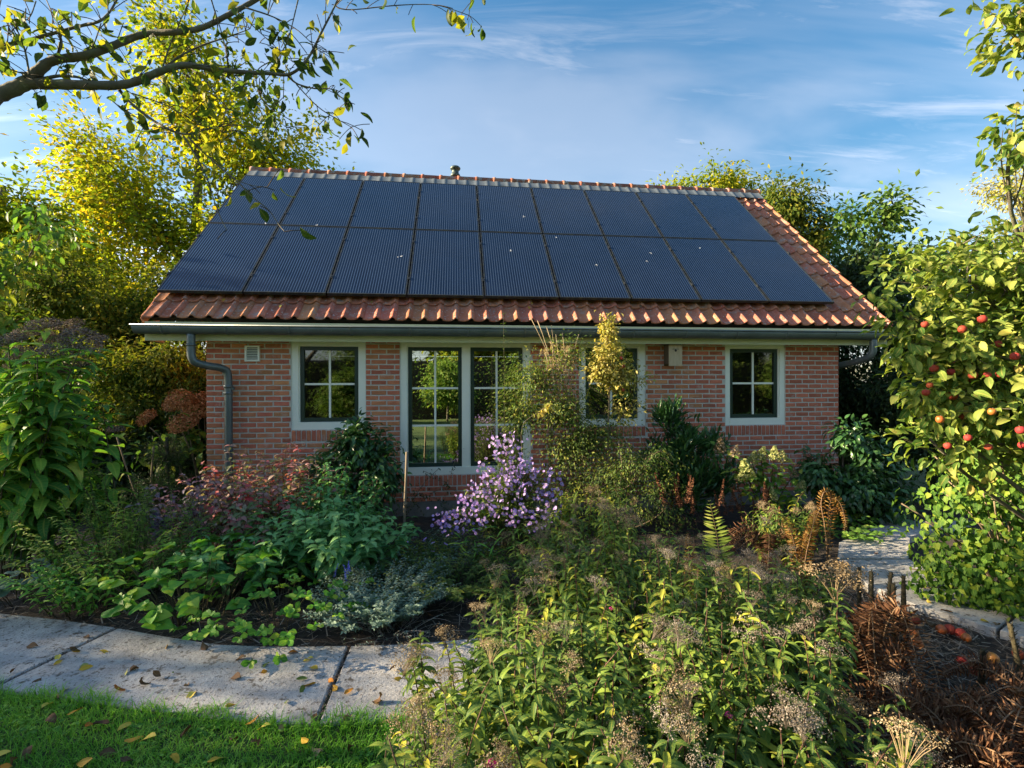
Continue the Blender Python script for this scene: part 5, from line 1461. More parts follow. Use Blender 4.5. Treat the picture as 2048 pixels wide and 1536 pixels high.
for q_ in ends:
    link('seed_head', H_STRAW[rng.integers(0, 3)], dry, q_, Vector((0, 0, 1)).rotation_difference(Vector((rng.normal(0, .5), -.4, 1))), rng.uniform(.055, .085))
shoot = np.array([at(1007 + rng.uniform(-1, 1) * 3, y, 5.6) for y in (900, 800, 720, 660, 612)])
herb('climbing_shoot', 'single leafy shoot reaching above the gutter over the glass door', 'climbing plant', (shoot[0][0], 5.6, 0), [[0, 0, 0.0, 0, 2.6]], K_TANG, (.05, .075), .05, .5, None, rs=.003, bow=.02)
sprig = empty('yellow_sprig', at(1085, 835, 5.45) * np.array([1, 1, 0]), label='bright yellow leafy sprig arching out above the purple asters', cat='sprig')
o_ = np.array([at(1085, 835, 5.45)[0], 5.45, 0])
c_ = np.array([at(1035, 850, 5.5), at(1075, 825, 5.45), at(1098, 808, 5.4)]) - o_
root_ = np.array([[-.1, .1, 0.0]])
bp = smooth_path(np.concatenate([root_, c_]), 16)
MB().tubes(bp, 0.003, 4).obj('stems', M_TWIG, sprig, True, kind='stuff')
n = 46
i = rng.integers(10, 16, n); P = bp[i] + rng.normal(0, .02, (n, 3))
put_leaves(sprig, o_, K_GOLD, P + o_, rng.normal(0, .5, (n, 3)) + np.array([.5, -.3, -.6]), np.array([0, 0, 1]) + rng.normal(0, .3, (n, 3)), rng.uniform(.05, .085, n), 46)

# creeping vine on the door frame
vine = empty('creeping_vine', W(-0.75, 6.42, 0), label='thin dark-leaved creeper climbing the foot of the glass door frame', cat='creeper')
o_ = W(-0.75, 6.42, 0)
vp = []
for sx, ex, zt in ((0.0, -.02, .95), (.55, .78, .9), (0.1, .5, .62), (.9, .3, .6), (-.05, .6, .42), (.3, -.1, .5), (.7, .2, .3)):
    a = np.array([sx, -.05, 0.05]); b = np.array([ex, 0.02, zt])
    vp.append(bez(a[None], ((a + b) / 2 + np.array([rng.normal(0, .15), -.05, .1]))[None], b[None], 12)[0])
vp = np.array(vp) @ np.array([[math.cos(YAW), math.sin(YAW), 0], [-math.sin(YAW), math.cos(YAW), 0], [0, 0, 1]])
MB().tubes(vp, 0.003, 4).obj('stems', M_TWIG, vine, True, kind='stuff')
n = 330
i = rng.integers(0, len(vp), n); j = rng.integers(0, 12, n)
P = vp[i, j] + rng.normal(0, .022, (n, 3))
put_leaves(vine, o_, K_DARK, P + o_, rand_dir(n) + np.array([0, -.6, -.2]), rand_dir(n) * .4 + np.array([0, -.7, .6]), rng.uniform(.022, .045, n), 0)
st_ = empty('wooden_stake', (-1.12, 5.0, 0), label='thin grey wooden stake standing before the glass door', cat='stake')
MB().tubes(np.array([[0, 0, -.1], [0.004, 0, .4], [0.022, 0, .78], [0.03, 0, 1.04]]), [.014, .0145, .014, .0135], 8).obj('pole', solid('stake_wood', (.17, .13, .085), (.25, .2, .14), .85, scale=10, stretch=(8, 8, 1)), st_, True)
MB().tubes(np.array([[0.0, 0, .48], [0.0105, 0, .50], [0.01, 0, .52]]) + np.array([.008, 0, 0]), .0165, 8).obj('tie', M_TWIG, st_, True)

# purple asters -------------------------------------------------------------------
pet = MB()
k = 13
for q_ in range(k):
    a = 2 * np.pi * q_ / k
    d = np.array([math.cos(a), math.sin(a), 0]); s = np.array([-d[1], d[0], 0])
    V = [d * .18 + s * .05, d * .18 - s * .05, d * .7 - s * .15 + np.array([0, 0, .10]), d * 1.0 + np.array([0, 0, .02 + .1 * (q_ % 2)]), d * .7 + s * .15 + np.array([0, 0, .10])]
    pet.add(V, np.array([[1, 2, 3, 4, 0]]), (0.2 + .6 * rng.random(), .3, .5))
LM_PETAL = leafmat('aster_petal', [(.1, (.18, .12, .43)), (.5, (.28, .19, .55)), (.9, (.43, .32, .64))], .3, .7, rib=0, var=.9, tcol=(1.1, .9, 1.1))
M_EYE = solid('aster_eye', (.45, .30, .03), (.5, .36, .05), .8)
petm = pet.mesh('flower', LM_PETAL)
petm.materials.append(M_EYE)
eye = MB().lathe([(.24, .03), (.2, .12), (0, .16)], k=7)
pall = MB()
for V, F, C in ((np.concatenate(pet.V), pet.F, np.concatenate(pet.C)),): pall.add(V, F, C)
pall.add(np.concatenate(eye.V), eye.F)
flm = pall.mesh('flower', LM_PETAL); flm.materials.append(M_EYE)
npet = k
mi = np.zeros(len(flm.polygons), np.int32); mi[npet:] = 1
flm.polygons.foreach_set('material_index', mi)
AB = np.array([0.02, 5.15, 0])
ast = empty('purple_aster', AB, label='large purple aster bush in full flower below the glass door', cat='aster')
LB = [(1012, 892, 5.1, .18, .20, 40), (1015, 940, 5.0, .36, .17, 74), (970, 985, 5.0, .38, .17, 64), (1065, 965, 5.0, .34, .18, 68), (915, 1035, 4.95, .30, .15, 56), (1085, 1030, 4.9, .32, .16, 50), (1000, 1025, 4.9, .34, .15, 36)]
tips = []
for x, y, Y, rx, rz, n in LB:
    c = at(x, y, Y)
    d = rand_dir(n) * (rng.random((n, 1)) ** .4); d[:, 1] = -np.abs(d[:, 1]) * .8
    tips.append(c + d * np.array([rx, .3, rz]))
tips = np.concatenate(tips) - AB
s0 = np.c_[rng.normal(0, .10, (len(tips), 2)), np.zeros(len(tips))]
BP = bez(s0, s0 * .5 + tips * np.array([.35, .35, .85]) + np.array([0, 0, .12]), tips, 7)
MB().tubes(BP, np.linspace(.0035, .0015, 7), 3, cap=False).obj('stems', M_STEMG, ast, True, kind='stuff')
n = 7000
i = rng.integers(0, len(tips), n); j = rng.uniform(.35, 1, n)
P = BP[i, np.clip((j * 6).astype(int), 0, 6)] + rng.normal(0, .035, (n, 3))
put_leaves(ast, AB, K_ASTER, P + AB, rand_dir(n) + np.array([0, -.2, .2]), rand_dir(n) + np.array([0, 0, 1]), rng.uniform(.03, .06, n), 0)
dirs = np.c_[rng.normal(0, .55, len(tips)), rng.normal(-.8, .3, len(tips)), rng.normal(.45, .35, len(tips))]
Rf = np.argsort(tips[:, 1])
small = MB()
for q_, i in enumerate(Rf):
    qq = Vector((0, 0, 1)).rotation_difference(Vector(dirs[i].tolist()))
    s = rng.uniform(.015, .023)
    if q_ < 290:
        link('flower', flm, ast, tips[i], qq, s)
    else:
        Rm = np.array(qq.to_matrix())
        V = np.concatenate(pet.V) * s @ Rm.T + tips[i]
        small.add(V, pet.F, np.concatenate(pet.C))
# a second flower to each spray, a little below it
for i in range(len(tips)):
    if rng.random() < .9:
        qq = Vector((0, 0, 1)).rotation_difference(Vector((dirs[i] + rng.normal(0, .3, 3)).tolist()))
        V = np.concatenate(pet.V) * rng.uniform(.013, .022) @ np.array(qq.to_matrix()).T + tips[i] + rng.normal(0, .045, 3)
        small.add(V, pet.F, np.concatenate(pet.C))
small.obj('flowers', LM_PETAL, ast, kind='stuff')
herb('purple_aster', 'few small asters low in the bed left of the large aster bush', 'aster', at(880, 1120, 4.75) * np.array([1, 1, 0]), clump(12, .28, .26), K_ASTER, (.03, .06), .015, .1, [flm], 'flower', (.018, .024), whorl=3)
herb('strap_leaf_clump', 'tuft of pale strap leaves under the purple aster bush', 'plant', at(985, 1110, 4.7) * np.array([1, 1, 0]), clump(26, .22, .3, lean=.6), Leaf('leaf', LM_HEART, .09, prof_lance, 6, (.6, 1.8), .3, 0, 0, 6), (.2, .34), .12, .02, None, n_ind=40, side=.6, droop=.1)

# ------------------------------------------------------------------ left bed
EB = np.array([-4.35, 4.4, 0])
hd = [(90, 640), (45, 660), (130, 652), (165, 668), (18, 672), (108, 690), (62, 705), (92, 722), (152, 722), (75, 742), (195, 668), (122, 735), (30, 720), (100, 665)]
st = []
for x, y in hd:
    p = at(x, y, 4.3 + rng.uniform(-.2, .25)) - EB
    st.append((rng.normal(0, .22), rng.normal(0, .15), p[0], p[1], p[2] - .08))
for _ in range(24):
    a = rng.random() * 6.28; r = np.sqrt(rng.random())
    st.append((rng.normal(0, .3), rng.normal(0, .2), .56 * r * math.cos(a) + .08, .42 * r * math.sin(a) - .12, rng.uniform(1.35, 2.0)))
st = np.array(st)
eup = herb('tall_leafy_clump', 'tall clump of broad green leaves with dark dried flower heads at the left edge', 'perennial', EB, st, K_EUP, (.19, .29), .115, .17, None, n_ind=300, rs=.008, droop=.75, side=.9, taper=.7, whorl=3, bow=.05)
for i, (x, y) in enumerate(hd):
    s = rng.uniform(.11, .16) if i < 10 else .08
    link('flower_head', H_DARK[i % 4], eup, st[i, 2:5] + np.array([0, 0, .04]), Vector((0, 0, 1)).rotation_difference(Vector((rng.normal(0, .3), -.35, 1))), (s * 1.15, s, s * .75))
herb('light_green_clump', 'feathery light green clump right of the tall leafy clump', 'perennial', (-3.22, 4.05, 0), np.concatenate([clump(60, .52, .78), clump(10, .36, 1.0)]), Leaf('leaf', LM_LIGHT, .24, prof_lance, 3, (.3, 1.2), .3, 0, 0, 6), (.05, .085), .022, .12, [head_mesh('flower_head', HM_UMB if False else LM_TANGLE, 120, 'corymb', .07) for _ in range(2)], 'flower_head', (.05, .07), n_ind=120, rs=.003, hprob=.35, whorl=2)
herb('light_green_clump', 'lower leafy clump at the path edge below the feathery one', 'perennial', (-3.3, 3.8, 0), clump(40, .42, .48), Leaf('leaf', LM_HEART, .34, prof_ovate, 4, (.3, 1.2), .3, .02, 0, 6), (.05, .09), .04, .15, None, n_ind=120, rs=.003)
herb('grey_leaved_clump', 'low clump of round grey-green leaves at the path edge, far left', 'plant', (-4.05, 3.95, 0), clump(44, .5, .26, lean=.6), K_ROUND, (.09, .14), .4, .9, None, n_ind=70, rs=.003, droop=.25, whorl=2)
herb('purple_leaved_shrub', 'shrub with dusky purple-grey leaves below the downpipe', 'shrub', (-3.25, 4.95, 0), clump(40, .5, .74), K_PURP, (.075, .12), .055, .3, None, n_ind=130, rs=.004, stem_mat=M_STEMR, droop=.75)
herb('pink_tinged_shrub', 'shrub with pink, grey and red leaves in front of the brick wall', 'shrub', (-2.6, 5.1, 0), clump(64, .62, 1.0), K_PINK, (.075, .12), .055, .3, None, n_ind=220, rs=.004, stem_mat=M_STEMR, droop=.75)
herb('pink_tinged_shrub', 'greener red-tipped shrub between pink shrub and dark glossy shrub', 'shrub', (-1.85, 4.9, 0), clump(44, .46, .85), Leaf('leaf', LM_LUSH, .46, prof_ovate, 5, (.3, 1.5), .35, .03, .08, 8), (.08, .125), .055, .3, None, n_ind=140, rs=.004, stem_mat=M_STEMR, droop=.7)
herb('pink_tinged_shrub', 'low front part of mottled red and green leaves before the pink shrub', 'shrub', (-2.4, 4.6, 0), clump(44, .55, .68), K_PINK, (.075, .115), .055, .25, None, n_ind=130, rs=.004, stem_mat=M_STEMR, droop=.7)
herb('lush_clump', 'lush clump of veined green leaves behind the strawberry-like leaves', 'perennial', (-1.55, 4.3, 0), clump(38, .46, .66), K_LUSH, (.13, .19), .055, .3, None, n_ind=160, rs=.005, whorl=3, droop=.6)
herb('lush_clump', 'lush veined clump behind the big heart-shaped leaves', 'perennial', (-2.15, 4.15, 0), clump(34, .44, .56), K_LUSH, (.12, .17), .055, .3, None, n_ind=130, rs=.005, whorl=3, droop=.6)
herb('lush_clump', 'small veined clump at the foot of the wooden stake', 'perennial', (-1.35, 4.75, 0), clump(20, .32, .45), K_LUSH, (.10, .15), .055, .3, None, n_ind=80, rs=.005, whorl=3, droop=.6)
herb('heart_leaf_clump', 'clump of big heart-shaped green leaves overhanging the path', 'perennial', (-2.42, 3.68, 0), clump(80, .46, .40, lean=.35, hj=.25), K_HEART, (.09, .16), .5, .93, None, n_ind=110, rs=.004, droop=.45, whorl=2)
herb('strawberry_leaf_clump', 'low clump of three-part leaves at the path edge', 'plant', (-1.68, 3.5, 0), clump(100, .46, .26, lean=.5, hj=.25), K_GEUM, (.06, .10), .5, .93, None, n_ind=150, rs=.002, whorl=3, droop=.15)
herb('silver_clump', 'silvery grey-green mound spilling onto the path', 'plant', (-1.0, 3.6, 0), clump(190, .42, .32, lean=.4), K_SILV, (.03, .055), .014, .25, None, rs=.002, whorl=2)
herb('dry_silver_stems', 'tangle of dry grey stems at the foot of the silvery mound', 'plant', (-.85, 3.4, 0), clump(70, .24, .14, lean=.8, hj=.3), K_SILV, (.012, .022), .05, .4, None, rs=.0016, stem_mat=solid('grey_stem', (.16, .15, .14), (.24, .23, .22), .9), bow=.4)
herb('blue_salvia', 'thin blue flower spikes left of the silvery mound', 'flower', (-1.28, 3.62, 0), clump(7, .1, .28), K_SILV, (.03, .05), .03, .2, H_BLUE, 'flower_spike', (.08, .1), rs=.002)
herb('ground_cover_clump', 'low dim green leaves around the foot of the stake', 'plant', (-.85, 4.7, 0), clump(120, .55, .19, lean=.4), K_SILV, (.035, .06), .025, .2, None, rs=.002)
herb('ground_cover_clump', 'low green leaves behind the silvery mound', 'plant', (-.6, 4.1, 0), clump(120, .55, .28, lean=.4), K_TANG, (.045, .07), .025, .2, None, rs=.002)
herb('ground_cover_clump', 'dark low leaves at the foot of the right corner shrub', 'plant', (3.75, 5.5, 0), clump(40, .45, .2, lean=.4), K_HYD, (.06, .10), .05, .2, None, rs=.002)

# ------------------------------------------------------------------ foreground mass of seed-headed perennials
FG = [
    ([(-.34, 1.22, .74), (-.1, 1.2, .82), (-.2, 1.6, .72)], 'seed-headed perennial at the lawn corner, lowest left of the mass', 'tan'),
    ([(.16, 1.22, .84), (.38, 1.25, .84)], 'seed-headed perennial at the bottom edge, in the middle of the picture', 'tan'),
    ([(.62, 1.22, .84), (.86, 1.25, .80)], 'grey fluffy seed-headed perennial at the bottom edge, before the dead ferns', 'grey'),
    ([(.08, 1.72, .84), (.36, 1.7, .80)], 'leafy perennial whose tan heads stand before the pale path', 'tan'),
    ([(.68, 1.72, .82), (.95, 1.75, .84)], 'leafy perennial with yellowing leaves in the centre of the mass', 'grey'),
    ([(1.3, 1.6, .60)], 'short leafy perennial between the grey heads and the dead fern heap', 'grey'),
    ([(.28, 2.3, .78), (-.02, 2.2, .72), (-.16, 1.95, .74)], 'perennial overhanging the end of the path with its left side', 'tan'),
    ([(.62, 2.3, .84), (.98, 2.3, .84)], 'perennial in the heart of the mass, below the purple asters', 'grey'),
    ([(1.36, 2.35, .72)], 'perennial left of the broad flat flower head', 'grey'),
    ([(.42, 2.95, .76), (.82, 2.9, .82)], 'perennial below the purple asters, dense with brown heads', 'tan'),
    ([(1.26, 2.95, .68), (1.62, 2.9, .6)], 'perennial left of the dark fern stumps', 'grey'),
    ([(.02, 3.5, .46), (.36, 3.55, .60)], 'perennial behind the path end, with tan plates of seed', 'tan'),
    ([(.78, 3.55, .78), (1.2, 3.5, .6)], 'perennial left of the brown fern spike', 'tan'),
    ([(1.62, 3.55, .44), (2.1, 3.5, .44)], 'perennial before the drooping brown fern', 'grey'),
    ([(.22, 4.2, .52), (.55, 4.3, .78), (.9, 4.25, .78)], 'perennial at the foot of the tangled climber, pale heads on top', 'tan'),
    ([(2.45, 4.55, .55), (2.75, 4.75, .6)], 'perennial with tan heads before the pale green hydrangea', 'tan'),
]
for spots, lab, tone in FG:
    b0 = np.array([spots[0][0], spots[0][1], 0.0])
    st = []
    for x, y, h in spots:
        st.append(clump(16 if y < 2.0 else 17, .24, h, .09, .25, 0, 0) + np.array([x - b0[0], y - b0[1], x - b0[0], y - b0[1], 0]))
    st = np.concatenate(st)
    herb('leafy_perennial', lab, 'perennial', b0, st, K_FORE, (.075, .13), .031, .22, H_TAN + H_GREY[:1] if tone == 'tan' else H_GREY + H_TAN[:1], 'flower_head', (.045, .08), n_ind=150, group='leafy seed-headed perennials in the foreground bed', rs=.004, stem_mat=M_STEMR, droop=.65, side=.85, taper=.5, hprob=.30)
for x, y, Y in ((982, 1527, 1.25), (1305, 1395, 1.75), (1056, 1232, 2.3), (1222, 1218, 2.4), (1456, 1432, 1.6)):
    p = at(x, y, Y)
    o = link('magenta_flower', H_MAG[0], None, p, None, .011 * 1.2)
    prop(o, 'tiny magenta flower among the foreground leaves', 'flower', 'magenta flowers in the foreground')
fh = herb('flat_head_plant', 'single broad flat brown flower head left of the dark fern stumps', 'dry flower', (1.58, 2.4, 0), [[0, 0, .02, 0, .72], [.05, .03, .12, .05, .55], [-.04, 0, -.08, 0, .5]], K_FORE, (.09, .13), .05, .2, None, n_ind=30, rs=.006, droop=.6)
link('flower_head', head_mesh('flower_head', HM_TAN, 1100, 'corymb', .045, .5), fh, (.02, 0, .78), None, (.15, .13, .13))


# ferns -------------------------------------------------------------------------------
def fern(name, label, base, fronds, kind, stem, n_pin=26, plen=.12, group=None, n_ind=0):
    """fronds: lists of points relative to base"""
    e = empty(name, base, label=label, cat='fern', group=group)
    for fr in fronds:
        p = smooth_path(fr, 30)
        f_ = MB().tubes(p[::2], np.linspace(.005, .0015, 15), 4).obj('frond', stem, e, True)
        t = np.linspace(.1, .99, n_pin)
        idx = t * 29
        i0 = np.clip(idx.astype(int), 0, 28); w = (idx - i0)[:, None]
        c = p[i0] * (1 - w) + p[i0 + 1] * w
        tg = nrm(p[i0 + 1] - p[i0])
        vd = nrm(CAMP - (np.asarray(base) + c.mean(0)))
        sd_ = nrm(np.cross(tg, vd) + 1e-6)
        P = np.concatenate([c, c]); D = np.concatenate([sd_ + tg * .35, -sd_ + tg * .35]) + rng.normal(0, .1, (2 * n_pin, 3))
        L = plen * np.sin(np.pi * np.clip(t * .82 + .18, 0, 1)) ** .8 + .008
        U = np.concatenate([np.tile(vd, (2 * n_pin, 1))]) + rng.normal(0, .15, (2 * n_pin, 3))
        put_leaves(f_, base, kind, P + base, D, U, np.concatenate([L, L]), n_ind, 'pinna', 'pinnae')
    return e


M_FRST = solid('fern_rib', (.20, .15, .06), (.28, .2, .09), .7)
M_FRSB = solid('dry_fern_rib', (.16, .09, .05), (.32, .21, .12), .8)
fb = at(1440, 1125, 4.0); fb[2] = 0
fern('green_fern_frond', 'single yellow-green fern frond standing before the dark laurel', fb, [[(0, 0, 0), (0, 0, .25), (-.03, 0, .5), (-.11, -.05, .79)]], K_FERN, M_FRST, 26, .125, n_ind=52)
fb = at(1655, 1080, 4.5); fb[2] = 0
cur = [(0, 0, 0), (-.02, 0, .4), (-.07, 0, .62), (-.04, 0, .74), (.03, 0, .73), (.03, 0, .66), (.0, -.02, .66)]
fern('curled_brown_frond', 'dry golden-brown fern frond curling over at its tip', fb, [cur, [(0, 0, 0), (0, 0, .4), (.02, 0, .68), (.09, -.03, .66), (.13, -.06, .48), (.11, -.06, .36)], [(0, 0, 0), (0.02, 0, .35), (.04, 0, .6), (.12, -.03, .55), (.14, -.06, .4)]], K_FERNO, M_FRSB, 34, .05)
fb = at(1378, 1180, 3.2); fb[2] = 0
fern('brown_fern_spike', 'narrow upright rust-brown fern left of the green frond', fb, [[(0, 0, 0), (0, 0, .3), (.0, 0, .55), (-.01, 0, .77)], [(.02, 0, 0), (.03, 0, .3), (.035, 0, .5), (.03, 0, .66)]], K_FERNO, M_FRSB, 46, .05)
fb = at(1540, 1130, 4.3); fb[2] = 0
fern('drooping_brown_fern', 'drooping reddish-brown dead fern beside the green frond', fb,
     [[(0, 0, 0), (-.05, 0, .3), (-.2, -.03 * k, .50 - .03 * k), (-.4, -.08, .42 - .06 * k), (-.55 + .04 * k, -.12, .15)] for k in range(4)] + [[(0, 0, 0), (0, 0, .3), (.1, -.05, .46), (.2, -.1, .3), (.26, -.12, .1)], [(0, 0, 0), (-.02, 0, .3), (-.06, -.1, .45), (-.12, -.2, .3), (-.16, -.25, .1)]], K_FERNB, M_FRSB, 50, .085)
fb = at(1600, 1150, 4.0); fb[2] = 0
fern('sunlit_orange_fern', 'withered orange fern catching the sun right of the green frond', fb,
     [[(0, 0, 0), (-.03, 0, .32), (-.08, 0, .54), (-.17, -.04, .66)], [(0, 0, 0), (.05, 0, .34), (.11, 0, .58), (.17, -.02, .76)], [(0, 0, 0), (.0, 0, .3), (.04, -.04, .52), (.12, -.08, .56)], [(0, 0, 0), (.02, -.05, .36), (.06, -.08, .6), (.05, -.12, .72)]], K_FERNO, M_FRSB, 34, .065)
fb = at(1725, 1400, 2.75); fb[2] = 0


def heap(nf, R, H, sx=1.0):
    out = []
    for _ in range(nf):
        a = rng.uniform(0, 6.28); r = R * rng.uniform(.5, 1.1); h = H * rng.uniform(.5, 1.1)
        d = np.array([math.cos(a) * sx, math.sin(a), 0])
        s = np.array([rng.normal(0, .06), rng.normal(0, .06), 0])
        out.append([s, s + d * r * .2 + np.array([0, 0, h * .7]), s + d * r * .5 + np.array([0, 0, h]), s + d * r * .85 + np.array([0, 0, h * .55]), s + d * r + np.array([0, 0, .04])])
    return out


fern('dead_fern_clump', 'collapsed clump of dead brown ferns between perennials and bare soil', fb, heap(17, .36, .54, .8), K_FERNB, M_FRSB, 44, .085)
fern('dead_fern_clump', 'heap of dead brown fern fronds in the bottom right corner', (2.15, 2.15, 0), heap(34, .6, .26, 1.2), K_FERNB, M_FRSB, 46, .075)
fern('dead_fern_clump', 'small heap of dead fern fronds at the right edge by the bottom corner', (2.75, 2.45, 0), heap(16, .4, .22), K_FERNB, M_FRSB, 44, .07)

M_STUMP = solid('fern_stump', (.030, .026, .016), (.075, .062, .026), .9, scale=30, bump=1.0, bscale=50)
sp = [(1745, 1145, 3.15, 'tall, second from its left'), (1765, 1145, 3.2, 'in its middle'), (1785, 1170, 3.1, 'second from its right'), (1802, 1150, 3.25, 'rightmost and leaning by the slabs'), (1752, 1200, 3.0, 'shortest, in front of the others'), (1722, 1135, 3.35, 'leftmost, furthest back')]


def stump(label, base, lean, h, group=None):
    e = empty('fern_stump', base, label=label, cat='fern stump', group=group)
    n = 9
    z = np.linspace(-.03, h, n)
    p = np.c_[lean[0] * (z / h) ** 1.3, lean[1] * (z / h), z]
    MB().tubes(p, np.linspace(.017, .011, n) * rng.uniform(.85, 1.2, n), 7).obj('stalk', M_STUMP, e, True)
    k = 120
    t = rng.random(k); a = rng.random(k) * 6.28
    c = np.c_[lean[0] * t ** 1.3, lean[1] * t, t * h]
    d = np.c_[np.cos(a), np.sin(a), np.full(k, .9)]
    mb = MB(); 
    o = nrm(d) * .03 * rng.uniform(.6, 1.3, (k, 1)); s = np.c_[-np.sin(a), np.cos(a), np.zeros(k)] * .005
    r0 = c + np.c_[np.cos(a), np.sin(a), np.zeros(k)] * .008
    V = np.stack([r0 - s, r0 + s, r0 + o], 1)
    mb.add(V.reshape(-1, 3), np.arange(3 * k).reshape(k, 3)).obj('scales', M_STUMP, e, kind='stuff')


for x, y, Y, _ in sp:
    p = at(x, y, Y)
    stump('dark scaly stump in the cluster by the bare soil, %s' % _, (p[0] - rng.uniform(-.02, .02), Y, 0), (rng.normal(0, .03), rng.normal(0, .02)), p[2], 'cluster of dark fern stumps')
p = at(1962, 1300, 2.72); stump('dark scaly stump standing alone among the fallen apples', (p[0], 2.72, 0), (.01, 0), p[2])
p = at(1808, 1280, 2.9); stump('short scaly stump left of the fallen apples, in front of the cluster', (p[0], 2.9, 0), (-.01, 0), p[2])
p = at(2020, 1350, 2.6); stump('dark leaning stump near the right edge above the fern heap', (p[0], 2.6, 0), (.03, 0), p[2])
p = at(2030, 1250, 2.7); stump('slanting olive stump at the right edge by the path', (p[0] + .04, 2.7, 0), (-.07, 0), p[2])

# ------------------------------------------------------------------ ivy and apple tree
iv = empty('ivy_bush', (4.08, 4.0, 0), label='large sunlit ivy bush with yellow-green flower umbels at the right edge', cat='ivy')
o_ = np.array([4.08, 4.0, 0])
n = 9500
lb = [((-.15, -.1, .55), (.72, .5, .55)), ((.1, 0, 1.0), (.62, .45, .42)), ((.6, .1, .8), (.7, .5, .7)), ((-.3, -.2, .25), (.62, .4, .3)), ((.4, .1, 1.25), (.5, .4, .3))]
P, Nn = [], []
for c, r in lb:
    m = n // len(lb)
    d = rand_dir(m); d[:, 1] = np.where(rng.random(m) < .75, -np.abs(d[:, 1]), d[:, 1])
    rr = rng.uniform(.78, 1.06, (m, 1)) + .10 * np.sin(9 * d[:, :1] + 5 * d[:, 2:])
    P.append(np.array(c) + d * np.array(r) * rr); Nn.append(d)
P, Nn = np.concatenate(P), np.concatenate(Nn)
kp = P[:, 2] > .02
P, Nn = P[kp], Nn[kp]
put_leaves(iv, o_, K_IVY, P + o_, Nn * .35 + rng.normal(0, .4, P.shape) + np.array([0, 0, -.8]), Nn + rng.normal(0, .35, P.shape) + np.array([0, 0, .35]), rng.uniform(.032, .06, len(P)), 260)
for c, r in lb:
    m = 14
    d = rand_dir(m)
    BPv = np.array(c) * np.array([.6, .6, 0]) + np.zeros((m, 3))
    MB().tubes(bez(BPv, np.array(c) * .7 + d * np.array(r) * .3, np.array(c) + d * np.array(r), 6), .006, 4).obj('stems', M_TWIG, iv, True, kind='stuff')
um = np.argsort(Nn[:, 1] - Nn[:, 2] * .6 + rng.random(len(P)) * 1.4 - P[:, 2] * 1.2)[:120]
for i in um:
    link('flower_umbel', H_UMB[rng.integers(0, 3)], iv, P[i] + Nn[i] * .04 + np.array([0, 0, .02]), None, rng.uniform(.018, .03))

AT = np.array([4.1, 2.7, 0])


def A(px, py, Y): return at(px, py, Y) - AT


apl = [((-.55, 0, 2.3), (.4, .5, .4), 30), ((-.1, .1, 1.9), (.5, .5, .5), 36), ((.1, .2, 2.7), (.6, .5, .5), 36), ((-.5, 0, 2.95), (.35, .4, .35), 22), ((-.35, .1, 1.35), (.4, .4, .3), 22), (A(1935, 560, 2.6), (.30, .35, .26), 24), (A(2010, 560, 2.6), (.28, .35, .3), 22), (A(1975, 690, 2.55), (.32, .35, .24), 30), (A(1880, 660, 2.5), (.26, .28, .2), 24), (A(1825, 650, 2.55), (.15, .2, .11), 10), (A(1930, 800, 2.5), (.28, .3, .18), 24),
       (A(2020, 790, 2.5), (.25, .3, .25), 24), (A(1865, 760, 2.5), (.16, .2, .14), 12), (A(1990, 880, 2.45), (.25, .25, .14), 14), (A(1860, 880, 2.45), (.12, .15, .09), 5), (A(1910, 500, 2.9), (.36, .3, .12), 14), (A(1830, 540, 3.0), (.2, .25, .13), 9),
       (A(2038, 25, 2.35), (.12, .15, .13), 12), (A(2022, 262, 2.35), (.05, .12, .14), 6), (A(1775, 600, 2.55), (.07, .1, .05), 3), (A(1840, 800, 2.5), (.1, .12, .12), 6)]
woody('apple_tree', 'sunlit apple tree hung with red apples at the right edge', 'apple tree', AT, [(0, 0, 0), (-.1, 0, .7), (-.2, 0, 1.4), (-.55, -.05, 2.0), (-.6, 0, 2.9)], apl, K_APPLE, 20, (.045, .08), .055, n_ind=300, rtrunk=.09, rlimb=.016, rtwig=.0045, droop=.45, rest='crown', bark=M_BARK, arch=.1, tl=(.55, 1.0))
M_APPLE = solid('apple_skin', (.25, .028, .022), (.34, .075, .042), .6, spec=.15, scale=7, rnd=.2, stain=[((.46, .22, .05), 2.6, .60, .80), ((.16, .05, .03), 9.0, .66, .72)])
M_APPLEO = solid('apple_skin_orange', (.40, .10, .02), (.45, .18, .04), .45, scale=7, rnd=.2, stain=[((.22, .08, .03), 5, .58, .75)])
am = MB().lathe([(0, .62), (.16, .74), (.45, .86), (.80, .70), (1.0, .2), (.97, -.25), (.75, -.72), (.42, -.92), (.15, -.86), (0, -.78)], k=18)
ame = [am.mesh('apple', M_APPLE, True), am.mesh('apple', M_APPLEO, True)]
stm = MB().tubes(np.array([[0, 0, .60], [.05, 0, .95], [.14, 0, 1.25]]), .05, 5).mesh('stalk', M_TWIG, True)


def apple(p, r, label, group, k=0, tilt=.3):
    e = empty('apple', p, (rng.normal(0, tilt), rng.normal(0, tilt), rng.random() * 6), label, 'apple', group)
    link('flesh', ame[k], e, None, None, r); link('stalk', stm, e, None, None, r)


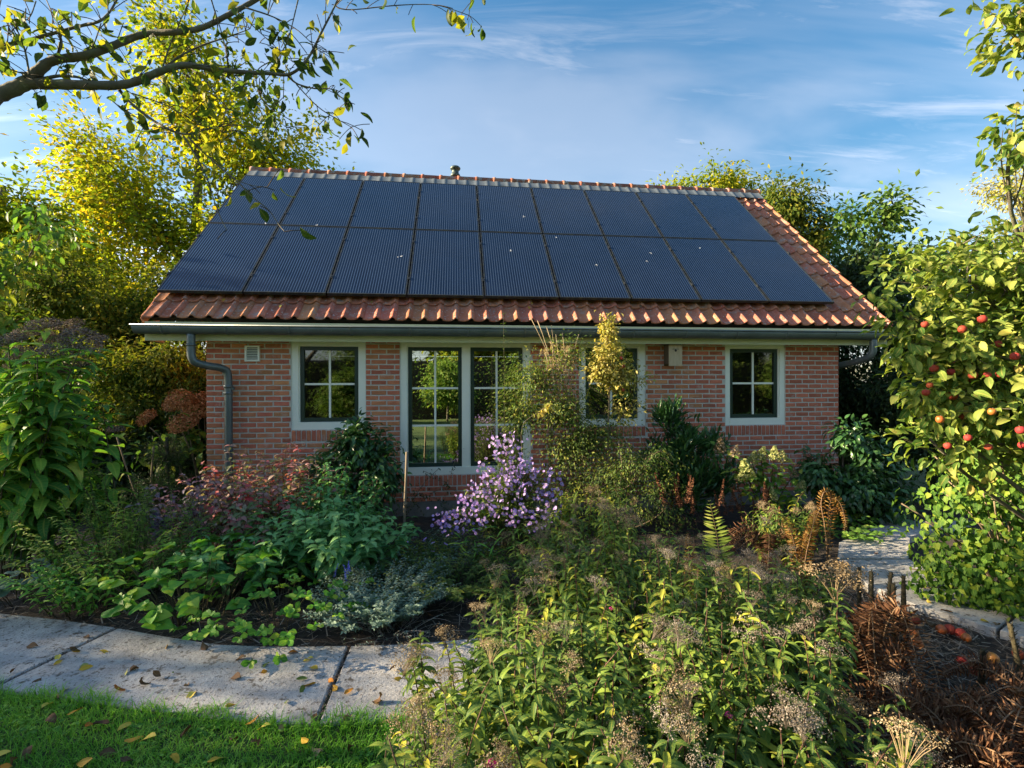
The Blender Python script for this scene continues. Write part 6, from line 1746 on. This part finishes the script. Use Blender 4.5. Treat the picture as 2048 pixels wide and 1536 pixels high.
for x, y, Y, k in [(1868, 738, 2.3, 0), (1880, 748, 2.32, 1), (1860, 772, 2.28, 0), (1852, 786, 2.26, 0), (1905, 793, 2.3, 0), (1946, 752, 2.25, 0), (1962, 747, 2.27, 0), (1974, 752, 2.22, 0), (2030, 714, 2.15, 0), (2037, 738, 2.15, 0), (1984, 825, 2.1, 1), (2018, 808, 2.15, 1), (2041, 862, 2.05, 0), (2044, 892, 2.08, 0), (1800, 690, 2.4, 0), (1850, 650, 2.3, 0), (1925, 660, 2.2, 0), (1965, 640, 2.25, 0), (1995, 690, 2.2, 0), (2000, 750, 2.2, 0), (1925, 835, 2.2, 0), (1880, 840, 2.25, 1), (1936, 877, 2.15, 0), (1895, 893, 2.2, 0), (1977, 896, 2.15, 0), (1902, 745, 2.3, 0), (1911, 722, 2.35, 1), (1940, 760, 2.3, 0)]:
    apple(at(x, y, Y + (.12 if (x * 7 + y) % 3 else .24)), rng.uniform(.015, .0215), 'red apple hanging among the sunlit leaves of the apple tree' if k == 0 else 'orange-red apple hanging among the sunlit leaves of the apple tree', 'red apples on the tree' if k == 0 else 'orange apples on the tree', k)
fa = [(1832, 1245, 0), (1806, 1262, 1), (1826, 1268, 1), (1882, 1262, 1), (1899, 1262, 0), (1921, 1270, 0), (1932, 1279, 1), (1923, 1325, 0), (1951, 1344, 0), (1778, 1184, 0), (1985, 1320, 1), (2036, 1312, 0), (1836, 1290, 1)]
for x, y, k in fa:
    r = rng.uniform(.027, .034)
    Y = 966.65 * (1.75 - r) / (y - 765.5)
    apple(np.array([(x - PXC) / FPX * Y, Y, r * .9 + .008]), r, 'bright red windfall apple on the dark soil' if k == 0 else 'brownish orange windfall apple on the dark soil', 'red windfall apples on the soil' if k == 0 else 'orange windfall apples on the soil', k, 1.2)

# ------------------------------------------------------------------ overhanging fruit tree, top left
TB = np.array([-4.3, 2.2, 0])
tree = empty('plum_tree', TB, label='old fruit tree reaching bare lichened branches across the top left', cat='tree')
z2 = lambda L: [(x * .34180, y * .34180) for x, y in L]


def limb(zp, rad, Y0, Y1, pre=None, k=8):
    px = z2(zp); m = len(px)
    Ys = np.linspace(Y0, Y1, m) + rng.normal(0, .02, m)
    p = np.array([at(x, y, yy) for (x, y), yy in zip(px, Ys)])
    if pre is not None: p = np.concatenate([np.array(pre, float), p]); rad = [rad[0] * 1.3] * len(pre) + list(rad)
    n = max(8, 4 * len(p))
    pp = smooth_path(p, n)
    rr = np.interp(np.linspace(0, 1, n), np.linspace(0, 1, len(rad)), np.asarray(rad, float) * .34180 / FPX * (Y0 + Y1) / 2)
    return pp, rr


limbs_ = {
    'A': limb([(-60, 575), (0, 545), (120, 500), (190, 455), (240, 400), (310, 340), (500, 325), (640, 275), (800, 205), (900, 185), (1060, 185), (1200, 160), (1330, 90), (1500, 0), (1620, -70)], [40, 38, 36, 33, 27, 23, 22, 20, 19, 17, 16, 15, 14, 13, 10], 2.45, 2.65, [(-4.3, 2.2, 0), (-4.2, 2.2, 1.0), (-3.6, 2.3, 2.0)]),
    'B': limb([(150, 480), (300, 485), (500, 490), (700, 495), (800, 475), (900, 430), (1000, 390), (1100, 370), (1250, 400), (1450, 420), (1600, 425), (1690, 440), (1760, 400), (1830, 310), (1880, 200), (1970, 30), (1995, -40)], [30, 27, 25, 23, 21, 19, 18, 17, 14, 12, 10, 9, 8, 7, 6, 5, 4], 2.48, 2.7),
    'B2': limb([(1690, 440), (1740, 490), (1860, 520), (1950, 510), (2030, 600)], [7, 5, 4, 3, 2], 2.68, 2.75),
    'B3': limb([(1740, 490), (1830, 590), (1900, 650), (2060, 740)], [4, 3, 3, 2], 2.68, 2.75),
    'C': limb([(690, 500), (760, 590), (860, 670), (950, 730), (1080, 790), (1200, 755), (1350, 722), (1520, 742)], [10, 9, 8, 7, 6, 4, 3, 2], 2.55, 2.5),
    'C2': limb([(1080, 790), (1150, 900), (1220, 1040), (1250, 1150), (1290, 1260), (1330, 1340)], [6, 5, 4, 3, 3, 2], 2.5, 2.4),
    'C3': limb([(1110, 800), (1200, 890), (1300, 980), (1400, 1060), (1480, 1150), (1580, 1220), (1640, 1320), (1670, 1350)], [6, 5, 5, 4, 3, 3, 2, 2], 2.5, 2.35),
    'C4': limb([(1390, 1050), (1460, 1075), (1530, 1090), (1570, 1087)], [3, 2, 2, 1.5], 2.42, 2.4),
    'D': limb([(-80, 290), (0, 265), (150, 235), (350, 180), (480, 145), (590, 125), (650, 70), (700, -20)], [12, 11, 10, 9, 8, 7, 6, 5], 2.4, 2.6),
    'D2': limb([(350, 180), (372, 250), (340, 325)], [8, 7, 7], 2.48, 2.5),
    'E': limb([(900, 430), (960, 400), (1060, 320), (1200, 255), (1350, 210), (1470, 165)], [8, 7, 6, 5, 4, 2], 2.55, 2.7),
    'F': limb([(250, 455), (350, 435), (450, 440), (540, 470)], [10, 9, 8, 4], 2.48, 2.5),
    'G': limb([(275, -20), (310, 60), (350, 130), (365, 190)], [3, 3, 3, 4], 2.48, 2.48),
    'H': limb([(1755, -20), (1720, 130), (1690, 240), (1640, 330), (1520, 390), (1505, 430)], [4, 3, 3, 3, 3, 3], 2.65, 2.65),
    'I': limb([(950, 420), (1000, 260), (1050, 150), (1110, 10)], [5, 4, 3, 2], 2.55, 2.6),
    'J': limb([(1240, -20), (1270, 80), (1300, 170), (1340, 330), (1345, 400)], [4, 4, 3, 3, 2], 2.6, 2.6),
    'K': limb([(1390, 60), (1500, 160), (1600, 255), (1720, 360)], [4, 3, 2, 2], 2.6, 2.62),
    'L': limb([(1440, 40), (1600, 90), (1750, 170), (1840, 260), (1880, 300)], [5, 4, 3, 2, 2], 2.62, 2.65),
    'M': limb([(180, 430), (160, 300), (125, 190), (60, 110), (0, 70)], [6, 5, 4, 3, 2], 2.45, 2.4),
    'N': limb([(0, 360), (90, 410), (180, 430)], [3, 4, 5], 2.4, 2.45),
    'O': limb([(1090, 370), (1200, 450), (1300, 600), (1400, 760)], [5, 3, 2, 1.5], 2.6, 2.5),
    'Pq': limb([(1250, 400), (1400, 480), (1500, 600), (1680, 740)], [4, 3, 2, 1.5], 2.62, 2.6),
    'Q': limb([(640, 560), (760, 670), (900, 790), (960, 900)], [4, 3, 2, 1.5], 2.5, 2.4),
    'R': limb([(780, 540), (960, 600), (1150, 700), (1260, 750)], [4, 3, 2, 1.5], 2.55, 2.5),
    'Sx': limb([(1500, 430), (1520, 560), (1600, 640)], [3, 2, 1.5], 2.65, 2.6),
    'T': limb([(220, 0), (190, 90), (150, 120), (60, 140)], [3, 3, 2, 2], 2.42, 2.4),
    'Ux': limb([(600, 130), (560, 250), (520, 330)], [3, 3, 3], 2.55, 2.52),
    'Vx': limb([(2000, -10), (1960, 40), (2050, 60), (2300, 30), (2560, 20), (2750, 90)], [4, 4, 3, 3, 2, 2], 2.7, 2.8),
}
tips_, tang_ = [], []
for key, (pp, rr) in limbs_.items():
    nm = 'trunk' if key == 'A' else 'branch'
    MB().tubes(pp - TB, rr * (1 + .07 * np.sin(np.arange(len(rr)) * 2.3)), 9 if rr[0] > .01 else 5).obj(nm, M_BARK, tree, True)
    # short spurs with leaves
    m = int(len(pp) * (.30 if key in 'A' else .16 if key[0] == 'C' else .62))
    i = rng.integers(len(pp) // (2 if key == 'A' else 6), len(pp), m)
    tips_.append(pp[i]); tang_.append(nrm(np.gradient(pp, axis=0))[i])
    r4 = 1 if key[0] == 'C' else 3
    tips_.append(pp[-1:].repeat(r4, 0)); tang_.append(nrm(pp[-1:] - pp[-3:-2]).repeat(r4, 0))
tips_, tang_ = np.concatenate(tips_), np.concatenate(tang_)
sd_ = nrm(rng.normal(0, 1, tips_.shape) + np.array([0, 0, .1]))
sl = rng.uniform(.03, .13, (len(tips_), 1))
ends = tips_ + sd_ * sl + tang_ * .03
MB().tubes(bez(tips_ - TB, (tips_ + ends) / 2 - TB + np.array([0, 0, .01]), ends - TB, 4), .0022, 4).obj('spurs', M_BARKD, tree, True, kind='stuff')
k = 3
P = np.repeat(ends, k, 0) + rng.normal(0, .018, (len(ends) * k, 3))
kp = rng.random(len(P)) < .42
P = P[kp]
put_leaves(tree, TB, K_PLUM, P, np.repeat(sd_, k, 0)[kp] * .5 + rng.normal(0, .4, P.shape) + np.array([0, 0, -.8]), rng.normal(0, 1, P.shape) + np.array([0, -.3, .4]), rng.uniform(.05, .092, len(P)), 300)

# ------------------------------------------------------------------ grass, litter, fallen leaves
M_GRASS = leafmat('grass_blade', [(.05, (.030, .085, .010)), (.5, (.055, .14, .016)), (.9, (.11, .19, .03))], .4, .5, rib=0, var=0, tcol=(1.1, 1.2, .5), gain=2.8)
nb = 44000
xg = rng.uniform(-3.6, -.05, nb); yg = rng.uniform(1.3, 2.9, nb)
npx, npy = np.array([p[0] for p in near]), np.array([p[1] for p in near])
edge = np.interp(xg, npx, npy)
kp = yg < edge + .02 + .05 * np.sin(xg * 13) * np.sin(xg * 5.1)
xg, yg = xg[kp], yg[kp]; nb = len(xg)
h = rng.uniform(.025, .06, nb) * (1 + .5 * (yg > np.interp(xg, npx, npy) - .08))
a = rng.random(nb) * 6.28
d = np.c_[np.cos(a), np.sin(a), np.zeros(nb)]; s = np.c_[-d[:, 1], d[:, 0], d[:, 2]] * .0022
b0 = np.c_[xg, yg, np.full(nb, .008)]
m1 = b0 + np.c_[d[:, :2] * (h * .3)[:, None], h * .62]
t1 = b0 + np.c_[d[:, :2] * (h * .95)[:, None], h * rng.uniform(.7, 1.0, nb)]
V = np.stack([b0 - s, b0 + s, m1 + s * .8, m1 - s * .8, t1], 1)
idx = np.arange(nb)[:, None] * 5
tn = np.clip(.5 + .25 * np.sin(xg * 4 + 2 * yg) * np.sin(yg * 7 - xg) + rng.normal(0, .2, nb), 0, 1)
prop(MB().add(V.reshape(-1, 3), [idx + np.array([[0, 1, 2, 3]]), idx + np.array([[3, 2, 4]])], np.repeat(np.c_[tn, np.full(nb, .2), np.full(nb, .5)], 5, 0)).obj('grass', M_GRASS, None, False), kind='stuff')
nc_ = 1500
xc, yc = rng.uniform(-3.2, -.2, nc_), rng.uniform(1.8, 2.7, nc_)
kp = yc < np.interp(xc, npx, npy) - .05
kp &= (np.sin(xc * 7) + np.sin(yc * 11 + xc * 3) > .2)
P = np.c_[xc, yc, rng.uniform(.025, .05, nc_)][kp]; m = len(P)
a = rng.random(m) * 6.28
Pn = np.concatenate([P, P, P])
Dn = np.concatenate([np.c_[np.cos(a + q_), np.sin(a + q_), np.zeros(m)] for q_ in (0, 2.1, 4.2)])
e_ = empty('clover', (0, 0, 0), kind='stuff')
put_leaves(e_, (0, 0, 0), Leaf('leaf', LM_HEART, .9, prof_obl, 2, (.1, .4), .2, 0, 0, 4), Pn, Dn, np.array([0, 0, 1]) + rng.normal(0, .2, Pn.shape), rng.uniform(.014, .022, len(Pn)), 0, rest='clover_leaves')

KF = {'yellow': Leaf('fallen_leaf', LM_FALL, .5, prof_ovate, 5, (-.6, .9), .35, .05, .1, 5), 'orange': Leaf('fallen_leaf', LM_FALLO, .52, prof_ovate, 5, (-.6, .9), .35, .05, .1, 4),
      'brown': Leaf('fallen_leaf', LM_FALLB, .6, prof_ovate, 5, (-1.8, 1.8), .7, .1, .1, 5), 'pale green': Leaf('fallen_leaf', LM_FALLG, .45, prof_ovate, 5, (-.5, .9), .35, .05, .1, 4)}


def fallen(x, y, z, colr, s, where, grp):
    k = KF[colr]
    o = link('fallen_leaf', k.mesh(int(rng.integers(0, len(k.var)))), None, (x, y, z + .006), Vector((0, 1, 0)).rotation_difference(Vector((rng.normal(), rng.normal(), rng.normal(0, .1)))) @ Quaternion((0, 1, 0), rng.normal(0, .3) + (math.pi if rng.random() < .3 else 0)), s)
    prop(o, '%s fallen leaf lying on the %s' % (colr + (' curled' if colr == 'brown' else ''), where), 'fallen leaf', '%s leaves on the %s' % (colr, grp))


PL = [(160, 1297, 'brown'), (116, 1306, 'yellow'), (158, 1300, 'yellow'), (197, 1298, 'yellow'), (104, 1327, 'yellow'), (158, 1330, 'pale green'), (155, 1336, 'yellow'), (275, 1333, 'brown'), (252, 1337, 'pale green'), (165, 1270, 'brown'), (137, 1370, 'pale green'),
      (334, 1286, 'yellow'), (118, 1393, 'brown'), (374, 1368, 'brown'), (390, 1380, 'yellow'), (386, 1379, 'pale green'), (248, 1377, 'orange'), (532, 1338, 'orange'), (562, 1316, 'yellow'), (604, 1319, 'yellow'), (625, 1314, 'yellow'), (634, 1336, 'yellow'), (537, 1322, 'pale green'), (575, 1303, 'orange'),
      (613, 1354, 'pale green'), (665, 1361, 'orange'), (672, 1378, 'yellow'), (605, 1370, 'yellow'), (686, 1386, 'orange'), (598, 1383, 'pale green'), (480, 1353, 'brown'), (573, 1397, 'pale green'), (447, 1410, 'yellow'), (746, 1400, 'yellow'), (742, 1402, 'brown'), (300, 1362, 'brown'), (625, 1438, 'brown'), (568, 1445, 'brown'), (410, 1296, 'brown'), (320, 1350, 'brown'), (80, 1352, 'brown'),
      (20, 1340, 'brown'), (345, 1340, 'pale green'), (828, 1385, 'brown'), (790, 1330, 'brown'), (785, 1355, 'yellow'), (840, 1420, 'orange'), (700, 1430, 'brown'), (50, 1290, 'brown'), (490, 1310, 'brown')]
for x, y, c in PL:
    Y = 966.65 * 1.71 / (y - 765.5)
    fallen((x - PXC) / FPX * Y, Y, .032, c, rng.uniform(.045, .075), 'grey concrete path', 'concrete path')
GL = [(92, 1433, 'brown'), (130, 1428, 'yellow'), (168, 1452, 'orange'), (216, 1443, 'brown'), (232, 1460, 'yellow'), (246, 1480, 'orange'), (310, 1471, 'yellow'), (150, 1527, 'yellow'), (20, 1520, 'brown'), (22, 1530, 'orange'), (488, 1448, 'orange'), (510, 1475, 'brown'), (340, 1508, 'yellow'), (412, 1522, 'yellow'), (265, 1518, 'brown'), (460, 1478, 'brown'), (540, 1448, 'yellow'), (600, 1475, 'yellow'), (640, 1500, 'brown'), (380, 1450, 'brown'), (80, 1414, 'yellow'), (700, 1490, 'brown'), (55, 1490, 'brown'), (20, 1500, 'yellow'), (195, 1505, 'brown')]
for x, y, c in GL:
    Y = 966.65 * 1.70 / (y - 765.5)
    fallen((x - PXC) / FPX * Y, Y, .045, c, rng.uniform(.055, .09), 'lawn', 'lawn')
for x, y, c in [(1820, 1230, 'yellow'), (1860, 1210, 'yellow'), (1905, 1230, 'brown'), (1960, 1245, 'yellow'), (2020, 1240, 'pale green'), (1750, 1110, 'orange'), (1870, 1255, 'brown'), (1990, 1255, 'brown')]:
    Y = 966.65 * 1.69 / (y - 765.5)
    fallen((x - PXC) / FPX * Y, Y, .065, c, rng.uniform(.05, .08), 'raised slabs at the right', 'right slabs')
n = 1500
xs_ = rng.uniform(-4.2, .1, n); f_ = rng.random(n) ** 2.2
flip = rng.random(n) < .35
fy, ny_ = np.interp(xs_, [p[0] for p in far], [p[1] for p in far]), np.interp(xs_, npx, npy)
ys_ = np.where(flip, ny_ + f_ * .3, fy - f_ * .38)
a = rng.random((n, 3)) * 6.28; a[:, 1] = a[:, 0] + 2.1 + rng.normal(0, .3, n); a[:, 2] = a[:, 0] + 4.2 + rng.normal(0, .3, n)
r_ = rng.uniform(.002, .008, (n, 1))
V = np.stack([np.stack([xs_ + r_[:, 0] * np.cos(a[:, q_]), ys_ + r_[:, 0] * np.sin(a[:, q_]), np.full(n, .033) + rng.uniform(0, .004, n)], -1) for q_ in range(3)], 1)
prop(MB().add(V.reshape(-1, 3), np.arange(3 * n).reshape(n, 3), np.repeat(np.c_[rng.random(n), np.full(n, .2), np.full(n, .5)], 3, 0)).obj('path_crumbs', HM_DARKB), kind='stuff')
for (x0, y0), (x1, y1) in (((-2.955, 2.742), (-2.80, 3.41)), ((-.996, 2.452), (-1.072, 3.172)), ((-4.41, 2.967), (-4.31, 3.688))):
    n = 420
    t = rng.random(n)
    c = np.c_[x0 + (x1 - x0) * t, y0 + (y1 - y0) * t, rng.uniform(.012, .033, n)] + np.c_[rng.normal(0, .012, n), np.zeros(n), np.zeros(n)]
    a = rng.random((n, 3)) * 6.28
    r_ = rng.uniform(.003, .009, n)
    V = np.stack([c + np.c_[r_ * np.cos(a[:, q_]), r_ * np.sin(a[:, q_]), rng.uniform(0, .006, n)] for q_ in range(3)], 1)
    prop(MB().add(V.reshape(-1, 3), np.arange(3 * n).reshape(n, 3), np.repeat(np.c_[rng.random(n), np.full(n, .2), np.full(n, .5)], 3, 0)).obj('joint_crumbs', HM_DARKB), kind='stuff')
for x, s_, c in ((-2.9, -.10, 'yellow'), (-1.1, -.08, 'pale green'), (.95, -.16, 'yellow'), (1.0, -.05, 'yellow'), (2.5, -.1, 'brown'), (-2.2, -.2, 'pale green')):
    p_ = ROT @ RP(x, s_, .03)
    o = link('fallen_leaf', KF[c].mesh(0), None, p_, qt, rng.uniform(.05, .08))
    prop(o, '%s leaf caught on the roof tiles, %s' % (c, {-2.9: 'near the left corner', -1.1: 'above the left window', .95: 'above the glass door', 1.0: 'just under the panels by the golden shrub', 2.5: 'above the nest box', -2.2: 'lowest, above the wall vent'}[x]), 'fallen leaf')
# straw and crumbs on the soil
n = 5200
xs_, ys_ = np.r_[rng.uniform(1.6, 3.5, n - 2200), rng.uniform(-4.5, .2, 2200)], np.r_[rng.uniform(2.2, 4.2, n - 2200), rng.uniform(3.2, 5.0, 2200)]
a = rng.random(n) * 6.28; L_ = rng.uniform(.012, .07, n); z = rng.uniform(.005, .03, n)
d = np.c_[np.cos(a), np.sin(a), rng.normal(0, .15, n)] * L_[:, None]; s = np.c_[-np.sin(a), np.cos(a), np.zeros(n)] * rng.uniform(.0012, .004, (n, 1))
c = np.c_[xs_, ys_, z]
V = np.stack([c - d - s, c - d + s, c + d + s, c + d - s], 1)
prop(MB().add(V.reshape(-1, 3), np.arange(4 * n).reshape(n, 4), np.repeat(np.c_[rng.random(n), np.full(n, .2), np.full(n, .5)], 4, 0)).obj('leaf_litter', HM_GREYB), kind='stuff')

# ------------------------------------------------------------------ tell look-alikes apart by their order from the left
WORDS = ['leftmost', 'second from the left', 'third from the left', 'fourth from the left', 'fifth from the left', 'sixth from the left', 'seventh from the left', 'eighth from the left', 'ninth from the left', 'tenth from the left', 'eleventh from the left', 'twelfth from the left']
WORDR = [w.replace('left', 'right') for w in WORDS]
same = {}
for o in COL.objects:
    if o.parent is None and o.get('label') and o.get('category') in ('fallen leaf', 'apple', 'rose hip', 'flower'):
        same.setdefault(o['label'], []).append(o)
for lab, obs in same.items():
    if len(obs) < 2: continue
    obs.sort(key=lambda o: project(np.array(o.location)[None])[0][0])
    for i, o in enumerate(obs):
        k = i if i < (len(obs) + 1) // 2 else -(len(obs) - i)
        o['label'] = lab + ', ' + (WORDS[k] if k >= 0 else WORDR[-k - 1])
